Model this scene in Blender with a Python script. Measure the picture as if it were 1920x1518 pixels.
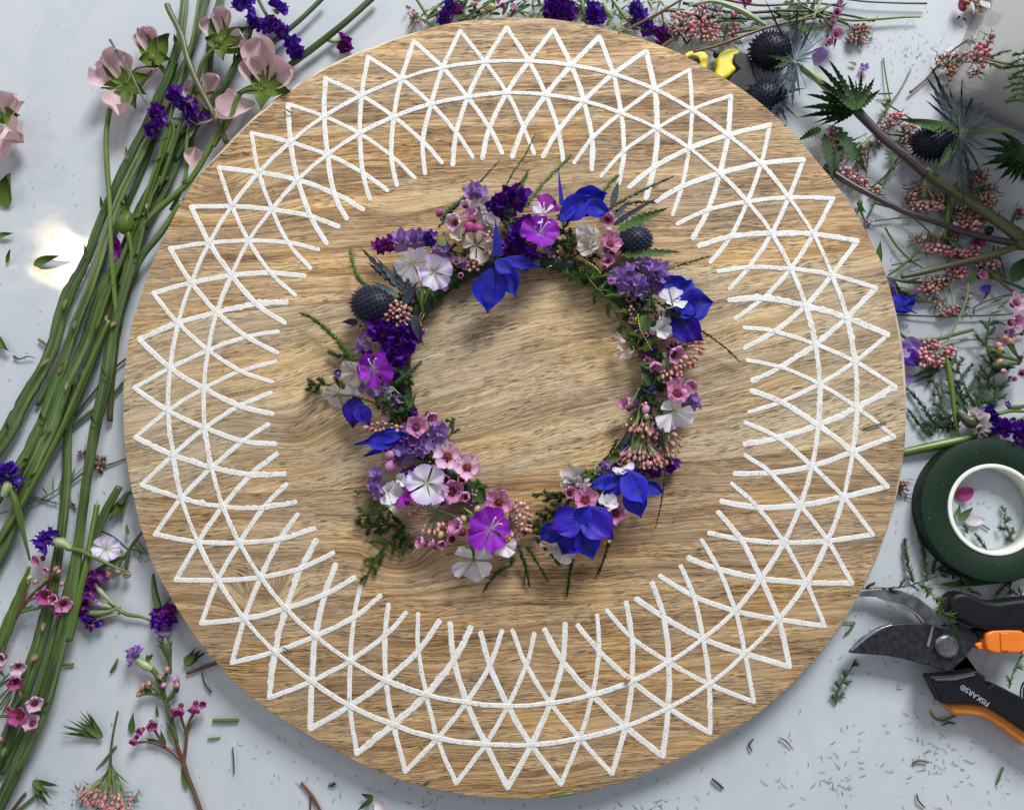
import bpy, math, random
from mathutils import Vector, Matrix, Euler, noise as mnoise
D = bpy.data
for o in list(D.objects): D.objects.remove(o)
SC = bpy.context.scene
COL = SC.collection
S = 0.00034          # metres per layout unit (the board is about half a metre across)
ZB = 50.0            # height of the board's top face in layout units
R = math.radians
# ------------------------------------------------------------------ camera
F = 1450.0
SA, SB = 0.1058, 0.0349
FWD = Vector((-SB, SA, -math.sqrt(1 - SA * SA - SB * SB)))
RIGHT = FWD.cross(Vector((0, 1, 0))).normalized()
UP = RIGHT.cross(FWD).normalized()
CAM = Vector((0, 0, ZB)) - FWD * F
cd = D.cameras.new("camera"); cam = D.objects.new("camera", cd); COL.objects.link(cam)
cam.matrix_world = Matrix.Translation(CAM * S) @ Matrix((RIGHT, UP, -FWD)).transposed().to_4x4()
cd.sensor_width = 36; cd.lens = 36 * F / 1920; cd.clip_start = 0.01; cd.clip_end = 50
SC.camera = cam
def W(u, v, z=0.0):
    """point of the place at height z that the photograph shows at (u, v)"""
    d = RIGHT * (u - 960) + UP * (759 - v) + FWD * F
    return CAM + d * ((z - CAM.z) / d.z)
# ------------------------------------------------------------------ light
wd = D.worlds.new("World"); SC.world = wd; wd.use_nodes = True
bg = wd.node_tree.nodes["Background"]; bg.inputs[0].default_value = (0.84, 0.90, 1.0, 1); bg.inputs[1].default_value = 0.42
def area(name, loc, target, size, power, color, shape='SQUARE', size_y=None):
    l = D.lights.new(name, 'AREA'); l.energy = power; l.color = color; l.shape = shape; l.size = size * S
    if size_y: l.size_y = size_y * S
    o = D.objects.new(name, l); COL.objects.link(o); o.location = Vector(loc) * S
    o.rotation_euler = (Vector(target) - Vector(loc)).to_track_quat('-Z', 'Y').to_euler()
    return o
area("window_light", (2500, 6500, 5000), (200, 0, 0), 2800, 118, (0.95, 0.98, 1.0))
area("ceiling_light", (-4700, 4300, 3300), (-300, 0, 0), 1000, 7, (1.0, 0.95, 0.88))
_p = W(116, 484, 0); _d = (_p - CAM); _r = Vector((_d.x, _d.y, -_d.z)); _l = _p + _r * 1.8
area("lamp_bulb", _l, _p, 300, 0.85, (1.0, 0.76, 0.44), 'RECTANGLE', 190)
SC.view_settings.view_transform = 'Standard'; SC.view_settings.look = 'None'
SC.view_settings.exposure = -0.12; SC.view_settings.gamma = 1
SC.render.engine = 'CYCLES'
# ------------------------------------------------------------------ node helpers
class NT:
    def __init__(s, name):
        s.m = D.materials.new(name); s.m.use_nodes = True; s.t = s.m.node_tree; s.n = s.t.nodes
        s.b = s.n["Principled BSDF"]; s.out = s.n["Material Output"]
    def put(s, sock, v):
        if isinstance(v, bpy.types.NodeSocket): s.t.links.new(v, sock)
        elif v is not None:
            if isinstance(v, (tuple, list)) and len(v) == 3 and sock.type == 'RGBA': v = (*v, 1)
            sock.default_value = v
    def math(s, op, a, b=None, c=None, clamp=False):
        n = s.n.new("ShaderNodeMath"); n.operation = op; n.use_clamp = clamp
        for i, x in enumerate((a, b, c)):
            if x is not None: s.put(n.inputs[i], x)
        return n.outputs[0]
    def comb(s, x, y, z=0.0):
        n = s.n.new("ShaderNodeCombineXYZ")
        for i, q in enumerate((x, y, z)): s.put(n.inputs[i], q)
        return n.outputs[0]
    def sep(s, v):
        n = s.n.new("ShaderNodeSeparateXYZ"); s.put(n.inputs[0], v); return n.outputs
    def vmul(s, v, k):
        n = s.n.new("ShaderNodeVectorMath"); n.operation = 'MULTIPLY'; s.put(n.inputs[0], v); n.inputs[1].default_value = k; return n.outputs[0]
    def noise(s, v, scale=1.0, detail=2.0, rough=0.5, dist=0.0):
        n = s.n.new("ShaderNodeTexNoise"); s.put(n.inputs['Vector'], v); n.inputs['Scale'].default_value = scale
        n.inputs['Detail'].default_value = detail; n.inputs['Roughness'].default_value = rough; n.inputs['Distortion'].default_value = dist
        return n.outputs[0]
    def vor(s, v, scale=1.0):
        n = s.n.new("ShaderNodeTexVoronoi"); s.put(n.inputs['Vector'], v); n.inputs['Scale'].default_value = scale; return n.outputs[0]
    def ramp(s, f, stops, interp='LINEAR'):
        n = s.n.new("ShaderNodeValToRGB"); n.color_ramp.interpolation = interp; e = n.color_ramp.elements
        while len(e) < len(stops): e.new(0.5)
        for i, (p, c) in enumerate(stops):
            e[i].position = p; e[i].color = (c, c, c, 1) if isinstance(c, (int, float)) else (*c, 1)
        s.put(n.inputs[0], f); return n.outputs[0]
    def mix(s, f, a, b, mode='MIX'):
        n = s.n.new("ShaderNodeMix"); n.data_type = 'RGBA'; n.blend_type = mode
        s.put(n.inputs[0], f); s.put(n.inputs[6], a); s.put(n.inputs[7], b); return n.outputs[2]
    def pos(s):
        n = s.n.new("ShaderNodeTexCoord"); return s.vmul(n.outputs['Object'], (1 / S,) * 3)
    def gh(s):
        n = s.n.new("ShaderNodeAttribute"); n.attribute_name = "gh"; return n.outputs['Vector']
    def rnd(s):
        return s.n.new("ShaderNodeObjectInfo").outputs['Random']
    def bump(s, h, strength=0.3, dist=1.0):
        n = s.n.new("ShaderNodeBump"); n.inputs['Strength'].default_value = strength; n.inputs['Distance'].default_value = dist * S
        s.put(n.inputs['Height'], h); s.t.links.new(n.outputs[0], s.b.inputs['Normal'])
    def fin(s, color, rough=0.6, spec=0.5, metal=0.0, transl=0.0):
        s.put(s.b.inputs['Base Color'], color); s.put(s.b.inputs['Roughness'], rough)
        s.b.inputs['Specular IOR Level'].default_value = spec; s.b.inputs['Metallic'].default_value = metal
        if transl:
            tr = s.n.new("ShaderNodeBsdfTranslucent"); s.put(tr.inputs[0], color)
            mx = s.n.new("ShaderNodeMixShader"); mx.inputs[0].default_value = transl
            s.t.links.new(s.b.outputs[0], mx.inputs[1]); s.t.links.new(tr.outputs[0], mx.inputs[2]); s.t.links.new(mx.outputs[0], s.out.inputs[0])
        return s.m
KNOTS = [(W(566, 845, ZB), 80, 60, 38), (W(500, 1150, ZB), 62, 45, 55), (W(760, 1085, ZB), 66, 42, 48), (W(420, 395, ZB), 110, 60, 40)]
def wood(name, seed, slope, base=(1, 1, 1), pore=1.0, knots=True, pale=0.0, contrast=1.0):
    k = NT(name); P = k.pos(); x, y, z = k.sep(P)
    y1 = k.math('MULTIPLY_ADD', x, -slope, y)
    w = k.noise(k.comb(k.math('DIVIDE', x, 420.), k.math('DIVIDE', y, 260.), seed * 3.1), 1, 2, 0.5)
    y1 = k.math('MULTIPLY_ADD', w, 48.0, y1)
    w = k.noise(k.comb(k.math('DIVIDE', x, 90.), k.math('DIVIDE', y, 45.), seed * 5.7), 1, 2, 0.5)
    y1 = k.math('MULTIPLY_ADD', w, 13.0, y1)
    kd = None
    if knots:
        for (kp, sx, sy, amp) in KNOTS:
            dx = k.math('DIVIDE', k.math('SUBTRACT', x, kp.x), sx); dy = k.math('DIVIDE', k.math('SUBTRACT', y, kp.y), sy)
            q = k.math('ADD', k.math('MULTIPLY', dx, dx), k.math('MULTIPLY', dy, dy))
            e = k.math('POWER', 2.718, k.math('MULTIPLY', q, -1.0))
            y1 = k.math('MULTIPLY_ADD', e, amp, y1)
            kd = e if kd is None else k.math('ADD', kd, e)
    n1 = k.noise(k.comb(k.math('DIVIDE', x, 600.), k.math('DIVIDE', y1, 27.), seed), 1, 5, 0.66)
    n2 = k.noise(k.comb(k.math('DIVIDE', x, 240.), k.math('DIVIDE', y1, 5.5), seed + 9), 1, 4, 0.65)
    v = k.math('ADD', k.math('MULTIPLY', n1, 0.54), k.math('MULTIPLY', n2, 0.46))
    c = 0.5 * 1 / contrast
    t = lambda q: 0.5 + (q - 0.5) / contrast
    col = k.ramp(v, [(t(0.36), (0.085, 0.045, 0.020)), (t(0.43), (0.22, 0.130, 0.062)), (t(0.48), (0.37, 0.248, 0.130)), (t(0.535), (0.51, 0.375, 0.215)), (t(0.61), (0.68, 0.56, 0.36))])
    # broad colour drift: greyish and golden patches
    n3 = k.noise(k.comb(k.math('DIVIDE', x, 260.), k.math('DIVIDE', y1, 110.), seed + 20), 1, 3, 0.5)
    col = k.mix(k.ramp(n3, [(0.42, 0.0), (0.66, 0.55)]), col, (0.42, 0.37, 0.28), 'MIX')
    col = k.mix(k.ramp(n3, [(0.25, 0.5), (0.47, 0.0)]), col, (0.70, 0.47, 0.18), 'MIX')
    # dark streak bundles
    n5 = k.noise(k.comb(k.math('DIVIDE', x, 700.), k.math('DIVIDE', y1, 55.), seed + 33), 1, 3, 0.6)
    n6 = k.noise(k.comb(k.math('DIVIDE', x, 300.), k.math('DIVIDE', y1, 3.2), seed + 40), 1, 3, 0.6)
    st = k.math('MULTIPLY', k.ramp(n5, [(0.47, 0.0), (0.62, 1.0)]), k.ramp(n6, [(0.40, 0.15), (0.60, 1.0)]))
    col = k.mix(k.math('MULTIPLY', st, 0.72), col, (0.07, 0.038, 0.018))
    n7 = k.noise(k.comb(k.math('DIVIDE', x, 120.), k.math('DIVIDE', y1, 1.7), seed + 70), 1, 3, 0.6)
    col = k.mix(k.ramp(n7, [(0.34, 0.48), (0.50, 0.0)]), col, (0.10, 0.058, 0.028))
    col = k.mix(k.ramp(n7, [(0.52, 0.0), (0.68, 0.35)]), col, (0.72, 0.62, 0.43))
    # pores: short dark dashes along the grain
    p1 = k.noise(k.comb(k.math('DIVIDE', x, 24.), k.math('DIVIDE', y1, 1.5), seed + 50), 1, 2, 0.5)
    pm = k.noise(k.comb(k.math('DIVIDE', x, 130.), k.math('DIVIDE', y1, 30.), seed + 60), 1, 2, 0.5)
    pr = k.math('MULTIPLY', k.ramp(p1, [(0.54, 0.0), (0.60, 1.0)]), k.ramp(pm, [(0.35, 0.12), (0.58, 1.0)]))
    pr = k.math('MULTIPLY', pr, 0.82 * pore)
    col = k.mix(pr, col, (0.045, 0.026, 0.013))
    # worn, whitish scuffs and scratches
    s1 = k.noise(k.vmul(P, (1 / 70., 1 / 38., 1)), 1, 4, 0.65)
    s2 = k.noise(k.comb(k.math('DIVIDE', x, 22.), k.math('DIVIDE', y1, 7.), 7.7), 1, 3, 0.7)
    sc = k.math('MULTIPLY', k.ramp(s1, [(0.55, 0.0), (0.72, 1.0)]), k.ramp(s2, [(0.40, 0.0), (0.65, 1.0)]))
    sc = k.math('MULTIPLY', sc, 0.55 + pale)
    col = k.mix(sc, col, (0.56, 0.50, 0.42))
    if pale: col = k.mix(pale, col, (0.62, 0.55, 0.44))
    if kd is not None:
        kn = k.ramp(kd, [(0.70, 0.0), (1.0, 0.45)])
        col = k.mix(kn, col, (0.15, 0.08, 0.035))
    hx = k.noise(k.vmul(P, (1 / 40., 1 / 2.0, 1)), 1, 1)
    col = k.mix(1.0, col, tuple(m_ * q for m_, q in zip((1.20, 1.18, 1.19), base)), 'MULTIPLY')
    k.bump(k.math('SUBTRACT', k.math('MULTIPLY', v, 0.7), k.math('MULTIPLY', pr, 1.0)), 0.55, 1.6)
    return k.fin(col, k.math('MULTIPLY_ADD', n2, 0.35, 0.36), 0.32)
def petal_mat(name, a, b, c=None, p=(0.0, 0.45, 1.0), vein=0.25, veinc=None, rough=0.55, transl=0.28, var=0.12, spot=None):
    k = NT(name); g = k.gh(); x, y, _ = k.sep(g)
    col = k.ramp(y, [(p[0], a), (p[1], b), (p[2], c or b)])
    n = k.noise(k.comb(k.math('MULTIPLY', x, 9.0), k.math('MULTIPLY', y, 1.6), 0), 1, 2)
    m = k.noise(k.pos(), 0.06, 2)
    vc = veinc or tuple(q * 0.55 for q in a)
    col = k.mix(k.math('MULTIPLY', k.ramp(n, [(0.44, 0.0), (0.62, 1.0)]), vein), col, vc)
    if spot:
        dx = k.math('MULTIPLY', x, 1.0); dy = k.math('MULTIPLY', k.math('SUBTRACT', y, 0.66), 3.2)
        d = k.math('ADD', k.math('MULTIPLY', dx, dx), k.math('MULTIPLY', dy, dy))
        d = k.math('MULTIPLY_ADD', n, 0.35, d)
        col = k.mix(k.ramp(d, [(0.10, 0.7), (0.30, 0.0)]), col, spot)
    r = k.math('MULTIPLY_ADD', k.rnd(), 2 * var, 1 - var)
    r = k.math('MULTIPLY', r, k.math('MULTIPLY_ADD', m, 0.4, 0.8))
    hv = k.n.new("ShaderNodeHueSaturation"); k.put(hv.inputs['Value'], r); k.put(hv.inputs['Color'], col)
    k.bump(n, 0.7, 1.6)
    return k.fin(hv.outputs[0], rough, 0.28, 0, transl)
def plain(name, c, rough=0.5, spec=0.5, metal=0.0, nz=0.15, sc=0.05, transl=0.0, c2=None, bump=0.0):
    k = NT(name); n = k.noise(k.pos(), sc, 4, 0.6)
    col = k.mix(k.ramp(n, [(0.35, 0.0), (0.65, 1.0)]), tuple(q * (1 - nz) for q in c), c2 or tuple(min(1, q * (1 + nz)) for q in c))
    if bump: k.bump(n, bump, 1.0)
    return k.fin(col, rough, spec, metal, transl)
def stem_mat(name, a, b, c, rough=0.42):
    k = NT(name); x, y, _ = k.sep(k.gh())
    n = k.noise(k.comb(k.math('DIVIDE', x, 220.), k.math('MULTIPLY', y, 11.0), k.math('MULTIPLY', k.rnd(), 9.)), 1, 3, 0.6)
    m = k.noise(k.comb(k.math('DIVIDE', x, 130.), k.math('MULTIPLY', y, 1.5), k.math('MULTIPLY', k.rnd(), 30.)), 1, 3, 0.6)
    col = k.ramp(n, [(0.34, a), (0.52, b), (0.68, c)])
    col = k.mix(k.ramp(m, [(0.45, 0.0), (0.72, 0.6)]), col, c)
    col = k.mix(k.math('MULTIPLY', k.ramp(m, [(0.28, 1.0), (0.36, 0.0)]), 0.35), col, (0.03, 0.03, 0.012))
    hv = k.n.new("ShaderNodeHueSaturation"); k.put(hv.inputs['Value'], k.math('MULTIPLY_ADD', k.rnd(), 0.45, 0.8)); k.put(hv.inputs['Color'], col)
    k.bump(n, 0.5, 2.0)
    return k.fin(hv.outputs[0], rough, 0.45)
M = {}
M['white_d'] = petal_mat('white dianthus petal', (0.62, 0.66, 0.52), (0.84, 0.83, 0.80), (0.80, 0.76, 0.84), (0.05, 0.3, 1.0), 0.22, (0.55, 0.52, 0.50))
M['lilac_d'] = petal_mat('lilac white dianthus petal', (0.60, 0.58, 0.50), (0.86, 0.84, 0.86), (0.66, 0.50, 0.86), (0.05, 0.45, 1.0), 0.25, (0.58, 0.5, 0.62))
M['cream_d'] = petal_mat('cream dianthus petal', (0.45, 0.40, 0.28), (0.66, 0.58, 0.50), (0.70, 0.62, 0.56), (0.05, 0.4, 1.0), 0.3, (0.4, 0.33, 0.27))
M['purple_d'] = petal_mat('purple dianthus petal', (0.50, 0.25, 0.62), (0.34, 0.03, 0.55), (0.26, 0.01, 0.42), (0.05, 0.3, 1.0), 0.3, (0.17, 0.0, 0.3), transl=0.2)
M['magenta_d'] = petal_mat('magenta dianthus petal', (0.45, 0.18, 0.5), (0.34, 0.015, 0.36), (0.25, 0.01, 0.30), (0.05, 0.3, 1.0), 0.3, (0.17, 0.0, 0.2), transl=0.2)
M['wax'] = petal_mat('pink waxflower petal', (0.55, 0.12, 0.26), (0.68, 0.27, 0.50), (0.74, 0.38, 0.60), (0.0, 0.3, 1.0), 0.12, (0.45, 0.1, 0.3), 0.38)
M['wax_pale'] = petal_mat('pale pink waxflower petal', (0.6, 0.2, 0.35), (0.76, 0.46, 0.62), (0.82, 0.60, 0.74), (0.0, 0.3, 1.0), 0.12, (0.5, 0.2, 0.4), 0.38)
M['wax_deep'] = petal_mat('deep pink waxflower petal', (0.30, 0.02, 0.08), (0.46, 0.06, 0.24), (0.52, 0.12, 0.34), (0.0, 0.3, 1.0), 0.15, (0.25, 0.02, 0.12), 0.38)
M['wax_core'] = plain('crimson waxflower centre', (0.15, 0.010, 0.018), 0.5, nz=0.5, sc=0.3)
M['delph'] = petal_mat('blue delphinium petal', (0.02, 0.016, 0.26), (0.009, 0.010, 0.42), (0.02, 0.03, 0.60), (0.0, 0.45, 1.0), 0.55, (0.06, 0.05, 0.46), 0.62, 0.25, 0.22, spot=(0.10, 0.10, 0.06))
M['delph_v'] = petal_mat('violet blue delphinium petal', (0.02, 0.01, 0.26), (0.028, 0.012, 0.40), (0.06, 0.012, 0.30), (0.0, 0.5, 1.0), 0.35, (0.01, 0.0, 0.14), 0.45, 0.2, 0.18)
M['stat'] = petal_mat('deep purple statice floret', (0.30, 0.2, 0.40), (0.13, 0.010, 0.33), (0.10, 0.006, 0.28), (0.0, 0.35, 1.0), 0.4, (0.05, 0.0, 0.14), 0.6, 0.2, 0.2)
M['stat_v'] = petal_mat('violet statice floret', (0.25, 0.2, 0.45), (0.10, 0.02, 0.42), (0.075, 0.014, 0.33), (0.0, 0.35, 1.0), 0.4, (0.03, 0.0, 0.16), 0.6, 0.2, 0.2)
M['stat_m'] = petal_mat('magenta purple statice floret', (0.35, 0.3, 0.3), (0.25, 0.015, 0.30), (0.16, 0.01, 0.20), (0.0, 0.35, 1.0), 0.4, (0.08, 0.0, 0.1), 0.6, 0.2, 0.2)
M['stat_l'] = petal_mat('lavender statice floret', (0.62, 0.58, 0.62), (0.44, 0.27, 0.62), (0.36, 0.19, 0.56), (0.0, 0.3, 1.0), 0.4, (0.22, 0.1, 0.38), 0.6, 0.3, 0.15)
M['stat_w'] = petal_mat('whitish statice floret', (0.6, 0.58, 0.5), (0.72, 0.64, 0.68), (0.74, 0.68, 0.70), (0.0, 0.3, 1.0), 0.4, (0.45, 0.38, 0.4), 0.6, 0.3, 0.1)
M['rice'] = petal_mat('pink rice flower bud', (0.42, 0.14, 0.12), (0.60, 0.27, 0.25), (0.82, 0.66, 0.58), (0.0, 0.6, 1.0), 0.3, (0.42, 0.10, 0.12), 0.38, 0.12, 0.2)
M['rice_hot'] = petal_mat('bright pink rice flower bud', (0.50, 0.10, 0.14), (0.66, 0.24, 0.28), (0.86, 0.62, 0.60), (0.0, 0.6, 1.0), 0.3, (0.45, 0.08, 0.12), 0.38, 0.12, 0.2)
M['rice_dull'] = petal_mat('brownish pink rice flower bud', (0.22, 0.12, 0.06), (0.36, 0.17, 0.13), (0.52, 0.36, 0.27), (0.0, 0.6, 1.0), 0.4, (0.2, 0.08, 0.06), 0.5, 0.12, 0.25)
M['rose'] = petal_mat('blush rose petal', (0.72, 0.66, 0.46), (0.76, 0.56, 0.55), (0.68, 0.45, 0.50), (0.0, 0.35, 1.0), 0.14, (0.5, 0.3, 0.3), 0.55, 0.25, 0.07)
M['sepal'] = petal_mat('rose sepal', (0.14, 0.20, 0.02), (0.10, 0.16, 0.018), (0.05, 0.085, 0.012), (0.0, 0.5, 1.0), 0.35, (0.04, 0.07, 0.01), 0.45, 0.15, 0.15)
M['sepal_g'] = petal_mat('green leaf scrap', (0.16, 0.24, 0.08), (0.08, 0.14, 0.03), (0.035, 0.07, 0.015), (0.0, 0.5, 1.0), 0.35, (0.03, 0.06, 0.01), 0.5, 0.12, 0.2)
M['calyx'] = petal_mat('pale green calyx', (0.20, 0.26, 0.07), (0.28, 0.33, 0.14), (0.38, 0.38, 0.24), (0.0, 0.5, 1.0), 0.4, (0.06, 0.1, 0.02), 0.55, 0.12, 0.2)
M['fern'] = petal_mat('bright fern needle', (0.045, 0.11, 0.012), (0.08, 0.17, 0.022), (0.13, 0.23, 0.04), (0.0, 0.5, 1.0), 0.1, None, 0.5, 0.2, 0.2)
M['fern_d'] = petal_mat('dark fern needle', (0.018, 0.042, 0.012), (0.03, 0.075, 0.018), (0.05, 0.105, 0.03), (0.0, 0.5, 1.0), 0.1, None, 0.5, 0.2, 0.2)
M['fern_g'] = petal_mat('grey green fern needle', (0.035, 0.075, 0.035), (0.06, 0.12, 0.055), (0.09, 0.16, 0.075), (0.0, 0.5, 1.0), 0.1, None, 0.5, 0.2, 0.2)
M['stem'] = stem_mat('green winged stem', (0.012, 0.030, 0.008), (0.050, 0.092, 0.020), (0.13, 0.18, 0.06), 0.36)
M['stem_b'] = stem_mat('bright smooth green stem', (0.05, 0.085, 0.012), (0.085, 0.14, 0.02), (0.14, 0.20, 0.04), 0.35)
M['stem_o'] = stem_mat('olive brown stem', (0.035, 0.032, 0.015), (0.075, 0.08, 0.03), (0.12, 0.125, 0.05))
M['stem_p'] = stem_mat('purplish brown stem', (0.018, 0.010, 0.014), (0.05, 0.032, 0.04), (0.10, 0.075, 0.075), 0.36)
M['stem_r'] = stem_mat('reddish brown twig', (0.06, 0.022, 0.012), (0.12, 0.045, 0.025), (0.18, 0.09, 0.05))
M['stem_l'] = stem_mat('pale green stem', (0.14, 0.20, 0.07), (0.24, 0.30, 0.14), (0.38, 0.42, 0.26))
M['tape_ring'] = plain('dark green floral tape wrap', (0.006, 0.026, 0.018), 0.5, nz=0.5, sc=0.08)
M['thistle'] = petal_mat('slate blue thistle floret', (0.012, 0.014, 0.03), (0.035, 0.045, 0.085), (0.16, 0.19, 0.30), (0.0, 0.5, 1.0), 0.1, None, 0.5, 0.08, 0.2)
M['thistle_d'] = petal_mat('dark blue thistle floret', (0.006, 0.006, 0.018), (0.018, 0.02, 0.06), (0.08, 0.085, 0.17), (0.0, 0.5, 1.0), 0.1, None, 0.5, 0.05, 0.2)
M['bract'] = petal_mat('blue grey spiny bract', (0.10, 0.16, 0.12), (0.045, 0.07, 0.085), (0.03, 0.035, 0.06), (0.0, 0.4, 1.0), 0.35, (0.2, 0.25, 0.25), 0.5, 0.1, 0.25)
M['bract_k'] = petal_mat('dark purple spiny bract', (0.03, 0.035, 0.045), (0.02, 0.024, 0.04), (0.014, 0.012, 0.02), (0.0, 0.4, 1.0), 0.35, (0.05, 0.06, 0.08), 0.5, 0.08, 0.2)
M['spine'] = petal_mat('silvery blue spine', (0.28, 0.36, 0.30), (0.25, 0.32, 0.38), (0.34, 0.38, 0.48), (0.0, 0.4, 1.0), 0.2, None, 0.5, 0.1, 0.2)
M['spiny'] = petal_mat('dark green spiny leaf', (0.07, 0.14, 0.035), (0.030, 0.075, 0.020), (0.018, 0.046, 0.015), (0.0, 0.4, 1.0), 0.3, (0.05, 0.10, 0.03), 0.6, 0.1, 0.2)
M['leafg'] = petal_mat('fresh green narrow leaf', (0.12, 0.20, 0.05), (0.06, 0.13, 0.03), (0.035, 0.08, 0.02), (0.0, 0.4, 1.0), 0.3, (0.03, 0.06, 0.01), 0.42, 0.15, 0.15)
M['gold'] = plain('gold wire', (0.80, 0.55, 0.20), 0.25, 0.5, 1.0)
M['goldb'] = plain('pale gold green bud', (0.42, 0.36, 0.14), 0.35)
M['bud_r'] = plain('reddish bud', (0.32, 0.12, 0.10), 0.35, nz=0.5, sc=0.2, c2=(0.5, 0.3, 0.2))
M['stamen'] = plain('white stamen', (0.8, 0.74, 0.85), 0.5)
M['dry'] = petal_mat('dry straw petal', (0.28, 0.20, 0.10), (0.45, 0.34, 0.20), (0.38, 0.16, 0.16), (0.0, 0.5, 1.0), 0.4, (0.2, 0.12, 0.06))
M['paint'] = None
# ------------------------------------------------------------------ mesh helpers
def mesh(name, vs, fs, mat, gh=None, smooth=True, mats=None, mi=None):
    me = D.meshes.new(name); me.from_pydata([tuple(c * S for c in v) for v in vs], [], fs); me.update()
    if gh:
        a = me.attributes.new("gh", 'FLOAT_VECTOR', 'POINT'); a.data.foreach_set('vector', [c for g in gh for c in (g[0], g[1], 0.0)])
    if smooth: me.polygons.foreach_set('use_smooth', [True] * len(me.polygons))
    for m in (mats or [mat]): me.materials.append(m)
    if mi: me.polygons.foreach_set('material_index', mi)
    return me
class MB:
    def __init__(s): s.v = []; s.f = []; s.g = []
    def add(s, vs, fs, gs, mtx=None):
        o = len(s.v)
        s.v += [tuple(mtx @ Vector(v)) for v in vs] if mtx is not None else [tuple(v) for v in vs]
        s.f += [tuple(i + o for i in f) for f in fs]; s.g += gs
    def mesh(s, name, mat, smooth=True): return mesh(name, s.v, s.f, mat, s.g, smooth)
ORG = {}
def tag(o, label=None, cat=None, group=None, kind=None):
    if label: o['label'] = label
    if cat: o['category'] = cat
    if group: o['group'] = group
    if kind: o['kind'] = kind
    return o
def thing(name, label, cat, loc=None, group=None):
    o = D.objects.new(name, None); COL.objects.link(o); o.empty_display_size = 0.01
    loc = Vector(loc) if loc is not None else Vector((0, 0, 0)); o.location = loc * S; ORG[o] = loc
    return tag(o, label, cat, group)
def part(name, me, parent=None, loc=(0, 0, 0), rot=None, scale=None, label=None, kind=None, local=False):
    """loc is in world layout units unless local"""
    o = D.objects.new(name, me); COL.objects.link(o); loc = Vector(loc)
    if parent is not None:
        o.parent = parent
        if not local: loc = loc - ORG[parent]
    o.location = loc * S
    ORG[o] = (ORG.get(parent, Vector((0, 0, 0))) + loc) if parent is not None and not local else loc
    if rot is not None: o.rotation_euler = rot
    if scale is not None: o.scale = (scale,) * 3 if isinstance(scale, (int, float)) else scale
    if label: o['label'] = label
    if kind: o['kind'] = kind
    return o
def crm(ps, n):
    """Catmull-Rom through tuples of any length, n samples per span"""
    out = []
    q = [ps[0]] + list(ps) + [ps[-1]]
    for i in range(1, len(q) - 2):
        for j in range(n):
            t = j / n; o = []
            for a, b, c, d in zip(q[i - 1], q[i], q[i + 1], q[i + 2]):
                o.append(0.5 * (2 * b + (c - a) * t + (2 * a - 5 * b + 4 * c - d) * t * t + (3 * b - a - 3 * c + d) * t ** 3))
            out.append(tuple(o))
    out.append(tuple(ps[-1])); return out
def frames(pts):
    ts = []
    for i in range(len(pts)):
        a = pts[max(0, i - 1)]; b = pts[min(len(pts) - 1, i + 1)]
        t = (b - a); ts.append(t.normalized() if t.length > 1e-9 else Vector((1, 0, 0)))
    up = Vector((0, 0, 1)); out = []
    for t in ts:
        s_ = t.cross(up)
        if s_.length < 1e-3: s_ = Vector((1, 0, 0))
        s_.normalize(); out.append((t, s_, s_.cross(t)))
    return out
def tube(mb, pts, rad, n=8, prof=None, cap=True, wob=0.0, seed=0):
    pts = [Vector(p) for p in pts]; fr = frames(pts); o = len(mb.v); L = 0
    for i, (p, (t, s_, u)) in enumerate(zip(pts, fr)):
        if i: L += (pts[i] - pts[i - 1]).length
        for j in range(n):
            a = 2 * math.pi * j / n
            r = rad[i] * (prof(a) if prof else 1.0)
            if wob: r *= 1 + wob * mnoise.noise(Vector((L / 14.0, (j if prof is None else math.cos(a)) * 0.9, seed)))
            mb.v.append(tuple(p + s_ * (math.cos(a) * r) + u * (math.sin(a) * r * (0.8 if prof else 1)))); mb.g.append((L, j / n))
    for i in range(len(pts) - 1):
        for j in range(n):
            a = o + i * n + j; b = o + i * n + (j + 1) % n
            mb.f.append((a, b, b + n, a + n))
    if cap:
        mb.f.append(tuple(o + j for j in range(n))[::-1]); e = o + (len(pts) - 1) * n; mb.f.append(tuple(e + j for j in range(n)))
    return mb
def spike(mb, a, b, w):
    a = Vector(a); b = Vector(b); d = (b - a)
    if d.length < 1e-6: return
    d.normalize(); s_ = d.cross(Vector((0.3, 0.2, 1))).normalized(); u = s_.cross(d); o = len(mb.v)
    for k in range(3):
        an = 2.094 * k; mb.v.append(tuple(a + (s_ * math.cos(an) + u * math.sin(an)) * w)); mb.g.append((k / 3, 0.1))
    mb.v.append(tuple(b)); mb.g.append((0.5, 1.0))
    mb.f += [(o, o + 1, o + 3), (o + 1, o + 2, o + 3), (o + 2, o, o + 3)]
def blade(L, Wd, prof, nu=6, nv=10, cup=0.15, curl=0.2, ruf=0.0, rf=3.0, seed=0, tw=0.0):
    """leaf or petal growing along +Y from the origin; prof(t) half-width factor"""
    vs, fs, gs = [], [], []
    for i in range(nv + 1):
        t = i / nv; w = prof(t) * Wd / 2
        for j in range(nu + 1):
            s_ = -1 + 2 * j / nu
            z = cup * Wd * s_ * s_ * min(1, t * 2) + curl * L * t * t
            z += 0.30 * ruf * Wd * mnoise.noise(Vector((s_ * 4.5, t * 7, seed + 4))) * min(1, t * 3); z += ruf * Wd * math.sin(rf * (s_ * 2 + seed)) * t * abs(s_) + ruf * 0.6 * Wd * mnoise.noise(Vector((s_ * 1.7, t * 2.5, seed * 3.3))) * t
            yy = L * t * (1 - 0.10 * s_ * s_ * t)
            vs.append((s_ * w + tw * L * t * t, yy, z)); gs.append((s_, t))
    for i in range(nv):
        for j in range(nu):
            a = i * (nu + 1) + j; fs.append((a, a + 1, a + nu + 2, a + nu + 1))
    return vs, fs, gs
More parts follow.
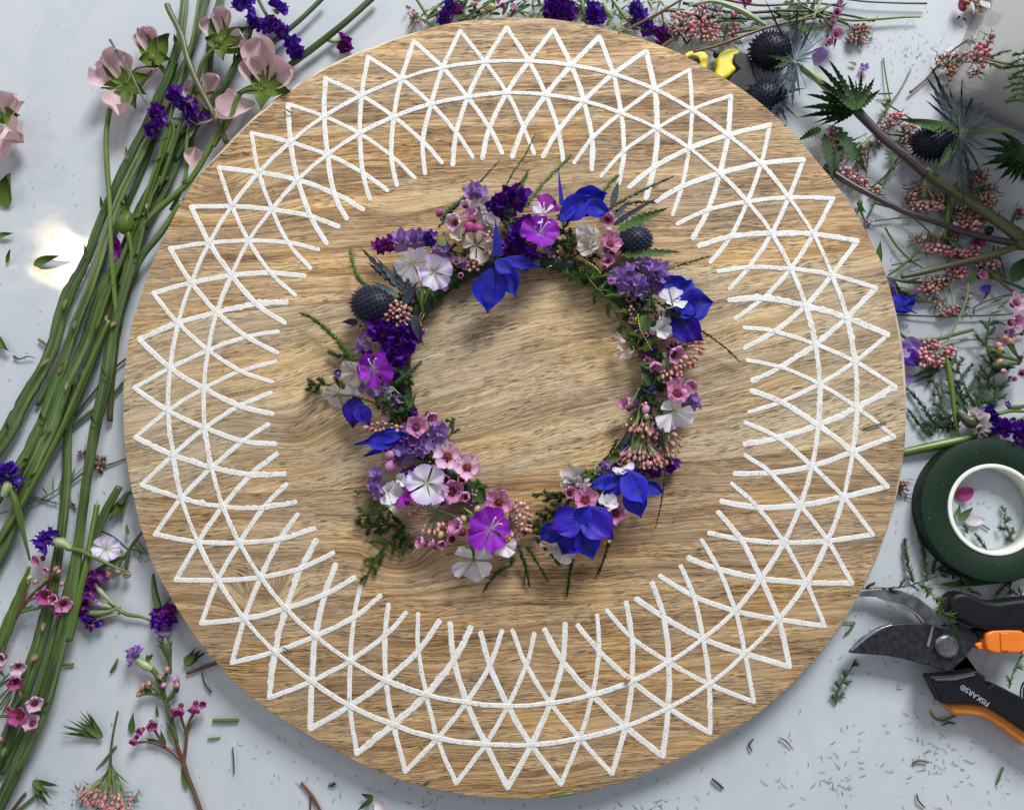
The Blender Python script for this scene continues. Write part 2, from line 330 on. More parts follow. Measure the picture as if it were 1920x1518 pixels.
def ov(t): return math.sin(math.pi * min(1, max(0.0, t)) ** 0.8) ** 0.7 if 0 < t < 1 else (0.12 if t <= 0 else 0.02)
def obov(t): return (0.12 + 0.88 * math.sin(math.pi / 2 * min(1, t / 0.68))) * (1 if t < 0.68 else math.sqrt(max(0.0, 1 - ((t - 0.68) / 0.325) ** 2)))
def lance(t): return max(0.02, math.sin(math.pi * t ** 0.6) ** 0.9) if 0 < t < 1 else 0.03
def fan(L, ang, nu=12, nv=6, fringe=0.10, cup=0.1, curl=0.1, ruf=0.05, seed=0, gap=0.0):
    """toothed fan petal (dianthus); n teeth at the outer rim"""
    vs, fs, gs = [], [], []
    for i in range(nv + 1):
        t = (i / nv)
        for j in range(nu + 1):
            s_ = -1 + 2 * j / nu
            a = s_ * ang * (0.72 + 0.28 * min(1, t * 1.35))
            r = L * t * (1 - 0.12 * s_ ** 4 * t)
            if i == nv: r *= 1 + (fringe if j % 2 else -fringe) * (0.6 + 0.4 * math.sin(j * 2.3 + seed))
            z = cup * L * s_ * s_ * t + curl * L * t * t + ruf * L * math.sin(s_ * 5 + seed) * t * t
            vs.append((math.sin(a) * r, math.cos(a) * r, z)); gs.append((s_, t))
    for i in range(nv):
        for j in range(nu):
            a = i * (nu + 1) + j; fs.append((a, a + 1, a + nu + 2, a + nu + 1))
    return vs, fs, gs
def ell(mb, c, rx, ry, rz, rot=None, nu=8, nv=5, taper=0.0):
    m = rot.to_matrix() if rot is not None else None
    o = len(mb.v); c = Vector(c)
    for i in range(nv + 1):
        ph = math.pi * i / nv
        for j in range(nu):
            th = 2 * math.pi * j / nu; k = 1 - taper * math.cos(ph) * -1 * 0.5
            p = Vector((math.sin(ph) * math.cos(th) * rx * k, -math.cos(ph) * ry, math.sin(ph) * math.sin(th) * rz * k))
            if m: p = m @ p
            mb.v.append(tuple(c + p)); mb.g.append((j / nu, i / nv))
    for i in range(nv):
        for j in range(nu):
            a = o + i * nu + j; b = o + i * nu + (j + 1) % nu; mb.f.append((a, b, b + nu, a + nu))
def pm(name, data, mat): return mesh(name, data[0], data[1], mat, data[2])
def zrot(a): return Euler((0, 0, R(a - 90)))
# extrusion of a drawn outline (image points at height z1)
def slab(pts, z0, z1, name, mat, bevel=2.0, seg=3, parent=None, oname=None, hole=None):
    top = [W(u, v, z1) for u, v in pts]; n = len(top)
    ar = sum(top[i].x * top[(i + 1) % n].y - top[(i + 1) % n].x * top[i].y for i in range(n))
    if ar < 0: top = top[::-1]
    c = sum(top, Vector()) / n
    vs = [tuple(p - c) for p in top] + [(p.x - c.x, p.y - c.y, z0 - c.z) for p in top]
    fs = [tuple(range(n)), tuple(range(2 * n - 1, n - 1, -1))] + [(i, i + n, (i + 1) % n + n, (i + 1) % n) for i in range(n)]
    me = mesh(name, vs, fs, mat, smooth=False)
    o = part(oname or name, me, parent, c)
    if bevel:
        b = o.modifiers.new('bevel', 'BEVEL'); b.width = bevel * S; b.segments = seg; b.limit_method = 'ANGLE'; b.angle_limit = R(40)
        me.polygons.foreach_set('use_smooth', [True] * len(me.polygons))
        w = o.modifiers.new('normals', 'WEIGHTED_NORMAL'); w.keep_sharp = False
    return o

# ================================================================== setting
k = NT('white laminate'); P = k.pos()
n = k.noise(P, 0.004, 4, 0.6); m = k.noise(P, 0.0016, 2, 0.5)
c = k.mix(k.ramp(n, [(0.35, 0.0), (0.65, 1.0)]), (0.50, 0.525, 0.555), (0.55, 0.565, 0.585))
wt = k.noise(k.vmul(P, (0.009, 0.0055, 1)), 1, 3, 0.55, 1.2); c = k.mix(k.ramp(wt, [(0.48, 0.0), (0.58, 0.30)]), c, (0.44, 0.48, 0.545)); sr = k.noise(k.vmul(P, (0.01, 0.35, 1)), 1, 2, 0.6); c = k.mix(k.ramp(sr, [(0.66, 0.0), (0.72, 0.25)]), c, (0.60, 0.62, 0.64)); sp = k.noise(P, 0.16, 2, 0.5); c = k.mix(k.ramp(sp, [(0.70, 0.0), (0.78, 0.35)]), c, (0.45, 0.46, 0.42))
sm = k.noise(k.vmul(P, (0.012, 0.02, 1)), 1, 4, 0.6, 0.6)
k.b.inputs['Coat Weight'].default_value = 0.0
k.bump(k.noise(P, 0.006, 2, 0.5), 0.10, 2.5)
tab = k.fin(c, k.ramp(sm, [(0.40, 0.045), (0.60, 0.12)]), 0.55)
me = mesh('table_top', [(-2600, -2000, 0), (2600, -2000, 0), (2600, 2000, 0), (-2600, 2000, 0), (-2600, -2000, -60), (2600, -2000, -60), (2600, 2000, -60), (-2600, 2000, -60)],
          [(0, 1, 2, 3), (4, 7, 6, 5), (0, 4, 5, 1), (1, 5, 6, 2), (2, 6, 7, 3), (3, 7, 4, 0)], tab, smooth=False)
o = part('table_surface', me); tag(o, 'glossy white table top that everything lies on', kind='structure')
# ================================================================== the round board
rim_px = [(927, 32), (1021, 33), (1068, 39), (1130, 50), (1184, 66), (1252, 88), (1337, 133), (1402, 172), (1443, 206), (1484, 241), (1530, 300), (1592, 375), (1632, 447), (1656, 494),
  (1683, 593), (1697, 670), (1700, 750), (1698, 830), (1683, 930), (1668, 985), (1650, 1035), (1625, 1093), (1600, 1140), (1560, 1200), (1500, 1268), (1440, 1325), (1380, 1367), (1315, 1405),
  (1250, 1437), (1180, 1463), (1100, 1485), (1040, 1495), (960, 1498), (899, 1494), (820, 1481), (745, 1462), (653, 1420), (576, 1377), (475, 1312), (418, 1258), (380, 1213), (340, 1157),
  (316, 1112), (287, 1067), (266, 999), (250, 935), (237, 867), (230, 790), (235, 670), (246, 610), (263, 551), (285, 491), (310, 435), (337, 383), (368, 329), (391, 306), (419, 276),
  (461, 231), (506, 191), (562, 152), (599, 129), (666, 98), (740, 72), (824, 46)]
BC = Vector((-8.4, 34.2, ZB))
pol = sorted((math.atan2((W(u, v, ZB) - BC).y, (W(u, v, ZB) - BC).x), (W(u, v, ZB) - BC).xy.length) for u, v in rim_px)
def rad_at(th):
    th = (th + math.pi) % (2 * math.pi) - math.pi
    for i in range(len(pol)):
        a0, r0 = pol[i - 1]; a1, r1 = pol[i]
        if i == 0: a0 -= 2 * math.pi
        if a0 <= th <= a1: return r0 + (r1 - r0) * (th - a0) / (a1 - a0)
    a0, r0 = pol[-1]; a1, r1 = pol[0]; a1 += 2 * math.pi
    return r0 + (r1 - r0) * (th - a0) / (a1 - a0)
NR = 256
rr = [rad_at(2 * math.pi * i / NR) for i in range(NR)]
rr = [sum(rr[(i + j) % NR] * w for j, w in ((-3, 1), (-2, 2), (-1, 3), (0, 4), (1, 3), (2, 2), (3, 1))) / 16 for i in range(NR)]
def inset(i):
    d = math.degrees(2 * math.pi * i / NR)
    e = 1.6 + 0.7 * mnoise.noise(Vector((i * 0.35, 0, 0)))
    for c0, wd_, h in ((124, 22, 7.5), (4, 8, 5.5), (331, 10, 3.5), (296, 9, 5), (345, 5, 3.5)):
        q = abs((d - c0 + 180) % 360 - 180)
        if q < wd_: e += h * (1 - (q / wd_) ** 4) * (0.75 + 0.35 * mnoise.noise(Vector((i * 0.5, 3, 0))))
    return e
ins = [rr[i] - inset(i) for i in range(NR)]
def yrange(x):
    ys = []
    for i in range(NR):
        a = 2 * math.pi * i / NR; b = 2 * math.pi * (i + 1) / NR; j = (i + 1) % NR
        x0 = BC.x + ins[i] * math.cos(a); x1 = BC.x + ins[j] * math.cos(b)
        if (x0 - x) * (x1 - x) <= 0 and x0 != x1:
            t = (x - x0) / (x1 - x0); ys.append(BC.y + ins[i] * math.sin(a) + t * (ins[j] * math.sin(b) - ins[i] * math.sin(a)))
    return (min(ys), max(ys)) if ys else None
seams_px = [[(200, 330), (480, 232), (700, 186), (1000, 160), (1340, 128), (1750, 60)],
            [(200, 398), (340, 376), (458, 356), (610, 344), (900, 322), (1150, 288), (1500, 232), (1750, 200)],
            [(200, 618), (250, 610), (400, 590), (560, 572), (700, 566), (890, 540), (1040, 523), (1340, 498), (1750, 470)],
            [(200, 938), (380, 928), (640, 918), (780, 897), (900, 892), (1040, 878), (1350, 862), (1750, 818)],
            [(200, 1240), (380, 1225), (700, 1168), (900, 1156), (1130, 1140), (1400, 1092), (1750, 1030)]]
def seam(k, x):
    q = [W(u, v, ZB) for u, v in seams_px[k]]
    for a, b in zip(q, q[1:]):
        if a.x <= x <= b.x: return a.y + (b.y - a.y) * (x - a.x) / (b.x - a.x)
    return q[0].y if x < q[0].x else q[-1].y
board = thing('serving_board', 'large round wooden board with a white triangle lattice border, under the flower wreath', 'board', BC * 1.0)
WM = [wood('mango wood top strip', 3.0, 0.03, (1.02, 0.93, 0.83)), wood('mango wood streaked strip', 8.0, 0.02, (0.90, 0.79, 0.66), contrast=1.15),
      wood('mango wood golden strip', 13.0, 0.04, (0.98, 0.87, 0.73), pale=0.02), wood('mango wood pale middle strip', 21.0, 0.22, (1.0, 0.96, 0.87), 1.25, pale=0.10, contrast=0.85),
      wood('mango wood knotty strip', 31.0, 0.05, (0.86, 0.77, 0.67)), wood('mango wood lower strip', 44.0, 0.06, (0.90, 0.79, 0.65), 1.1, contrast=0.95)]
xmin = min(BC.x + ins[i] * math.cos(2 * math.pi * i / NR) for i in range(NR)) + 0.05
xmax = max(BC.x + ins[i] * math.cos(2 * math.pi * i / NR) for i in range(NR)) - 0.05
for kk in range(6):
    cols = []
    for i in range(321):
        x = (xmin + xmax) / 2 - (xmax - xmin) / 2 * math.cos(math.pi * i / 320)
        y = yrange(x)
        if not y: continue
        lo, hi = y
        top = hi if kk == 0 else min(hi, seam(kk - 1, x)); bot = lo if kk == 5 else max(lo, seam(kk, x))
        if top - bot > 0.02: cols.append((x, bot, top))
    vs, fs = [], []
    for x, b, t in cols:
        e = min(0.5, (t - b) * 0.3)
        for yy, zz in ((b + 0.05, -5), (b + 0.12, -0.5), (b + e, 0), (t - e, 0), (t - 0.12, -0.5), (t - 0.05, -5)): vs.append((x - BC.x, yy - BC.y, zz))
    for i in range(len(cols) - 1):
        for j in range(5): a = i * 6 + j; fs.append((a, a + 6, a + 7, a + 1))
    me = mesh('plank', vs, fs, WM[kk], smooth=False)
    o = part('plank', me, board, BC)
# rim: bare chipped edge, side and underside
k = NT('bare wood rim'); P = k.pos(); n = k.noise(k.vmul(P, (0.02, 0.02, 0.5)), 1, 4, 0.6); n2 = k.noise(P, 0.12, 3)
c = k.ramp(n, [(0.3, (0.40, 0.30, 0.18)), (0.5, (0.60, 0.50, 0.36)), (0.7, (0.74, 0.66, 0.54))]); c = k.mix(k.ramp(n2, [(0.55, 0.0), (0.7, 0.5)]), c, (0.34, 0.22, 0.11))
k.bump(n2, 0.4, 1.5); rimm = k.fin(c, 0.75, 0.25)
vs, fs = [], []
prof = [(None, -0.3), (0, -4.0), (0.3, -10), (0, -34), (-5, -42), (-14, -44)]
for i in range(NR):
    a = 2 * math.pi * i / NR
    for dr, z in prof:
        r = (ins[i] - 0.02) if dr is None else rr[i] + dr
        vs.append((math.cos(a) * r, math.sin(a) * r, z))
np_ = len(prof)
for i in range(NR):
    for j in range(np_ - 1):
        a = i * np_ + j; b = ((i + 1) % NR) * np_ + j; fs.append((a, a + 1, b + 1, b))
bi = len(vs); vs.append((0, 0, -44))
for i in range(NR): fs.append((i * np_ + np_ - 1, bi, ((i + 1) % NR) * np_ + np_ - 1))
part('rim', mesh('rim', vs, fs, rimm), board, BC)
for a in (45, 135, 225, 315):
    mb = MB(); tube(mb, [(0, 0, -50), (0, 0, -42)], [22, 22], 16); p = BC + Vector((math.cos(R(a)) * 520, math.sin(R(a)) * 520, 0)); part('foot', mb.mesh('foot', rimm, False), board, p)
# ---- painted lattice
k = NT('white paint'); P = k.pos(); n = k.noise(P, 0.22, 2, 0.5); v1 = k.noise(P, 0.35, 1, 0.5); v2 = k.noise(P, 0.03, 3, 0.6)
c = k.mix(k.ramp(v2, [(0.40, 0.0), (0.70, 1.0)]), (0.78, 0.77, 0.745), (0.70, 0.65, 0.56))
c = k.mix(k.ramp(v1, [(0.655, 0.0), (0.70, 0.85)]), c, (0.10, 0.10, 0.10))
v3 = k.noise(P, 0.5, 1, 0.5); c = k.mix(k.ramp(v3, [(0.68, 0.0), (0.74, 0.6)]), c, (0.35, 0.3, 0.3))
v4 = k.noise(P, 0.012, 2, 0.5); c = k.mix(k.math('MULTIPLY', k.ramp(v4, [(0.70, 0.0), (0.76, 0.5)]), k.ramp(n, [(0.45, 0.0), (0.6, 1.0)])), c, (0.30, 0.19, 0.08))
k.bump(k.noise(P, 0.25, 3, 0.6), 0.6, 1.8); M['paint'] = k.fin(c, 0.5, 0.4)
rough_w = random.Random(5)
def strip(pts, wd_, h, seed, ragged=0.0, taper0=False, taper1=False):
    """low painted bead with a shallow hollow along its middle"""
    path = crm([tuple(p) for p in pts], 12); path = [Vector(p) for p in path]
    d0 = (path[0] - path[1]).normalized(); d1 = (path[-1] - path[-2]).normalized(); w2 = wd_ / 2
    path = [path[0] + d0 * (w2 * .8), path[0] + d0 * (w2 * .45)] + path + [path[-1] + d1 * (w2 * .45), path[-1] + d1 * (w2 * .8)]
    fr = frames(path); vs, fs, gs = [], [], []; n = len(path); L = 0
    ext = []
    for i, (p, (t, s_, u)) in enumerate(zip(path, fr)):
        if i: L += (path[i] - path[i - 1]).length
        nz = 1 + 0.13 * mnoise.noise(Vector((L / 22., seed, 0))) + 0.10 * mnoise.noise(Vector((L / 6., seed, 5)))
        hw = wd_ / 2 * nz
        e0 = (0.34, 0.82)[i] if i < 2 else 1; e1 = (0.34, 0.82)[n - 1 - i] if i > n - 3 else 1
        hl = hw * e0 * e1 * (1 + ragged * abs(mnoise.noise(Vector((L / 3.1, seed, 9))))); hr = hw * e0 * e1 * (1 + ragged * 0.7 * abs(mnoise.noise(Vector((L / 2.7, seed, 17)))))
        wob = 1.0 * mnoise.noise(Vector((L / 35., seed, 30)))
        for f_, z in ((-1, -0.6), (-0.93, h * 0.75), (-0.6, h), (0, h * 0.72), (0.6, h), (0.93, h * 0.75), (1, -0.6)):
            q = p + s_ * ((f_ * (hl if f_ < 0 else hr)) + wob); vs.append((q.x, q.y, z + 0.18 * mnoise.noise(Vector((q.x / 4, q.y / 4, seed))))); gs.append((f_, L))
    for i in range(n - 1):
        for j in range(6): a = i * 7 + j; fs.append((a, a + 1, a + 8, a + 7))
    return vs, fs, gs
# end points are dense near the tips
RN = [716.0, 647.1, 579.0, 509.6, 452.0]
tips = [(950,52),(1037,57),(1124,70),(1211,97),(1293,132),(1370,180),(1443,235),(1507,300),(1562,372),(1607,452),(1642,540),(1665,628),(1679,725),(1676,818),(1663,912),(1636,1002),(1597,1093),(1546,1173),(1480,1249),(1413,1315),(1331,1373),(1243,1417),(1147,1450),(1052,1469),(952,1476),(855,1468),(760,1446),(669,1412),(582,1366),(505,1308),(435,1242),(377,1168),(330,1087),(290,1002),(265,909),(253,820),(252,727),(261,637),(287,550),(318,466),(358,388),(410,315),(471,250),(540,196),(610,147),(690,107),(776,78),(863,59)]
rl = random.Random(11)
def node(ring, k, jit=1.6):
    th = -0.0028 + 2 * math.pi * k / 48; r_ = RN[ring]; q = random.Random(int(ring * 1000 + round(k * 2)) % 100000 + (0 if k >= 0 else 7))
    return Vector((BC.x + math.sin(th) * r_ + q.uniform(-jit, jit), BC.y + math.cos(th) * r_ + q.uniform(-jit, jit), ZB))
rag = {(10, 0), (11, 1), (35, 1), (37, 0), (9, 1), (12, 0), (34, 1), (27, 1), (29, 0)}
def addstrip(pts, w, h, seed, ragged):
    c = sum((Vector(p) for p in pts), Vector()) / len(pts)
    d = strip([Vector(p) - c for p in pts], w, h, seed, ragged)
    part('painted_line', pm('painted_line', d, M['paint']), board, c)
for k_ in range(48):
    tip = W(*tips[k_], ZB)
    for si, sg in enumerate((1, -1)):
        kk = lambda d: (k_ + sg * d) % 48
        pts = [tip, node(1, kk(.5)), node(2, kk(1)), node(3, kk(1.5))]
        th = 2 * math.pi * (k_ + sg * (1.5 + .33 + rl.uniform(-.03, .03))) / 48; rI = 452 + rl.uniform(-7, 6)
        pts.append(Vector((BC.x + math.sin(th) * rI, BC.y + math.cos(th) * rI, ZB)))
        rg = 1.7 if (k_, si) in rag else rl.choice([.2, .3, .6])
        addstrip(pts, rl.uniform(7.8, 10.6), (0.6, 0.9)[si], k_ * 2 + si, rg)
    for ring, off in ((1, .5), (2, 0)):
        a = node(ring, (k_ + off) % 48); b = node(ring, (k_ + off + 1) % 48)
        md = (a + b) / 2; md = md + (md - BC).normalized() * 1.4
        addstrip([a, md, b], rl.uniform(7.2, 9.8), 1.2, 300 + k_ + ring * 60, 1.2 if k_ in (10, 11, 12, 26, 34) else rl.choice([.2, .4]))

# ================================================================== flower builders
rg = random.Random(3)
G = {}
def var(key, n, fn):
    if key not in G: G[key] = [fn(i) for i in range(n)]
    return rg.choice(G[key])
def eul(d, lift=0.0, roll=0.0):
    """+Y turned to image direction d (degrees, anticlockwise), raised by lift, rolled about itself"""
    return (Matrix.Rotation(R(d - 90), 3, 'Z') @ Matrix.Rotation(R(lift), 3, 'X') @ Matrix.Rotation(R(roll), 3, 'Y')).to_euler()
def dianthus(par, u, v, z, r, mat, rot=0, tilt=(0, 0), n=5, stamens=True, name='dianthus_flower', spread=72, label=None, fold=0.0):
    cal = var('dcal', 1, lambda i: (lambda mb: (ell(mb, (0, 0, -9), 2.6, 2.6, 8, None, 8, 5), mb.mesh('calyx', M['calyx']))[1])(MB()))
    f = part(name, cal, par, W(u, v, z), Euler((R(tilt[0]), R(tilt[1]), R(rot))), label=label)
    f.scale = (r / 31.5,) * 3
    for i in range(n):
        m = var(('dp', mat), 3, lambda q: pm('petal', fan(35, R(34), 16, 8, 0.05, 0.05, -0.04 + 0.09 * q, 0.055 + 0.02 * q, q * 2.1), M[mat]))
        a = (i - (n - 1) / 2) * spread if n < 5 else i * 72
        part('petal', m, f, (0, 0, 0.3 * i), eul(90 + a + rg.uniform(-6, 6), rg.uniform(-4, 30) + fold, rg.uniform(-20, 20)), rg.uniform(0.82, 1.08), local=True)
    if stamens:
        mb = MB()
        for a in (40, 75):
            p = [(0, 0, 1), (math.cos(R(a)) * 7, math.sin(R(a)) * 7, 9), (math.cos(R(a)) * 15, math.sin(R(a)) * 15, 14), (math.cos(R(a)) * 21, math.sin(R(a)) * 21 - 2, 15), (math.cos(R(a)) * 22, math.sin(R(a)) * 22 - 5, 14)]
            tube(mb, crm(p, 4), [0.75] * 17, 5)
        part('stamens', mb.mesh('stamens', M['stamen']), f, (0, 0, 0), local=True)
    return f
def waxflower(par, u, v, z, r, mat='wax', rot=None, tilt=None, cl=0.0, label=None):
    """five round cupped petals round a dark cup; cl closes it"""
    def core(i):
        mb = MB(); ell(mb, (0, 0, -4.5), 5.4, 5.4, 6.0, Euler((R(90), 0, 0)), 12, 6)
        for j in range(12):
            a = 2 * math.pi * j / 12; ell(mb, (math.cos(a) * 4.6, math.sin(a) * 4.6, 1.8), 0.8, 0.8, 1.1, None, 5, 3)
            spike(mb, (math.cos(a) * 3.5, math.sin(a) * 3.5, 1), (math.cos(a) * 5.5, math.sin(a) * 5.5, 4), 0.6)
        spike(mb, (0, 0, 1), (0.5, 0.5, 7), 0.9)
        return mb.mesh('flower_cup', M['wax_core'])
    tilt = tilt or (rg.uniform(-18, 18), rg.uniform(-18, 18)); rot = rg.uniform(0, 72) if rot is None else rot
    f = part('waxflower', var('wcore', 1, core), par, W(u, v, z), Euler((R(tilt[0]), R(tilt[1]), R(rot))), r / 20.0, label)
    for i in range(5):
        m = var(('wp', mat), 2, lambda q: pm('petal', blade(15.5, 15.5, obov, 6, 7, 0.26, 0.02, 0.05, 3, q), M[mat]))
        a = i * 72; q = part('petal', m, f, (math.cos(R(a)) * 4.0, math.sin(R(a)) * 4.0, -0.5), eul(a, 14 + cl * 62 + rg.uniform(-4, 4)), 1.0, local=True)
    return f
def bud(par, u, v, z, r, mat, name='flower_bud'):
    def mk(i):
        mb = MB(); ell(mb, (0, 0, 0), 5, 6, 5, None, 10, 7); return mb.mesh('flower_bud', M[mat])
    return part(name, var(('bud', mat), 1, mk), par, W(u, v, z), eul(rg.uniform(0, 360), 20), r / 5.0)
def statice(par, u, v, z, r, mat, n=4, dirn=None, name='statice_floret', label=None, cal=True):
    """n crumpled papery funnels in a tuft; the centre is a green calyx"""
    def cm(i):
        mb = MB(); q = random.Random(i)
        for j in range(9):
            a = q.uniform(0, 6.28); spike(mb, (0, 0, -8), (math.cos(a) * 8, math.sin(a) * 8, q.uniform(-3, 3)), 2.0)
        ell(mb, (0, 0, -5), 4, 6, 4, Euler((R(90), 0, 0)), 7, 4)
        return mb.mesh('statice_floret', M['calyx'])
    def fl(i):
        q = random.Random(i * 7 + 1); vs, fs, gs = [], [], []; NS, NRg = 26, 6
        for a in range(NRg + 1):
            t = a / NRg
            for j in range(NS):
                th = 2 * math.pi * j / NS
                lob = 1 + 0.16 * math.cos(5 * th + q.random()) * t
                rr_ = (1.0 + 15 * t ** 0.8) * lob; ruf = (3.6 * math.sin(th * 5 + i) + 2.2 * math.sin(th * 11 + i * 2.0)) * t * t
                vs.append((math.cos(th) * rr_ + ruf * 0.3, math.sin(th) * rr_, -9 + 11 * t ** 1.3 + ruf)); gs.append((th * 3.1, t))
        for a in range(NRg):
            for j in range(NS): p = a * NS + j; p2 = a * NS + (j + 1) % NS; fs.append((p, p2, p2 + NS, p + NS))
        return pm('funnel', (vs, fs, gs), M[mat])
    f = part(name, var('scal', 3, cm), par, W(u, v, z), None, r / 20.0, label)
    for i in range(n):
        a = 2 * math.pi * (i + rg.random() * 0.6) / n; d = 0 if n == 1 else rg.uniform(5, 10)
        if dirn is not None: a = R(dirn) + (i - (n - 1) / 2) * 0.6; d = 9
        ti = rg.uniform(18, 52) if n > 1 else rg.uniform(5, 25)
        if dirn is not None: ti = 62
        ax = Vector((-math.sin(a), math.cos(a), 0)); rot = (Matrix.Rotation(R(ti), 3, ax) @ Matrix.Rotation(rg.uniform(0, 6), 3, 'Z')).to_euler()
        part('funnel', var(('sf', mat), 4, fl), f, (math.cos(a) * d, math.sin(a) * d, rg.uniform(0, 5)), rot, rg.uniform(0.66, 0.92), local=True)
    return f
def delph(par, u, v, z, petals, mat='delph', name='delphinium_flower', label=None):
    """petals: (u, v of middle, length, width, direction, lift)"""
    mb = MB(); ell(mb, (0, 0, -6), 5, 5, 6, None, 8, 5)
    f = part(name, mb.mesh(name, M[mat]), par, W(u, v, z), label=label)
    for i, (pu, pv, L, wd_, dr, *r_) in enumerate(petals):
        lift = r_[0] if r_ else 8; mt = r_[1] if len(r_) > 1 else mat
        b = W(pu, pv, z + 4 + i * 2.5) - Vector((math.cos(R(dr)), math.sin(R(dr)), 0)) * (L / 2)
        pf = (lambda t: (0.22 + 0.78 * math.sin(math.pi / 2 * min(1, t / 0.5))) * (1 if t < 0.5 else max(0.04, 1 - ((t - 0.5) / 0.5) ** 2.2))) if wd_ > 22 else (lambda t: (0.9 - 0.75 * t))
        d = blade(L * 1.08, wd_ * 1.08, pf, 8, 12, 0.16, -0.14, 0.17, 2.6, i * 1.7 + u * 0.01)
        part('petal', pm('petal', d, M[mt]), f, b, eul(dr, lift, rg.uniform(-14, 14)))
    return f
def rice(par, u, v, z, a, b, rot=0, n=None, r=4.4, mat='rice', base=None, dome=10, name='rice_flower_cluster', stalkmat='stem_l', arc=None, seed=None, label=None):
    """many small round buds on a green spray of stalks"""
    q = random.Random(seed if seed is not None else int(u * 7 + v)); n = n or max(8, int(a * b / 14.)); c = W(u, v, z); mb = MB(); sb = MB(); pts = []
    ca, sa = math.cos(R(rot)), math.sin(R(rot)); tries = 0; md = r * 1.45
    while len(pts) < n and tries < 4000:
        tries += 1
        if arc:      # arc: (inner fraction) buds sit in the outer part of a fan
            t = q.uniform(R(arc[0]), R(arc[1])); rad_ = q.uniform(arc[2], 1.0); x, y = math.cos(t) * a * rad_, math.sin(t) * b * rad_
        else:
            t = q.uniform(0, 6.283); rad_ = math.sqrt(q.random()); x, y = math.cos(t) * a * rad_, math.sin(t) * b * rad_
        zz = dome * (1 - (x / a) ** 2 - (y / b) ** 2) + q.uniform(-4, 3)
        p = Vector((x * ca - y * sa, x * sa + y * ca, zz))
        if all((p - o_).length > md for o_ in pts): pts.append(p)
        if tries % 600 == 599: md *= 0.8
    bs = (W(base[0], base[1], max(4, z - 14)) - c) if base else Vector((0, 0, -min(z - 3, 16)))
    for p in pts:
        rr_ = 0.92 * r * q.uniform(0.55, 1.18); g0 = len(mb.g)
        dr = (p - bs); dr.normalize() if dr.length > 0 else None
        e = (Vector((0, 1, 0)).rotation_difference(dr)).to_euler(); ell(mb, p, rr_ * 0.86, rr_ * 1.15, rr_ * 0.86, e, 7, 5)
        xo = q.uniform(0, 9); yo = q.uniform(-0.25, 0.15); mb.g[g0:] = [(a_ + xo, max(0.0, b_ + yo)) for a_, b_ in mb.g[g0:]]
        m_ = bs.lerp(p, 0.55) + Vector((q.uniform(-3, 3), q.uniform(-3, 3), -2))
        tube(sb, [bs.lerp(p, 0.08), m_, p], [1.0, 0.75, 0.6], 4, cap=False)
    o = part(name, sb.mesh('stalks', M[stalkmat]), par, c, label=label)
    part('flower_buds', mb.mesh('flower_buds', M[mat]), o, (0, 0, 0), kind='stuff', local=True)
    return o
def plume(mb, pts, w0, w1, dens=1.0, nw=0.75, seed=0, flat=0.6, ang=38):
    """needles round a path of world points"""
    q = random.Random(seed); pts = [Vector(p) for p in pts]
    L = [0]
    for i in range(1, len(pts)): L.append(L[-1] + (pts[i] - pts[i - 1]).length)
    n = int(L[-1] * 0.85 * dens); fr = frames(pts)
    for k_ in range(n):
        s_ = q.random() * L[-1]; i = max(j for j in range(len(L)) if L[j] <= s_ + 1e-6); i = min(i, len(pts) - 2)
        t = (s_ - L[i]) / max(1e-6, L[i + 1] - L[i]); p = pts[i].lerp(pts[i + 1], t); T, S_, U = fr[i]
        f_ = s_ / L[-1]; w = (w0 + (w1 - w0) * f_) * q.uniform(0.6, 1.2) * min(1, (1 - f_) * 6 + 0.35)
        a = q.uniform(0, 6.283); an = R(ang + q.uniform(-14, 14))
        d = T * math.cos(an) + (S_ * math.cos(a) + U * math.sin(a) * flat) * math.sin(an)
        spike(mb, p, p + d * w, nw)
def fern(par, paths, w=12, mat='fern', dens=1.0, name='fern_sprig', stem=1.1, seed=None, side=0, sl=40, nw=0.75, label=None, stemmat='stem_b'):
    """paths: lists of (u, v, z). side: number of side shoots per path"""
    sd = seed if seed is not None else int(sum(p[0] for p in paths[0])); q = random.Random(sd)
    mb = MB(); sb = MB(); c = W(*paths[0][0])
    for pi_, pa in enumerate(paths):
        wp = [W(*p) - c for p in pa]; path = [Vector(p) for p in crm([tuple(p) for p in wp], 5)] if len(wp) > 1 else wp
        n = len(path); tube(sb, path, [stem * (1 - 0.6 * i / n) for i in range(n)], 5); 
        if side == 0: plume(mb, path, w, w * 0.6, dens, nw, sd + pi_)
        else:
            plume(mb, path, w * 0.7, w * 0.5, dens * 0.5, nw, sd + pi_)
            for j in range(side):
                f_ = (j + 0.6) / (side + 0.3); i = min(n - 2, int(f_ * (n - 1))); b = path[i]; T = (path[i + 1] - path[i]).normalized(); N = T.cross(Vector((0, 0, 1)))
                sg = 1 if j % 2 else -1; a = R(q.uniform(32, 62)) * sg; d = T * math.cos(a) + N * math.sin(a); l = sl * (1 - 0.55 * f_) * q.uniform(0.75, 1.15)
                bend = N * (-sg * l * 0.12); pz = [b, b + d * l * 0.5 + Vector((0, 0, q.uniform(-2, 4))), b + d * l + bend + Vector((0, 0, q.uniform(-4, 4)))]
                pz = [Vector(p) for p in crm([tuple(p) for p in pz], 3)]
                for pp in pz: pp.z = max(pp.z, -c.z + 1.5)
                tube(sb, pz, [stem * 0.55] * len(pz), 4, cap=False); plume(mb, pz, w, w * 0.55, dens, nw, sd + j * 31 + pi_)
    o = part(name, sb.mesh('fern_stem', M[stemmat]), par, c, label=label)
    part('needles', mb.mesh('needles', M[mat]), o, (0, 0, 0), kind='stuff', local=True)
    return o
WING = lambda a: 0.50 + 0.50 * abs(math.cos(a)) ** 3 + 0.16 * math.cos(4 * a + 0.5)
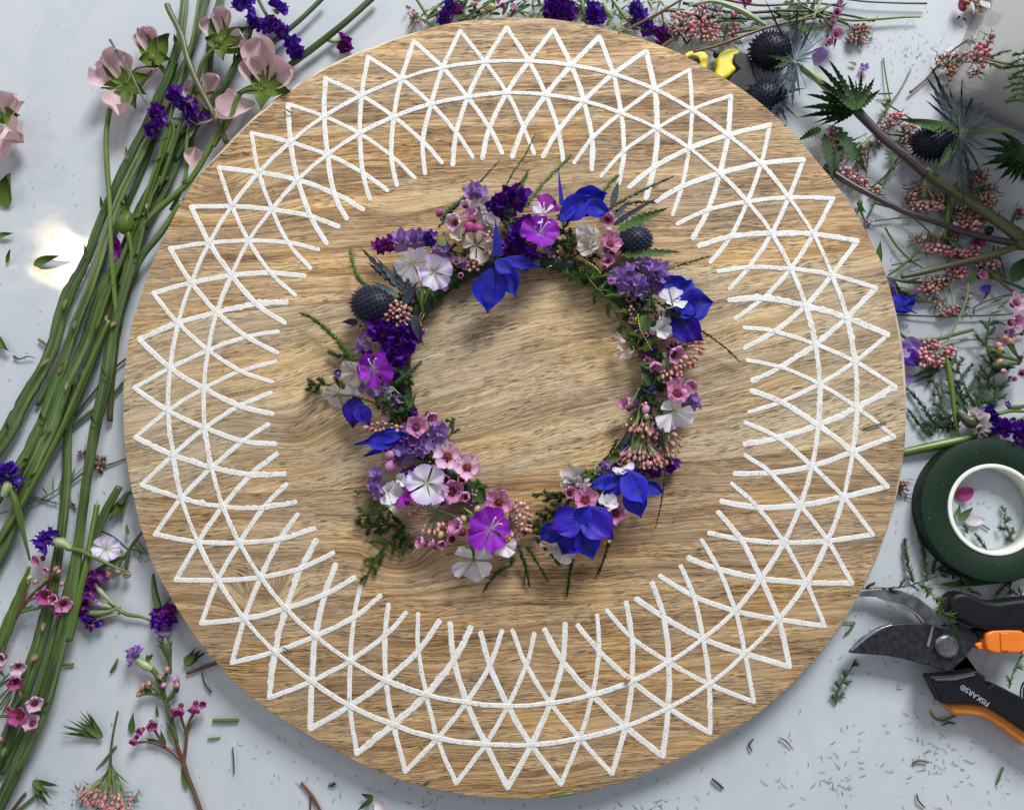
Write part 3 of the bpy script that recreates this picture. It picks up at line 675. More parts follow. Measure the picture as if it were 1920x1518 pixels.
def stem(par, pts, mat='stem', name='stem', wing=False, wob=0.0, n=None, label=None, step=6):
    """pts: (u, v, z, width)"""
    wp = [tuple(W(u, v, z)) + (w / 2,) for u, v, z, w in pts]; c = Vector(wp[0][:3])
    path = crm(wp, step); mb = MB()
    ps = [Vector(p[:3]) - c for p in path]
    tube(mb, ps, [max(0.2, p[3]) for p in path], n or (20 if wing else 8), WING if wing else None, True, wob, pts[0][0] * 0.1)
    return part(name, mb.mesh('stem', M[mat]), par, c, label=label)
def leaf(par, u, v, z, L, wd_, dr, mat='leafg', lift=0, curl=-0.1, cup=0.15, name='leaf', teeth=0, roll=0, tw=0.0, label=None, pf=None):
    """(u, v) is the leaf's base"""
    pf = pf or lance
    if teeth:
        base = pf; pf = lambda t: base(t) * (1.0 if int(t * teeth * 2) % 2 == 0 else 0.5)
        d = blade(L, wd_, pf, 2, teeth * 2, cup, curl, 0.05, 2, u, tw)
    else: d = blade(L, wd_, pf, 4, 10, cup, curl, 0.04, 2, u, tw)
    return part(name, pm(name, d, M[mat]), par, W(u, v, z), eul(dr, lift, roll), label=label)
def bristle(par, u, v, z, n, l0, l1, mat, w=1.0, a0=0, a1=360, name='spines', up=0.5):
    q = random.Random(int(u + v)); mb = MB()
    for i in range(n):
        a = R(q.uniform(a0, a1)); l = q.uniform(l0, l1); el = q.uniform(-0.1, up)
        e = Vector((math.cos(a) * math.cos(el), math.sin(a) * math.cos(el), math.sin(el))) * l
        m_ = e * 0.5 + Vector((0, 0, 3)); spike(mb, (0, 0, 0), e, w)
    return part(name, mb.mesh(name, M[mat]), par, W(u, v, z), kind='stuff')
def thistle(par, u, v, z, rx, ry, rot, mat='thistle', spikes=150, sl=7, name='thistle_head', label=None):
    mb = MB(); rz = min(rx, ry) * 0.9; e = Euler((0, 0, R(rot))); mt = e.to_matrix()
    ell(mb, (0, 0, 0), ry, rx, rz, Euler((0, 0, R(rot - 90))), 14, 9)
    for g in range(len(mb.g)): mb.g[g] = (mb.g[g][0], 0.0)
    for i in range(spikes):
        ph = math.acos(1 - 2 * (i + 0.5) / spikes); th = i * 2.39996
        d = Vector((math.cos(ph), math.sin(ph) * math.cos(th), math.sin(ph) * math.sin(th)))
        if d.z < -0.5: continue
        p = Vector((d.x * rx, d.y * ry, d.z * rz)); nn = Vector((d.x / rx, d.y / ry, d.z / rz)).normalized() + Vector((0.35, 0, 0))
        o_ = len(mb.v); spike(mb, mt @ p, mt @ (p + nn.normalized() * sl), 2.1)
    return part(name, mb.mesh(name, M[mat]), par, W(u, v, z), label=label)
# ================================================================== the wreath
wr = thing('flower_wreath', 'ring wreath of blue, purple, pink and white flowers lying on the middle of the board', 'wreath', W(985, 707, ZB))
wc = W(985, 707, ZB + 15)
mb = MB(); pts = []
for i in range(65):
    a = R(-64) + R(314) * i / 64; r_ = 230 + 4 * math.sin(3 * a); pts.append(Vector((math.cos(a) * r_, math.sin(a) * r_, 1.5 * math.sin(5 * a))))
tube(mb, pts, [14.5 + 2.2 * mnoise.noise(Vector((i * 0.4, 0, 0))) for i in range(65)], 12, None, True)
part('taped_ring', mb.mesh('taped_ring', M['tape_ring']), wr, wc)
# spiral edge of the floral tape
mb = MB(); pts = []
for i in range(1500):
    a = R(-64) + R(314) * i / 1499; r_ = 230 + 4 * math.sin(3 * a); b = a * 34; t = 15.0 + 2.2 * mnoise.noise(Vector((i / 1499 * 64 * 0.4, 0, 0)))
    pts.append(Vector((math.cos(a) * (r_ + math.cos(b) * t), math.sin(a) * (r_ + math.cos(b) * t), math.sin(b) * t)))
tube(mb, pts, [0.9] * 1500, 3, None, False); part('tape_edge', mb.mesh('tape_edge', M['tape_ring']), wr, wc)
for (u, v, dr, ln) in ((788, 592, 62, 26), (792, 596, 62, 24), (1204, 706, 85, 20), (1187, 600, 110, 14), (1197, 640, 80, 20), (1183, 787, 60, 9), (1030, 500, 20, 14), (1193, 602, 100, 22)):
    mb = MB(); d = Vector((math.cos(R(dr)), math.sin(R(dr)), 0)) * ln / 2; tube(mb, [-d, d * 0.1 + Vector((0, 0, 2)), d], [1.3] * 3, 6); part('gold_wire', mb.mesh('gold_wire', M['gold']), wr, W(u, v, ZB + 30))
for pth in (((1082, 482), (1100, 490), (1116, 501), (1126, 512)), ((1196, 590), (1199, 612), (1208, 632), (1222, 655))):
    mb = MB(); c = W(pth[0][0], pth[0][1], ZB + 44); q = [Vector(p) for p in crm([tuple(W(*p, ZB + 44) - c) for p in pth], 5)]
    tube(mb, q, [0.5] * len(q), 4)
    for p in q: ell(mb, p, 1.7, 1.7, 1.7, None, 6, 4)
    part('beaded_wire', mb.mesh('beaded_wire', M['gold']), wr, c)
Z = lambda h: ZB + h
# greenery base all round
gr = random.Random(8)
for i in range(96):
    a = 2 * math.pi * (i + gr.uniform(-.3, .3)) / 96; dg = math.degrees(a) % 360
    r0 = 236 + gr.uniform(-14, 16); out = gr.random() < 0.72
    if 250 < dg < 297: continue
    cu, cv = 985 + math.cos(a) * r0, 707 - math.sin(a) * r0
    ln = gr.uniform(26, 46); da = a + gr.uniform(-1.0, 1.0) + (0 if out else math.pi)
    if not out: ln *= 0.45
    p1 = (cu + math.cos(da) * ln * 0.5, cv - math.sin(da) * ln * 0.5, Z(gr.uniform(24, 34))); p2 = (cu + math.cos(da) * ln, cv - math.sin(da) * ln, Z(gr.uniform(16, 30)))
    fern(wr, [[(cu, cv, Z(28)), p1, p2]], 13, gr.choice(['fern_d', 'fern_d', 'fern']), 1.9, 'fern_tuft', seed=i, side=4, sl=24, nw=1.15)
# named fern sprays
FW = [ # paths, needle width, material, dens, side
 ([(821, 427, Z(35)), (868, 372, Z(40)), (905, 335, Z(45)), (937, 301, Z(46))], 7, 'fern_d', 1.2, 0),
 ([(825, 415, Z(35)), (845, 392, Z(40)), (872, 372, Z(42))], 13, 'fern_d', 1.8, 0),
 ([(942, 361, Z(50)), (963, 322, Z(52)), (985, 290, Z(52)), (1003, 252, Z(52))], 5, 'fern_d', 1.0, 0),
 ([(985, 390, Z(50)), (1012, 352, Z(52)), (1040, 322, Z(52)), (1072, 290, Z(50))], 11, 'fern', 1.3, 0),
 ([(972, 365, Z(50)), (980, 342, Z(52)), (990, 320, Z(52))], 11, 'fern', 1.4, 0),
 ([(1128, 362, Z(44)), (1142, 345, Z(45)), (1160, 328, Z(44))], 10, 'fern', 1.2, 0),
 ([(1130, 398, Z(44)), (1170, 375, Z(46)), (1215, 352, Z(46)), (1264, 330, Z(45))], 8, 'fern_d', 1.3, 0),
 ([(1243, 508, Z(40)), (1280, 495, Z(40)), (1333, 480, Z(38))], 8, 'fern_d', 0.9, 0),
 ([(1230, 380, Z(30)), (1190, 380, Z(38)), (1150, 398, Z(44))], 8, 'fern_d', 0.9, 0),
 ([(1290, 605, Z(40)), (1325, 626, Z(30)), (1360, 652, Z(22)), (1389, 680, Z(15))], 6, 'fern_d', 0.8, 0),
 ([(694, 545, Z(35)), (672, 520, Z(36)), (661, 492, Z(36)), (657, 466, Z(34))], 12, 'fern', 1.8, 0),
 ([(668, 690, Z(20)), (650, 660, Z(24)), (620, 625, Z(26)), (590, 600, Z(26)), (562, 586, Z(26))], 14, 'fern', 1.5, 0),
 ([(665, 668, Z(18)), (640, 668, Z(16)), (615, 660, Z(14))], 18, 'fern_g', 1.1, 0),
 ([(740, 720, Z(48)), (765, 700, Z(46)), (790, 678, Z(42))], 13, 'fern_d', 1.6, 0),
 ([(738, 690, Z(48)), (752, 700, Z(46)), (762, 722, Z(44))], 14, 'fern', 1.6, 0),
 ([(905, 962, Z(35)), (960, 1045, Z(26)), (930, 1075, Z(18)), (905, 1110, Z(10))], 10, 'fern', 1.5, 0),
 ([(970, 1020, Z(30)), (985, 1060, Z(20)), (993, 1100, Z(10))], 9, 'fern', 1.3, 0),
 ([(985, 1020, Z(30)), (1008, 1055, Z(20)), (1028, 1090, Z(10))], 9, 'fern', 1.2, 0),
 ([(975, 1040, Z(22)), (985, 1060, Z(15)), (982, 1098, Z(6))], 5, 'fern_d', 0.8, 0),
 ([(1000, 1005, Z(36)), (1025, 1030, Z(34)), (1050, 1060, Z(24))], 10, 'fern_d', 1.2, 0),
 ([(1075, 1040, Z(30)), (1068, 1075, Z(16)), (1063, 1118, Z(8))], 9, 'fern_d', 1.4, 0),
 ([(1146, 990, Z(34)), (1138, 1030, Z(22)), (1121, 1077, Z(8))], 8, 'fern_d', 1.2, 0),
 ([(1240, 780, Z(50)), (1247, 860, Z(56)), (1242, 930, Z(36)), (1229, 990, Z(12))], 4, 'fern_d', 0.8, 0),
 ([(1236, 750, Z(48)), (1242, 800, Z(50)), (1246, 850, Z(52))], 11, 'fern', 1.3, 0),
 ([(1160, 820, Z(30)), (1140, 855, Z(30)), (1110, 885, Z(24))], 8, 'fern_d', 1.2, 0),
 ([(560, 900, Z(5)), (575, 903, Z(5))], 4, 'fern_d', 0.2, 0),
]
for pth, w_, mt, dn, sd_ in FW[:-1]: fern(wr, [pth], w_ * 1.15, mt, dn * 2.3, 'fern_sprig', side=sd_, nw=1.05)
FS = [ # branched fronds: path, needle, mat, side shoots, shoot length
 ([(1080, 492, Z(34)), (1110, 530, Z(44)), (1148, 575, Z(50)), (1178, 625, Z(50)), (1205, 668, Z(44))], 12, 'fern', 11, 42),
 ([(1130, 515, Z(40)), (1095, 512, Z(40)), (1053, 518, Z(34))], 12, 'fern', 6, 26),
 ([(1120, 545, Z(40)), (1150, 545, Z(42)), (1185, 560, Z(42))], 11, 'fern', 5, 26),
 ([(1200, 560, Z(46)), (1235, 568, Z(58)), (1262, 590, Z(62)), (1285, 600, Z(58))], 12, 'fern_d', 6, 32),
 ([(1075, 470, Z(40)), (1060, 440, Z(46)), (1055, 412, Z(48))], 12, 'fern_d', 7, 32),
 ([(1035, 440, Z(40)), (1060, 460, Z(44)), (1090, 450, Z(44))], 12, 'fern_d', 6, 30),
 ([(950, 430, Z(38)), (955, 405, Z(48)), (945, 385, Z(50))], 11, 'fern_d', 6, 26),
 ([(735, 950, Z(26)), (700, 962, Z(20)), (672, 968, Z(16))], 14, 'fern', 7, 36),
 ([(760, 985, Z(24)), (715, 985, Z(16)), (675, 990, Z(10))], 13, 'fern_d', 8, 36),
 ([(770, 1000, Z(24)), (735, 1015, Z(14)), (705, 1045, Z(8)), (682, 1095, Z(8))], 12, 'fern', 8, 44),
 ([(752, 990, Z(20)), (748, 1010, Z(12)), (775, 1030, Z(8))], 11, 'fern_d', 5, 24),
 ([(735, 935, Z(22)), (690, 922, Z(14)), (662, 920, Z(8))], 11, 'fern', 3, 14),
 ([(655, 735, Z(18)), (620, 722, Z(16)), (578, 722, Z(14))], 15, 'fern_d', 9, 30),
 ([(1070, 925, Z(30)), (1042, 935, Z(24)), (1010, 925, Z(18))], 12, 'fern_d', 7, 30),
 ([(1060, 950, Z(28)), (1035, 960, Z(20)), (1012, 970, Z(14))], 12, 'fern_d', 6, 28),
 ([(1020, 1000, Z(26)), (1000, 985, Z(22)), (975, 1000, Z(18))], 12, 'fern_d', 6, 26),
 ([(835, 830, Z(26)), (850, 800, Z(26)), (838, 785, Z(24))], 9, 'fern_d', 5, 20),
 ([(700, 745, Z(46)), (725, 760, Z(50)), (750, 775, Z(48))], 12, 'fern_d', 7, 26),
 ([(720, 735, Z(46)), (755, 750, Z(48)), (765, 790, Z(44))], 10, 'fern_d', 6, 24),
 ([(1080, 880, Z(36)), (1100, 895, Z(38)), (1125, 888, Z(36))], 9, 'fern', 5, 18),
 ([(1200, 720, Z(36)), (1215, 745, Z(42)), (1225, 790, Z(44))], 10, 'fern_d', 7, 26),
 ([(780, 530, Z(34)), (768, 515, Z(40)), (745, 520, Z(36))], 10, 'fern_d', 5, 24),
 ([(820, 470, Z(34)), (845, 470, Z(40)), (870, 480, Z(36))], 11, 'fern_d', 5, 24),
]
for pth, w_, mt, sd_, sl_ in FS: fern(wr, [pth], w_ * 1.15, mt, 2.9, 'fern_frond', side=sd_, sl=sl_, nw=1.15)
# stems and leaves in the ring
for a in [((1232, 770, Z(40), 5), (1215, 815, Z(44), 5), (1195, 850, Z(40), 5)), ((1185, 838, Z(40), 7), (1192, 800, Z(38), 7), (1205, 740, Z(30), 6)), ((1194, 838, Z(40), 7), (1204, 800, Z(38), 6), (1208, 740, Z(30), 5)),
          ((1178, 765, Z(36), 3), (1195, 735, Z(34), 3), (1208, 712, Z(30), 3)), ((860, 945, Z(34), 4), (880, 960, Z(38), 6), (915, 985, Z(36), 6)), ((790, 950, Z(38), 2.5), (830, 958, Z(40), 3.5), (870, 975, Z(36), 4)),
          ((888, 1052, Z(36), 7), (884, 1020, Z(36), 8), (886, 985, Z(34), 6)), ((780, 545, Z(36), 8), (790, 575, Z(34), 5)), ((792, 540, Z(36), 8), (790, 565, Z(36), 9), (794, 590, Z(30), 4)), ((806, 540, Z(34), 6), (795, 570, Z(34), 6)),
          ((669, 697, Z(50), 4), (690, 722, Z(44), 3), (730, 745, Z(34), 3)), ((640, 740, Z(40), 4), (665, 742, Z(40), 3), (700, 755, Z(34), 3)), ((735, 725, Z(50), 2.5), (755, 745, Z(44), 3), (773, 766, Z(30), 3))]:
    stem(wr, a, 'stem_b' if a[0][3] > 3.5 else 'stem_l', n=7)
for (u, v, z, L, w_, d, mt) in [(1156, 433, 46, 112, 24, 24, 'leafg'), (1164, 478, 44, 122, 22, 2, 'leafg'), (1225, 690, 40, 36, 13, 155, 'leafg'), (1232, 706, 40, 34, 12, -30, 'leafg'), (1207, 660, 34, 40, 16, 60, 'leafg'), (828, 462, 50, 30, 18, 80, 'calyx'),
    (880, 905, 30, 55, 34, -50, 'spiny'), (765, 765, 44, 34, 9, 60, 'leafg'), (1205, 700, 34, 34, 12, -60, 'leafg'), (1230, 560, 44, 40, 14, -140, 'leafg'), (1205, 590, 40, 45, 24, -80, 'leafg')]:
    leaf(wr, u, v, Z(z), L, w_, d, mt, 6, teeth=9 if L > 100 else 0)
for (u, v, z, L, w_, d, mt) in [(752, 545, 48, 128, 17, 133, 'bract_k'), (760, 552, 50, 100, 16, 128, 'bract'), (765, 560, 52, 80, 14, 115, 'bract_k'), (745, 535, 46, 78, 15, 142, 'bract_k'), (772, 570, 50, 70, 13, 100, 'bract_k'), (748, 555, 50, 60, 12, 150, 'bract'),
    (775, 590, 54, 60, 18, -75, 'bract_k'), (672, 604, 30, 34, 13, 178, 'bract_k'), (700, 545, 38, 55, 3, 143, 'stem_k'), (755, 575, 52, 60, 14, 60, 'bract_k'), (770, 600, 44, 55, 14, -62, 'bract_k'),
    (1150, 420, 44, 110, 9, 31, 'bract_k'), (1148, 425, 42, 62, 15, 36, 'bract'), (1147, 388, 40, 56, 13, 75, 'bract'), (1158, 445, 40, 75, 7, 42, 'bract_k'), (1150, 410, 42, 50, 12, 48, 'bract'), (1160, 490, 40, 60, 8, -28, 'bract_k'), (1158, 460, 42, 60, 10, -12, 'bract')]:
    leaf(wr, u, v, Z(z), L, w_, d, mt if mt in M else 'bract_k', 4, teeth=6 if L > 60 and w_ > 10 else 0)
thistle(wr, 701, 572, Z(42), 42, 34, 170, 'thistle', 260, 7)
thistle(wr, 1190, 452, Z(36), 31, 27, 10, 'thistle', 200, 6)
# statice
for (u, v, z, r_, mt, n) in [(894, 361, 46, 19, 'stat_l', 3), (899, 388, 46, 17, 'stat_w', 3), (935, 382, 48, 20, 'stat', 4), (966, 368, 48, 22, 'stat', 4), (982, 424, 44, 20, 'stat', 4), (962, 458, 46, 20, 'stat', 4), (975, 440, 50, 17, 'stat_v', 3), (985, 480, 42, 18, 'stat', 3), (948, 400, 42, 18, 'stat', 3),
    (717, 462, 38, 15, 'stat_m', 3), (734, 455, 40, 15, 'stat_m', 3), (757, 451, 44, 18, 'stat_l', 3), (779, 446, 44, 17, 'stat_l', 3), (807, 446, 42, 15, 'stat_v', 3), (828, 472, 46, 16, 'stat_l', 2), (838, 486, 48, 13, 'stat_l', 2), (915, 420, 50, 17, 'stat_w', 3),
    (718, 620, 52, 25, 'stat', 5), (757, 630, 50, 26, 'stat', 5), (738, 660, 50, 22, 'stat', 4), (712, 594, 48, 14, 'stat_v', 3), (745, 605, 46, 15, 'stat_v', 3), (741, 690, 40, 15, 'stat', 3), (681, 650, 44, 15, 'stat_l', 3), (688, 668, 42, 12, 'stat_m', 2), (682, 632, 40, 10, 'stat_l', 2),
    (720, 729, 50, 10, 'stat_l', 2), (743, 748, 50, 11, 'stat_l', 2), (682, 728, 48, 10, 'stat_l', 2), (700, 733, 48, 10, 'stat_l', 2), (731, 735, 50, 9, 'stat_w', 2), (735, 762, 44, 9, 'stat_l', 2), (634, 700, 26, 9, 'stat', 1),
    (820, 807, 42, 18, 'stat_l', 4), (768, 822, 48, 21, 'stat_l', 4), (791, 838, 48, 16, 'stat_l', 3), (761, 848, 48, 19, 'stat_l', 4), (742, 860, 44, 14, 'stat_l', 3), (779, 806, 44, 14, 'stat_l', 3),
    (705, 890, 34, 12, 'stat_l', 3), (701, 908, 34, 13, 'stat_l', 3), (710, 922, 32, 11, 'stat_l', 2), (765, 885, 38, 13, 'stat', 2),
    (1168, 524, 46, 19, 'stat_l', 3), (1207, 494, 46, 14, 'stat_l', 3), (1199, 535, 50, 20, 'stat_l', 4), (1229, 515, 50, 24, 'stat_l', 4), (1224, 538, 48, 16, 'stat_l', 3), (1182, 508, 46, 13, 'stat_l', 2),
    (1079, 899, 40, 22, 'stat_w', 4), (1085, 912, 42, 17, 'stat_w', 3), (1297, 752, 40, 16, 'stat_l', 3), (1225, 875, 26, 16, 'stat', 3), (1258, 868, 24, 14, 'stat', 3), (1205, 884, 28, 12, 'stat_v', 2), (1281, 557, 44, 8, 'stat_m', 1), (1000, 495, 40, 10, 'stat_l', 2), (1277, 792, 34, 11, 'stat_l', 2)]:
    statice(wr, u, v, Z(z), r_ * 1.3, mt, n)
# delphiniums
delph(wr, 932, 492, Z(54), [(952, 520, 66, 42, -68, -4), (975, 492, 62, 24, -12, 2), (918, 541, 76, 58, -98, -6), (932, 448, 62, 22, 92, 10), (945, 500, 40, 30, -40, 8)])
delph(wr, 1075, 398, Z(52), [(1109, 372, 54, 44, 20, 6), (1100, 382, 76, 50, 28, 8), (1078, 392, 66, 44, 35, 14), (1066, 396, 48, 26, 55, 4), (1050, 352, 66, 10, 96, 0), (1118, 392, 46, 30, -5, 2)])
delph(wr, 1268, 560, Z(46), [(1262, 540, 50, 46, 120, 6), (1284, 548, 48, 42, 60, 6), (1302, 572, 62, 56, 8, 6), (1285, 578, 42, 36, -20, 4)])
delph(wr, 1268, 612, Z(42), [(1262, 600, 50, 44, 140, 4, 'delph_v'), (1286, 616, 68, 46, -38, 6, 'delph_v'), (1275, 620, 54, 30, -60, 2, 'delph_v')])
delph(wr, 675, 762, Z(34), [(664, 770, 56, 44, -100, -4), (680, 775, 46, 30, -60, 0)], 'delph_v')
delph(wr, 735, 822, Z(40), [(712, 842, 60, 22, 205, 0), (690, 828, 50, 18, 190, 2), (728, 817, 66, 26, 5, 10), (715, 828, 60, 28, 178, 8)], 'delph')
delph(wr, 1165, 905, Z(52), [(1138, 903, 60, 26, 195, 8), (1150, 913, 44, 30, -130, 0), (1221, 916, 44, 24, -14, 0), (1190, 938, 58, 40, -70, 2), (1188, 912, 66, 46, -60, 12)])
delph(wr, 1088, 980, Z(58), [(1033, 998, 44, 36, 215, 0), (1068, 1012, 52, 50, -115, 2, 'delph_v'), (1100, 1014, 62, 44, -72, 0), (1118, 980, 72, 56, -42, 8, 'delph_v'), (1062, 978, 60, 52, 200, 14, 'delph_v'), (1093, 965, 40, 30, 60, 20)], 'delph')
# dianthus
dianthus(wr, 775, 492, Z(56), 33, 'white_d', 20, (35, -10), stamens=False, fold=8)
dianthus(wr, 815, 511, Z(58), 33, 'lilac_d', 10, (12, 8), stamens=False)
dianthus(wr, 861, 448, Z(54), 20, 'cream_d', 40, (-30, 10), stamens=False, fold=30)
dianthus(wr, 893, 460, Z(56), 30, 'cream_d', 0, (20, 35), stamens=False, fold=10)
dianthus(wr, 1024, 398, Z(58), 30, 'magenta_d', -20, (-20, 15), n=2, spread=60, stamens=False); dianthus(wr, 1022, 402, Z(60), 27, 'lilac_d', 60, (-10, 20), n=3, spread=75)
dianthus(wr, 1012, 438, Z(62), 35, 'purple_d', 8, (-8, 8))
dianthus(wr, 1112, 440, Z(54), 27, 'white_d', 200, (0, 48), stamens=False, fold=20); dianthus(wr, 1110, 462, Z(52), 24, 'cream_d', 150, (-15, 45), stamens=False, fold=20)
dianthus(wr, 703, 692, Z(60), 34, 'purple_d', 34, (5, -12), label='bright purple flower with curled white stamens')
dianthus(wr, 667, 698, Z(52), 27, 'cream_d', 30, (10, -30), stamens=False, fold=6); dianthus(wr, 636, 738, Z(40), 28, 'cream_d', 80, (0, -62), stamens=False)
dianthus(wr, 664, 728, Z(40), 14, 'white_d', 10, (30, 0), stamens=False)
dianthus(wr, 800, 906, Z(62), 38, 'lilac_d', 12, (-5, 4), stamens=False, label='large white flower with lilac fringed edge, facing up')
dianthus(wr, 755, 924, Z(50), 26, 'magenta_d', 230, (0, -30), n=3, spread=55, stamens=False); dianthus(wr, 726, 922, Z(46), 24, 'white_d', 150, (20, -40), stamens=False, fold=20); dianthus(wr, 750, 896, Z(50), 18, 'white_d', 90, (30, -20), stamens=False, fold=30)
dianthus(wr, 745, 942, Z(44), 22, 'cream_d', 200, (-30, -20), n=3, stamens=False)
dianthus(wr, 920, 992, Z(60), 38, 'purple_d', -14, (-6, -8), label='bright purple flower with violet rim, facing up')
dianthus(wr, 888, 1050, Z(34), 38, 'white_d', 178, (-28, 0), n=5, stamens=False, label='white fringed flower hanging below the ring')
dianthus(wr, 948, 1020, Z(46), 22, 'white_d', 200, (0, 0), n=3, stamens=False)
dianthus(wr, 1136, 945, Z(52), 22, 'white_d', 0, (-30, 10), stamens=False, fold=35); dianthus(wr, 1166, 876, Z(52), 20, 'lilac_d', 200, (20, 10), n=3, stamens=False, fold=10)
dianthus(wr, 1066, 1034, Z(38), 26, 'white_d', 190, (40, 0), n=4, spread=60, stamens=False); dianthus(wr, 1030, 1022, Z(36), 18, 'cream_d', 190, (45, 0), n=3, stamens=False)
dianthus(wr, 1260, 566, Z(60), 27, 'white_d', 60, (0, 35), stamens=False, fold=10); dianthus(wr, 1238, 618, Z(52), 24, 'white_d', 200, (-25, -10), stamens=False, fold=25); dianthus(wr, 1240, 592, Z(50), 15, 'white_d', 60, (30, 0), stamens=False, fold=40)
dianthus(wr, 1262, 772, Z(54), 33, 'white_d', 200, (-30, 5), n=4, spread=50, stamens=False); dianthus(wr, 1262, 770, Z(56), 22, 'white_d', 20, (-20, 0), n=2, spread=60, stamens=False)
dianthus(wr, 1163, 630, Z(28), 15, 'cream_d', 120, (30, 0), n=3, stamens=False); dianthus(wr, 1172, 656, Z(28), 20, 'cream_d', 170, (20, 0), n=4, spread=50, stamens=False)
# waxflowers
for (u, v, z, r_, mt, cl, ti) in [(854, 417, 54, 20, 'wax_pale', .55, (-10, -20)), (885, 410, 56, 19, 'wax', .6, (-35, 0)), (873, 388, 50, 14, 'wax_pale', .6, (0, 0)), (1140, 410, 48, 18, 'wax', .6, (10, -20)), (1144, 458, 50, 21, 'wax', .25, (10, 20)), (1140, 490, 48, 13, 'wax', .3, None), (1146, 476, 46, 13, 'wax', .7, None),
    (780, 801, 50, 21, 'wax', .35, (10, 10)), (805, 779, 46, 18, 'wax', .7, (40, 0)), (839, 856, 54, 24, 'wax_pale', 0.05, (-5, 10)), (876, 876, 54, 24, 'wax_pale', 0.15, (-5, 15)), (867, 901, 48, 17, 'wax', .9, (-10, 5)), (871, 931, 50, 17, 'wax', .85, (5, 5)), (846, 922, 50, 24, 'wax', .4, (10, 20)), (838, 898, 46, 15, 'wax_deep', .7, None), (858, 908, 44, 12, 'wax', .8, None), (828, 940, 40, 14, 'wax', .8, None),
    (935, 942, 52, 24, 'wax', .12, (-5, -5)), (862, 994, 48, 23, 'wax', .65, (-40, 20)), (795, 1018, 38, 16, 'wax', .6, (-50, -10)), (814, 1022, 36, 14, 'wax', .8, (-60, 0)), (829, 1017, 36, 14, 'wax', .8, None), (848, 1010, 38, 16, 'wax', .8, None),
    (1097, 938, 50, 24, 'wax', .3, (-20, 10)), (1068, 926, 44, 16, 'wax', .6, None), (1154, 962, 46, 22, 'wax', .25, (-20, 0)), (1225, 680, 38, 18, 'wax', .7, (50, -10)), (1262, 664, 44, 21, 'wax', .5, (30, -10)), (1270, 738, 50, 25, 'wax', .35, (-5, 20)), (1293, 725, 44, 17, 'wax', .6, None), (1176, 762, 34, 18, 'wax', .6, (-45, -10)), (725, 842, 42, 12, 'wax', .8, None)]:
    waxflower(wr, u, v, Z(z), r_ * 1.28, mt, None, ti, cl)
for (u, v, z, r_, mt) in [(880, 426, 60, 11, 'wax_deep'), (895, 428, 60, 10, 'wax_deep'), (824, 399, 44, 7, 'wax_deep'), (1142, 431, 52, 5.5, 'wax_pale'), (1132, 486, 50, 5, 'wax'), (730, 852, 44, 10, 'wax'), (734, 873, 44, 11, 'wax'), (895, 954, 46, 6, 'goldb'), (1211, 767, 42, 7.5, 'wax'), (1212, 781, 42, 5.5, 'goldb'), (826, 1002, 44, 6, 'goldb'), (869, 972, 46, 6, 'goldb'), (884, 970, 44, 8, 'sepal_g'), (745, 610, 46, 5, 'bud_r'), (1283, 735, 52, 7, 'wax')]:
    bud(wr, u, v, Z(z), r_, mt)
gf = random.Random(15)
for i in range(120):
    a = gf.uniform(0, 6.283) if i < 80 else gf.uniform(-1.0, 1.1); dg = math.degrees(a)
    if 247 < dg % 360 < 298: continue
    r0 = gf.uniform(222, 288); u = 985 + math.cos(a) * r0; v = 707 - math.sin(a) * r0; c_ = gf.random()
    if c_ < .35: waxflower(wr, u, v, Z(gf.uniform(28, 42)), gf.uniform(9, 14), gf.choice(['wax', 'wax', 'wax_deep', 'wax_pale']), None, None, gf.uniform(.4, .9))
    elif c_ < .75: statice(wr, u, v, Z(gf.uniform(26, 40)), gf.uniform(9, 15), gf.choice(['stat_l', 'stat_v', 'stat', 'stat_l', 'stat_w']), 3)
    else: rice(wr, u, v, Z(gf.uniform(22, 34)), 14, 9, gf.uniform(0, 180), 9, 4.4, 'rice', seed=i)
for i in range(60):
    a = 2 * math.pi * i / 60 + gf.uniform(-.05, .05)
    if 248 < math.degrees(a) < 297: continue
    a = a; r0 = gf.uniform(218, 250)
    leaf(wr, 985 + math.cos(a) * r0, 707 - math.sin(a) * r0, Z(gf.uniform(24, 32)), gf.uniform(22, 40), gf.uniform(6, 12), math.degrees(a) + gf.choice([70, 110, -70, -110, 30, -30]), gf.choice(['leafg', 'fern_d', 'sepal_g', 'spiny']), 4)
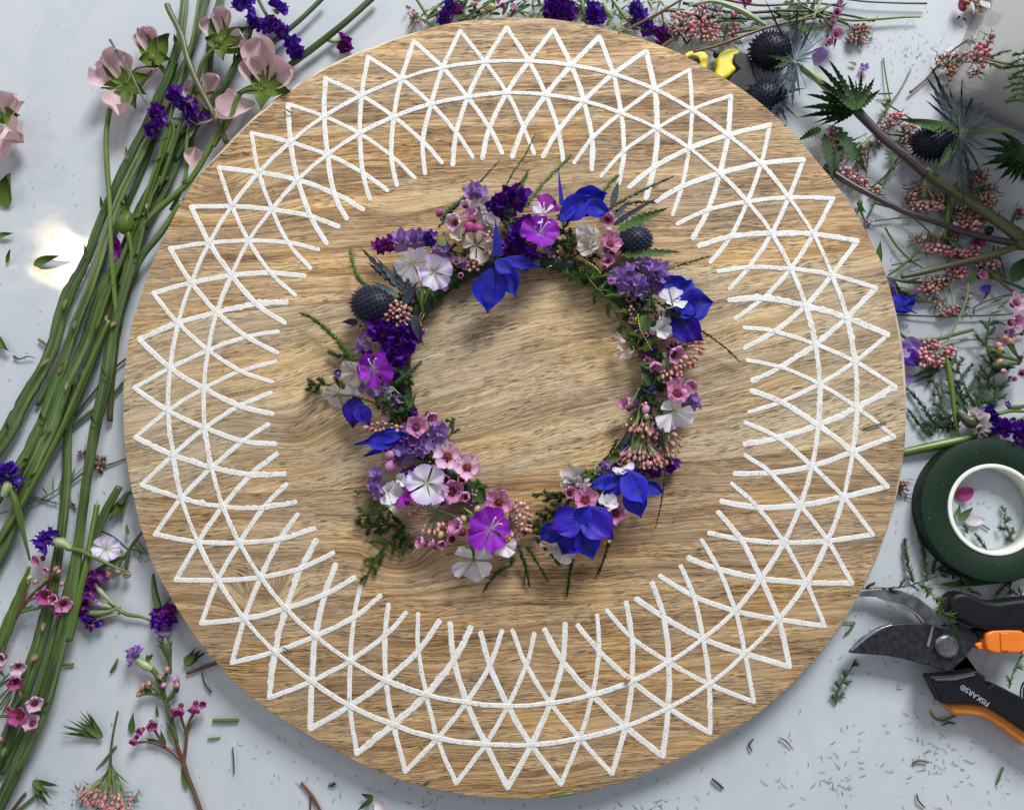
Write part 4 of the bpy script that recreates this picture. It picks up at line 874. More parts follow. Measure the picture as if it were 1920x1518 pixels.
# rice flower sprays
for (u, v, z, a, b, rot, n, kw) in [(741, 586, 52, 31, 20, -10, 42, {}), (757, 606, 46, 15, 16, 0, 10, {}), (790, 611, 24, 10, 14, 0, 8, {}), (690, 612, 30, 26, 7, 10, 7, {}), (917, 455, 50, 14, 24, 20, 14, {}), (890, 498, 46, 16, 12, 20, 12, {}), (719, 801, 46, 34, 9, -5, 17, {}), (786, 955, 44, 17, 20, 20, 15, dict(base=(858, 968))),
    (814, 990, 46, 30, 8, 5, 9, dict(base=(818, 965))), (978, 968, 46, 17, 30, 25, 24, dict(base=(950, 985))), (962, 1005, 40, 16, 8, 20, 7, dict(base=(960, 980))), (950, 1026, 36, 20, 11, 45, 10, dict(base=(965, 1000))),
    (1302, 660, 38, 13, 32, -25, 20, dict(base=(1250, 655))), (1278, 684, 44, 14, 20, -35, 11, dict(base=(1240, 660))), (1258, 706, 42, 20, 14, 10, 12, dict(base=(1245, 670))), (1174, 797, 40, 8, 5, 0, 2, {}), (1197, 803, 44, 22, 8, -8, 7, dict(base=(1205, 770))), (1213, 812, 44, 20, 12, -15, 9, dict(base=(1210, 780))),
    (1205, 860, 48, 42, 13, -10, 34, dict(base=(1204, 815))), (1176, 845, 44, 10, 6, 0, 3, {}), (1256, 842, 42, 18, 30, -25, 22, dict(base=(1230, 800))), (1130, 1014, 40, 13, 7, 20, 7, {}), (1220, 872, 40, 30, 8, 10, 10, {}), (1246, 700, 36, 10, 6, 0, 3, {})]:
    rice(wr, u, v, Z(z), a, b, rot, n, 5.0, 'rice', **kw)

# ================================================================== tape roll, pruners, cutters, pot
tr = thing('tape_roll', 'roll of dark green floral tape on a cream core, lying flat at the right edge', 'tape roll', W(1864, 955, 0))
def ring(r0, r1, z0, z1, name, mat, bev=2.0, c=(0, 0)):
    vs, fs = [], []; n = 96; b = bev
    pr = [(r1, z0), (r1, z1 - b), (r1 - b * .4, z1 - b * .3), (r1 - b, z1), (r0 + b * .5, z1), (r0, z1 - b * .5), (r0, z0)]
    for i in range(n):
        a = 2 * math.pi * i / n
        for r_, z in pr: vs.append((math.cos(a) * r_ + c[0], math.sin(a) * r_ + c[1], z))
    m_ = len(pr)
    for i in range(n):
        for j in range(m_): fs.append((i * m_ + j, ((i + 1) % n) * m_ + j, ((i + 1) % n) * m_ + (j + 1) % m_, i * m_ + (j + 1) % m_))
    me = mesh(name, vs, fs, mat); return me
k = NT('green crepe tape'); P = k.pos(); x, y, z = k.sep(P); r_ = k.math('SQRT', k.math('ADD', k.math('MULTIPLY', x, x), k.math('MULTIPLY', y, y)))
n = k.noise(k.comb(r_, k.math('MULTIPLY', z, 0.3), 0), 0.9, 3, 0.7); n2 = k.noise(k.vmul(P, (0.02, 0.02, 0.5)), 1, 4, 0.6); n3 = k.noise(P, 0.3, 1, 0.5)
c = k.mix(n, (0.003, 0.014, 0.006), (0.006, 0.026, 0.012)); c = k.mix(k.math('MULTIPLY', k.ramp(n2, [(0.5, 0.0), (0.75, 0.5)]), n), c, (0.02, 0.036, 0.022)); c = k.mix(k.ramp(n3, [(0.76, 0.0), (0.78, 0.6)]), c, (0.3, 0.4, 0.3))
k.bump(n, 0.35, 0.8); tapem = k.fin(c, 0.62, 0.3)
me = ring(83, 131, 2, 37, 'tape_layers', tapem); c0 = W(1864, 955, 37); c0.z = 0; part('tape_layers', me, tr, c0)
corem = plain('cream cardboard core', (0.80, 0.81, 0.70), 0.6, nz=0.05)
part('core_ring', ring(76, 83.2, 2.3, 39, 'core_ring', corem, 1.2), tr, c0)
# pruners
steel = plain('worn grey steel', (0.20, 0.20, 0.21), 0.38, 0.5, 0.75, nz=0.5, sc=0.04, bump=0.15)
dark = plain('dark coated steel', (0.016, 0.017, 0.021), 0.42, 0.4, 0.2, nz=0.5, sc=0.09, c2=(0.034, 0.036, 0.042), bump=0.12)
blk = plain('black moulded plastic', (0.006, 0.0065, 0.009), 0.5, 0.25, nz=0.3)
org = plain('orange plastic', (0.78, 0.19, 0.015), 0.42, nz=0.08); org2 = plain('orange rubber underside', (0.62, 0.20, 0.02), 0.5, nz=0.1)
pr_ = thing('pruning_shears', 'black and orange garden pruners with open curved blades at the lower right', 'pruners', W(1772, 1210, 0))
ch = thing_parent = pr_
slab([(1609, 1117), (1650, 1119), (1693, 1132), (1722, 1149), (1738, 1170), (1752, 1195), (1800, 1215), (1829, 1256), (1800, 1258), (1770, 1245), (1790, 1190), (1771, 1166), (1751, 1143), (1722, 1120), (1690, 1107), (1650, 1103), (1612, 1106)], 20, 30, 'hook_blade', steel, 1.5, 2, pr_)
slab([(1650, 1119), (1693, 1132), (1722, 1149), (1738, 1170), (1734, 1172), (1718, 1152), (1690, 1136), (1650, 1122)], 20, 31.5, 'hook_edge', plain('polished steel edge', (0.5, 0.5, 0.52), 0.25, 0.5, 1.0), 0.6, 1, pr_)
slab([(1593, 1224), (1603, 1211), (1618, 1197), (1634, 1186), (1652, 1177), (1672, 1171), (1693, 1168), (1720, 1168), (1746, 1171), (1771, 1175), (1800, 1168), (1840, 1192), (1808, 1236), (1782, 1259), (1760, 1253), (1742, 1246), (1731, 1245), (1700, 1236), (1664, 1229), (1625, 1226)], 33, 43, 'cutting_blade', dark, 2, 2, pr_)
slab([(1594, 1223.5), (1604, 1210), (1619, 1196), (1635, 1185), (1653, 1176), (1673, 1170), (1673, 1172.5), (1654, 1179), (1637, 1189), (1622, 1200), (1608, 1212)], 33, 43.8, 'ground_edge', plain('bright ground edge', (0.55, 0.55, 0.57), 0.3, 0.5, 1.0, nz=0.4, sc=0.3), 0.5, 1, pr_)
slab([(1738, 1211), (1748, 1173), (1752, 1173), (1743, 1212)], 42, 46, 'blade_rib', plain('grey rib', (0.22, 0.22, 0.23), 0.4, 0.5, 0.3), 0.8, 2, pr_)
mb = MB(); tube(mb, [(0, 0, 0), (0, 0, 7)], [20, 20], 40); ell(mb, (0, 0, 7), 18.8, 18.8, 3.2, None, 32, 8)
part('pivot_bolt', mb.mesh('pivot_bolt', steel, True), pr_, W(1772, 1210, 42))
hp = slab([(1781, 1132), (1785, 1120), (1795, 1113), (1808, 1111), (1822, 1114), (1835, 1120), (1850, 1127), (1872, 1129), (1900, 1125), (1960, 1118), (1960, 1180), (1900, 1180), (1849, 1182), (1828, 1176), (1809, 1167), (1792, 1158), (1783, 1147)], 20, 62, 'upper_handle', blk, 9, 5, pr_)
slab([(1830, 1180), (1880, 1182), (1960, 1182), (1960, 1196), (1880, 1196), (1850, 1200), (1836, 1194)], 24, 50, 'handle_recess', blk, 3, 2, pr_)
lk = slab([(1850, 1187), (1862, 1181), (1892, 1180), (1915, 1181), (1928, 1190), (1928, 1218), (1912, 1225), (1866, 1225), (1852, 1220), (1848, 1204)], 30, 58, 'lock_lever', org, 5, 4, pr_)
slab([(1876, 1186), (1893, 1186), (1893, 1220), (1878, 1220)], 50, 61, 'lever_ridge', org, 1.5, 2, pr_)
slab([(1829, 1208), (1850, 1200), (1852, 1217), (1836, 1219)], 30, 48, 'lever_joint', org, 3, 2, pr_)
lh = slab([(1742, 1269), (1752, 1267), (1790, 1266), (1832, 1257), (1851, 1270), (1844, 1279), (1856, 1288), (1860, 1281), (1870, 1283), (1920, 1309), (1965, 1340), (1965, 1398), (1920, 1369), (1885, 1345), (1850, 1324), (1820, 1319), (1768, 1320)], 26, 56, 'lower_handle', blk, 4, 4, pr_)
slab([(1768, 1318), (1820, 1318), (1850, 1322), (1885, 1343), (1920, 1367), (1965, 1396), (1965, 1425), (1920, 1397), (1880, 1366), (1846, 1345), (1815, 1341), (1791, 1340), (1778, 1330)], 14, 44, 'handle_underside', org2, 6, 4, pr_)
slab([(1752, 1272), (1790, 1271), (1828, 1263), (1830, 1266), (1792, 1276), (1755, 1277)], 54, 58.5, 'handle_ledge', plain('grey edge of the handle', (0.05, 0.05, 0.055), 0.4), 1, 2, pr_)
sp = MB(); pts = []
for i in range(260):
    t = i / 259; a = t * 2 * math.pi * 11; pts.append(W(1897 + t * 60, 1290 - t * 14, 0) + Vector((0, 0, 34)) + Vector((math.sin(0.2) * math.cos(a) * 16, math.cos(a) * 20, math.sin(a) * 14)))
c0 = pts[0]; tube(sp, [p - c0 for p in pts], [1.5] * 260, 6); part('coil_spring', sp.mesh('coil_spring', dark), pr_, c0)
tx = D.curves.new('maker_lettering', 'FONT'); tx.body = 'FISKARS\u00ae'; tx.size = 13 * S; tx.extrude = 0.15 * S; tx.align_x = 'CENTER'; tx.align_y = 'CENTER'
to = D.objects.new('maker_lettering', tx); COL.objects.link(to); bpy.context.view_layer.update()
tme = D.meshes.new_from_object(to.evaluated_get(bpy.context.evaluated_depsgraph_get())); D.objects.remove(to)
tme.materials.clear(); tme.materials.append(plain('white print', (0.42, 0.42, 0.43), 0.5)); tme.name = 'maker_lettering'
part('maker_lettering', tme, pr_, W(1828, 1303, 56.3), (0, 0, R(180 - 34)))
# wire cutters half under the board
yel = plain('yellow plastic', (0.72, 0.58, 0.01), 0.4, nz=0.08)
wcut = thing('wire_cutters', 'wire cutters with yellow and black handles half hidden behind the board at the top right', 'wire cutters', W(1340, 120, 0))
slab([(1283, 101), (1292, 95), (1306, 93), (1322, 96), (1330, 104), (1328, 120), (1322, 140), (1300, 140), (1312, 118), (1308, 108), (1297, 105), (1285, 110)], 8, 30, 'handle_grip', yel, 6, 4, wcut)
slab([(1290, 106), (1300, 103), (1311, 107), (1313, 116), (1304, 128), (1290, 122)], 10, 32, 'grip_inlay', blk, 3, 3, wcut)
slab([(1344, 108), (1352, 97), (1366, 90), (1382, 88), (1390, 96), (1386, 104), (1376, 112), (1374, 118), (1383, 128), (1368, 142), (1352, 150), (1340, 140), (1345, 122)], 8, 32, 'handle_grip', yel, 6, 4, wcut)
slab([(1372, 100), (1390, 95), (1404, 100), (1412, 118), (1416, 140), (1428, 160), (1400, 175), (1372, 172), (1362, 152), (1372, 138), (1384, 130), (1374, 119)], 6, 33, 'grip_inlay', blk, 6, 4, wcut)
slab([(1338, 96), (1350, 92), (1358, 96), (1350, 104), (1342, 102)], 8, 24, 'pliers_joint', blk, 2, 2, wcut)
# pot with fern, top right
glaze = plain('glossy grey white glaze', (0.50, 0.49, 0.47), 0.10, 0.5, nz=0.05, sc=0.01); rimg = plain('white glazed rim', (0.80, 0.82, 0.84), 0.12, 0.5, nz=0.02)
pot = thing('square_pot', 'glossy square white pot holding fresh green fern at the top right corner', 'pot', W(1990, 80, 0))
def rsq(cx, cy, h, rad_, z, rot, n=10):
    o = []
    for kx, ky, a0 in ((1, 1, 0), (-1, 1, 90), (-1, -1, 180), (1, -1, 270)):
        for i in range(n + 1):
            a = R(a0 + 90 * i / n); x_ = kx * (h - rad_) + math.cos(a) * rad_; y_ = ky * (h - rad_) + math.sin(a) * rad_
            c_, s_ = math.cos(R(rot)), math.sin(R(rot)); o.append((cx + x_ * c_ - y_ * s_, cy + x_ * s_ + y_ * c_, z))
    return o
bc = W(1795, 345, 0)     # base corner nearest the middle
cx, cy = bc.x + 205, bc.y + 262
def lathe_sq(levels, name, mat, par):
    vs, fs = [], []; n = 44
    for h, rad_, z in levels: vs += [(a - cx + 29 * z / 246, b - cy - 83 * z / 246, c) for a, b, c in rsq(cx, cy, h, rad_, z, -26)]
    for l in range(len(levels) - 1):
        for i in range(n): a = l * n + i; b = l * n + (i + 1) % n; fs.append((a, b, b + n, a + n))
    return part(name, mesh(name, vs, fs, mat), par, (cx, cy, 0))
lathe_sq([(170, 30, 1), (176, 34, 3), (181, 36, 60), (190, 38, 200), (192, 38, 236)], 'pot_wall', glaze, pot)
lathe_sq([(192.5, 38, 230), (198, 40, 238), (198, 40, 244), (190, 36, 248), (182, 34, 246), (180, 32, 236), (176, 30, 180)], 'pot_rim', rimg, pot)
lathe_sq([(178, 32, 190), (1, 0.5, 192)], 'potting_soil', plain('dark compost', (0.02, 0.018, 0.012), 0.9, nz=0.5, sc=0.2), pot)
pf = thing('potted_fern', 'bright green fern growing out over the rim of the square pot', 'fern', (cx, cy, 192))
q = random.Random(4)
for i in range(26):
    a = q.uniform(150, 330); l = q.uniform(60, 130); b = Vector((cx - 60, cy - 90, 195)) + Vector((q.uniform(-40, 40), q.uniform(-40, 40), 0))
    pts = [b, b + Vector((math.cos(R(a)) * l * .5, math.sin(R(a)) * l * .5, 46)), b + Vector((math.cos(R(a)) * l, math.sin(R(a)) * l, 44))]
    pts = [Vector(p) for p in crm([tuple(p) for p in pts], 5)]; mb = MB(); sb = MB(); plume(mb, [p - b for p in pts], 22, 14, 1.6, 1.2, i); tube(sb, [p - b for p in pts], [1.2] * len(pts), 5)
    o = part('fern_frond', sb.mesh('fern_frond', M['stem_b']), pf, b); part('needles', mb.mesh('needles', M['fern']), o, (0, 0, 0), kind='stuff', local=True)
# ================================================================== left: stems and roses
def T(name, label, cat, u, v, group=None): return thing(name, label, cat, W(u, v, 0), group)
def lone(name, label, cat, pts, mat='stem', wing=False, wob=0.0, **kw):
    o = stem(None, pts, mat, name, wing, wob, **kw); o.name = name; return tag(o, label, cat, 'cut flower stems bundled along the left' if wing else None)
LS = [ # label, pts, wing, wob, mat
 ('longest winged green stem, outermost on the left of the bundle', [(350, -30, 30, 22), (334, 84, 30, 22), (290, 200, 26, 24), (240, 300, 24, 22), (195, 395, 22, 20), (163, 485, 20, 26), (124, 560, 20, 34), (91, 670, 20, 34), (47, 748, 20, 36), (15, 810, 20, 38), (-30, 880, 18, 38)], 1, .35, 'stem'),
 ('winged green stem second from the left edge of the bundle', [(392, -30, 20, 22), (360, 90, 22, 20), (300, 215, 20, 22), (221, 380, 34, 20), (177, 518, 34, 22), (144, 601, 34, 24), (111, 698, 32, 26), (77, 795, 30, 28), (40, 870, 28, 32), (-20, 950, 24, 34)], 1, .3, 'stem'),
 ('winged green stem crossing the middle of the bundle with a notched joint', [(300, 330, 20, 20), (262, 430, 20, 24), (194, 545, 22, 34), (160, 640, 24, 28), (127, 712, 34, 28), (97, 800, 34, 30), (50, 905, 30, 32), (20, 985, 26, 34), (-25, 1090, 20, 34)], 1, .35, 'stem'),
 ('winged green stem running under the bundle to the left edge', [(340, 250, 10, 18), (250, 420, 14, 24), (200, 590, 18, 26), (165, 690, 20, 26), (116, 800, 20, 26), (66, 885, 18, 28), (20, 985, 14, 26), (-20, 1060, 10, 24)], 1, .25, 'stem'),
 ('thick smooth ridged stem running the full height beside the board down to the bottom corner', [(300, 330, 26, 16), (277, 380, 34, 18), (249, 490, 40, 22), (216, 601, 42, 26), (199, 712, 42, 32), (179, 800, 40, 27), (163, 898, 40, 24), (148, 1010, 38, 24), (132, 1122, 36, 28), (105, 1238, 34, 32), (79, 1330, 30, 34), (39, 1421, 26, 32), (-10, 1530, 20, 30)], 1, .12, 'stem'),
 ('dark flat stem left of the thickest stem, ending at the left edge', [(133, 720, 12, 22), (127, 790, 14, 22), (124, 912, 16, 24), (113, 1010, 18, 24), (96, 1110, 20, 30), (84, 1165, 22, 34), (68, 1225, 22, 36), (39, 1310, 22, 36), (8, 1400, 20, 34), (-30, 1480, 16, 30)], 1, .15, 'stem'),
 ('short winged stem under the top of the bundle by the rose heads', [(420, -30, 14, 18), (398, 60, 16, 20), (385, 170, 18, 22), (350, 240, 18, 20), (320, 330, 18, 20), (270, 430, 16, 18)], 1, .3, 'stem'),
 ('slim green stem slanting down from the top centre of the bundle', [(470, 20, 20, 12), (462, 75, 24, 14), (440, 125, 28, 14), (405, 180, 28, 15), (365, 240, 26, 14), (330, 300, 20, 12)], 0, 0, 'stem'),
 ('cut stem with a swollen joint left of the loose pink petal', [(325, 232, 34, 20), (317, 250, 34, 17), (292, 323, 34, 14), (270, 394, 32, 14), (245, 470, 28, 14), (228, 540, 24, 14)], 0, .15, 'stem_b'),
 ('thin green stem left of the loose pink petal', [(360, 215, 30, 9), (350, 270, 30, 8), (347, 337, 26, 8), (320, 395, 20, 8)], 0, 0, 'stem_b'),
 ('slanting green stem against the upper left edge of the board', [(425, 225, 30, 11), (398, 270, 34, 12), (357, 337, 34, 12), (300, 390, 36, 13), (271, 420, 36, 12), (240, 470, 30, 11)], 0, 0, 'stem_b'),
 ('green stem running from the board edge down past the magenta petal', [(340, 378, 30, 12), (300, 440, 30, 12), (268, 480, 28, 12), (235, 545, 26, 13), (222, 610, 22, 14)], 0, 0, 'stem'),
 ('long green stem lying from the top edge toward the pink rose', [(608, -6, 20, 10), (560, 40, 20, 10), (506, 84, 18, 11), (480, 106, 12, 11)], 0, 0, 'stem'),
 ('longer green stem lying from the top edge to the board', [(705, -10, 20, 13), (655, 36, 20, 13), (590, 88, 20, 14), (525, 136, 18, 13), (505, 150, 16, 12)], 0, .1, 'stem'),
 ('brown forked stem lying across the bundle with its thick cut end at the top', [(314, 10, 58, 13), (318, 22, 60, 12), (340, 66, 60, 12), (352, 112, 60, 12), (372, 160, 58, 13), (396, 206, 54, 11), (425, 268, 44, 12)], 0, .1, 'stem_o'),
 ('thin dry grey straw lying over the pink rose', [(206, 75, 64, 5), (222, 102, 66, 5), (246, 140, 66, 4.5), (266, 180, 60, 4), (285, 206, 50, 3)], 0, .2, 'stem_o'),
 ('short cut green stem with a square end beside the lower left board edge', [(224, 912, 24, 15), (202, 950, 26, 17), (184, 991, 28, 17), (170, 1030, 28, 15), (150, 1080, 26, 12)], 0, .1, 'stem'),
 ('narrow torn stem beside the square cut stem', [(182, 945, 24, 11), (176, 985, 28, 12), (166, 1040, 34, 13), (150, 1110, 34, 14), (128, 1200, 30, 18)], 0, .15, 'stem_b'),
 ('pale green winged stem entering from the left edge below the centre', [(55, 1062, 30, 6), (42, 1100, 30, 14), (26, 1145, 28, 22), (6, 1195, 26, 24), (-20, 1260, 20, 24)], 0, .2, 'stem_b'),
 ('narrow dark stem at the left edge under the purple head', [(30, 945, 10, 12), (18, 985, 10, 14), (5, 1020, 10, 12), (-15, 1060, 10, 10)], 0, .1, 'stem'),
 ('thin green stem below the bundle joint pointing at the board', [(235, 860, 4, 3), (200, 872, 5, 4), (170, 878, 8, 4), (130, 905, 8, 4)], 0, 0, 'stem_o'),
 ('thin dark twig between the bundle and the board', [(243, 668, 6, 4), (215, 690, 8, 5), (180, 730, 8, 5), (140, 780, 8, 5)], 0, 0, 'stem_o'),
 ('thin bare stem low beside the board edge at mid height', [(232, 715, 8, 6), (205, 748, 8, 7), (170, 772, 8, 8), (135, 800, 8, 8)], 0, 0, 'stem'),
]
LS += [('slender pale stem weaving through the upper bundle', [(376, -20, 40, 7), (360, 80, 42, 8), (330, 180, 42, 8), (300, 290, 40, 9), (262, 400, 40, 9), (215, 520, 38, 9), (180, 620, 34, 8)], 0, .15, 'stem_b'),
 ('slender dark stem at the back of the bundle, behind the green rosebud', [(330, 120, 8, 9), (290, 260, 8, 10), (240, 380, 8, 10), (185, 500, 8, 11), (130, 640, 8, 11), (70, 760, 8, 10)], 0, .2, 'stem'),
 ('thin straight stem along the outer left side of the bundle', [(290, 200, 10, 8), (232, 320, 12, 9), (190, 420, 14, 9), (150, 510, 14, 9), (112, 600, 12, 8)], 0, .15, 'stem_b'),
 ('thin stem lying over the lower bundle toward the left edge', [(205, 600, 50, 8), (160, 700, 50, 9), (108, 820, 46, 10), (50, 930, 40, 10), (-15, 1040, 30, 9)], 0, .15, 'stem_b'),
 ('olive stem with worn skin low in the bundle by the board', [(262, 480, 8, 12), (225, 600, 10, 13), (212, 700, 12, 12), (206, 790, 10, 11)], 0, .25, 'stem_o'),
 ('second slender stem beside the bottom of the thickest stem', [(150, 1000, 20, 10), (120, 1120, 20, 11), (88, 1240, 18, 11), (50, 1350, 14, 11), (5, 1450, 10, 10)], 0, .15, 'stem_b')]
qn = random.Random(31)
for lab, pts, wg, wb, mt in LS:
    so = lone('flower_cutting', lab, 'stem', [(a_, b_, c_, d_ * (.72 if wg else .95)) for a_, b_, c_, d_ in pts], mt, bool(wg), wb)
    if mt in ('stem', 'stem_b') and len(pts) > 5:
        for k_ in range(1, len(pts) - 1):
            if qn.random() < .62:
                a_, b_, c_, d_ = pts[k_]; p0 = W(*pts[k_ - 1][:3]); p1 = W(*pts[k_ + 1][:3]); dr = math.degrees(math.atan2(p1.y - p0.y, p1.x - p0.x))
                leaf(so, a_ + qn.uniform(-3, 3), b_, c_ + d_ * .3, qn.uniform(14, 30), qn.uniform(6, 11), dr + qn.choice([180 - 22, 180 + 22, 20, -20]), qn.choice(['sepal_g', 'leafg', 'dry']), 6, .15, .3)
def rose(label, u, v, z, petals, sepals, stempts=None, rr_=11):
    t = T('rose', label, 'rose', u, v, 'cut pink roses')
    mb = MB(); ell(mb, (0, 0, 0), rr_, rr_, rr_ * 1.1, None, 12, 8); part('rose_hip', mb.mesh('rose_hip', M['sepal']), t, W(u, v, z + 4))
    for (du, dv, L, wd_, dr, dz, *o_) in petals:
        b = W(u + du, v + dv, z + dz); d = blade(L * 1.3, wd_ * 1.35, obov, 9, 11, 0.44, 0.16, 0.10, 2.2, du * .3 + dv)
        if o_: d = blade(L, wd_, lance, 9, 11, 0.30, 0.06, 0.05, 2.2, du * .3)
        part('petal', pm('petal', d, M['rose']), t, b, eul(dr, 6, rg.uniform(-10, 10)))
    for (L, wd_, dr, *tw) in sepals:
        b = W(u, v, z + 13) ; d = blade(L * 1.2, wd_ * 1.3, lance, 6, 12, 0.22, 0.02 if not tw else tw[0], 0.05, 2, dr)
        part('sepal', pm('sepal', d, M['sepal']), t, b + Vector((math.cos(R(dr)), math.sin(R(dr)), 0)) * 2, eul(dr, -4, rg.uniform(-8, 8)))
    if stempts: stem(t, stempts, 'stem_b', n=9)
    return t
rose('pink rose lying under the dry straw, with a pointed petal to the right', 238, 158, 28, [(-4, 4, 50, 46, 82, 6), (10, 2, 68, 36, 24, 4, 1), (-6, 2, 44, 46, 150, 0), (0, 6, 54, 44, -95, 0)],
     [(66, 27, 136, .1), (60, 26, 33), (44, 22, 188), (48, 28, -68), (40, 20, -28)], [(232, 162, 38, 12), (216, 174, 36, 11), (205, 210, 34, 10), (199, 260, 34, 10), (201, 320, 34, 10), (206, 385, 36, 9), (208, 450, 40, 9), (214, 540, 42, 9), (222, 610, 40, 10)])
rose('highest rosebud on the left, green sepals pointing straight up', 288, 112, 22, [(0, -2, 46, 34, 92, 4), (-4, 0, 42, 30, 108, 0)], [(66, 27, 118), (52, 32, 62), (28, 24, 0), (24, 22, 180)], [(290, 116, 28, 12), (305, 130, 24, 10), (320, 160, 16, 10), (300, 240, 12, 10)], 12)
rose('rosebud seen from below near the top, with five broad green sepals', 414, 82, 34, [(2, -4, 48, 34, 68, 6), (6, 4, 42, 30, -5, 0), (0, 0, 38, 34, 110, 0)], [(66, 29, 100), (52, 26, 33), (44, 24, -24), (28, 22, 160), (30, 22, -80)], [(410, 88, 44, 14), (396, 98, 44, 10), (380, 118, 44, 9), (370, 150, 42, 9), (352, 190, 40, 8), (330, 260, 34, 8), (300, 350, 30, 8)], 14)
rose('pink rose touching the upper left edge of the board with a curved green stem', 497, 166, 36, [(0, -4, 68, 52, 92, 8), (8, -2, 50, 44, 26, 4), (-6, 4, 46, 40, 110, 2), (-20, 26, 62, 44, 212, -6)],
     [(50, 24, 72), (34, 24, 136), (44, 26, -8), (48, 17, 188), (36, 24, -100)], [(494, 170, 46, 12), (475, 168, 46, 10), (455, 172, 46, 9), (442, 190, 44, 9), (436, 212, 42, 9), (424, 236, 40, 9), (400, 275, 36, 9)])
rose('half hidden rose with folded pink petals under the brown stem', 380, 190, 10, [(40, 12, 60, 40, -150, 2), (62, 6, 46, 28, 200, 0), (4, -2, 34, 28, 150, 6), (10, 2, 44, 30, 60, 6), (30, -4, 40, 30, -20, 0)], [(40, 18, -70), (34, 16, 30), (30, 14, 120)], [(384, 206, 10, 8), (366, 240, 10, 8), (352, 300, 10, 8)])
rose('crumpled pink rose cut off by the left edge of the picture', 4, 222, 16, [(14, -12, 40, 34, 28, 4, 1), (10, 0, 40, 34, 60, 10), (6, 14, 48, 40, -30, 12), (4, 26, 52, 44, -70, 6), (-2, 12, 44, 44, -100, 0), (22, 30, 30, 30, -40, 2)], [(30, 30, 10), (28, 20, 95)])
ro = T('rosebud', 'round green rosebud half hidden in the middle of the left bundle', 'rosebud', 238, 421)
mb = MB(); ell(mb, (0, 0, 0), 17, 24, 17, Euler((0, 0, R(-8))), 14, 9, 0.2); part('rose_hip', mb.mesh('rose_hip', M['sepal']), ro, W(237, 418, 46))
for dr in (80, 110): part('sepal', pm('sepal', blade(26, 14, lance, 5, 8, .2, .1), M['sepal']), ro, W(237, 400, 52), eul(dr, 10))
stem(ro, [(240, 436, 46, 12), (245, 460, 42, 9), (246, 490, 36, 9), (232, 560, 30, 9)], 'stem_b')
mg = T('rose', 'small magenta rose pressed under the stems beside the round green bud', 'rose', 221, 468)
for (u, v, L, w_, dr) in ((214, 492, 52, 26, 82), (230, 500, 48, 22, 70), (222, 488, 38, 24, 110)): part('petal', pm('petal', blade(L, w_, obov, 7, 8, .25, .1, .08, 2, u), M['magenta_d']), mg, W(u, v, 26), eul(dr, 4))
for (u, v, dr) in ((232, 490, 60), (222, 500, -100), (210, 500, -60)): part('sepal', pm('sepal', blade(34, 18, lance, 5, 8, .2, .1), M['sepal']), mg, W(u, v, 30), eul(dr, 4))
def petalthing(name, label, cat, u, v, z, L, w_, dr, mat, pf=obov, lift=6, curl=.1, cup=.3, ruf=.06):
    o = part(name, pm(name, blade(L, w_, pf, 8, 10, cup, curl, ruf, 2.1, u), M[mat]), None, W(u, v, z), eul(dr, lift)); return tag(o, label, cat)
petalthing('rose_petal', 'single loose pink petal lying between the stems near the board', 'petal', 366, 320, 30, 46, 38, 88, 'rose')
for (u, v, L, w_, dr, lab, cr) in [(62, 496, 66, 20, 12, 'curved pale green sepal lying in the lamp reflection', .15), (-8, 444, 42, 12, 8, 'small green leaf scrap at the left edge above the lamp reflection', .05), (12, 494, 30, 9, 66, 'tiny curled green scrap left of the lamp reflection', .2), (-14, 630, 54, 22, -38, 'pointed green leaf with a curly tail at the left edge', .05), (4, 388, 70, 40, 70, 'broad green sepal with curled tip at the left edge below the cut rose', .15)]:
    petalthing('leaf_scrap', lab, 'leaf scrap', u, v, 5, L, w_, dr, 'sepal', lance, 3, cr, .3)
tag(stem(None, [(26, 668, 5, 6), (36, 673, 6, 3), (52, 668, 8, 2.5), (66, 671, 6, 1)], 'stem_o', 'curled_tendril'), 'thin dark curl running off the pointed leaf at the left edge', 'tendril')
tag(stem(None, [(72, 636, 6, 5), (85, 645, 8, 6), (97, 656, 10, 8)], 'stem_o', 'twig_scrap'), 'short broken twig poking out left of the bundle', 'twig')

# ================================================================== loose purple statice, waxflower and other scraps on the left
def sta(label, u, v, heads, stems=(), group=None, name='statice_sprig', cat='statice'):
    t = T(name, label, cat, u, v, group)
    for h in heads: statice(t, h[0], h[1], h[2], h[3] * 1.36, h[4], h[5], h[6] if len(h) > 6 else None)
    for st in stems: stem(t, st[1:], st[0], n=8)
    return t
sta('dark purple statice sprig lying across the bundle under the pink rose', 320, 210, [(292, 208, 46, 14, 'stat', 3), (302, 226, 48, 15, 'stat', 3), (284, 242, 46, 14, 'stat', 3), (328, 176, 50, 15, 'stat', 3), (336, 192, 50, 11, 'stat_v', 2), (352, 196, 50, 15, 'stat', 3), (360, 214, 48, 14, 'stat', 3), (383, 222, 44, 10, 'stat', 2)],
    [('stem', (292, 214, 40, 4), (320, 222, 42, 5), (360, 222, 40, 4), (385, 226, 36, 3)), ('stem', (322, 224, 42, 6), (326, 250, 38, 8), (315, 290, 34, 10))])
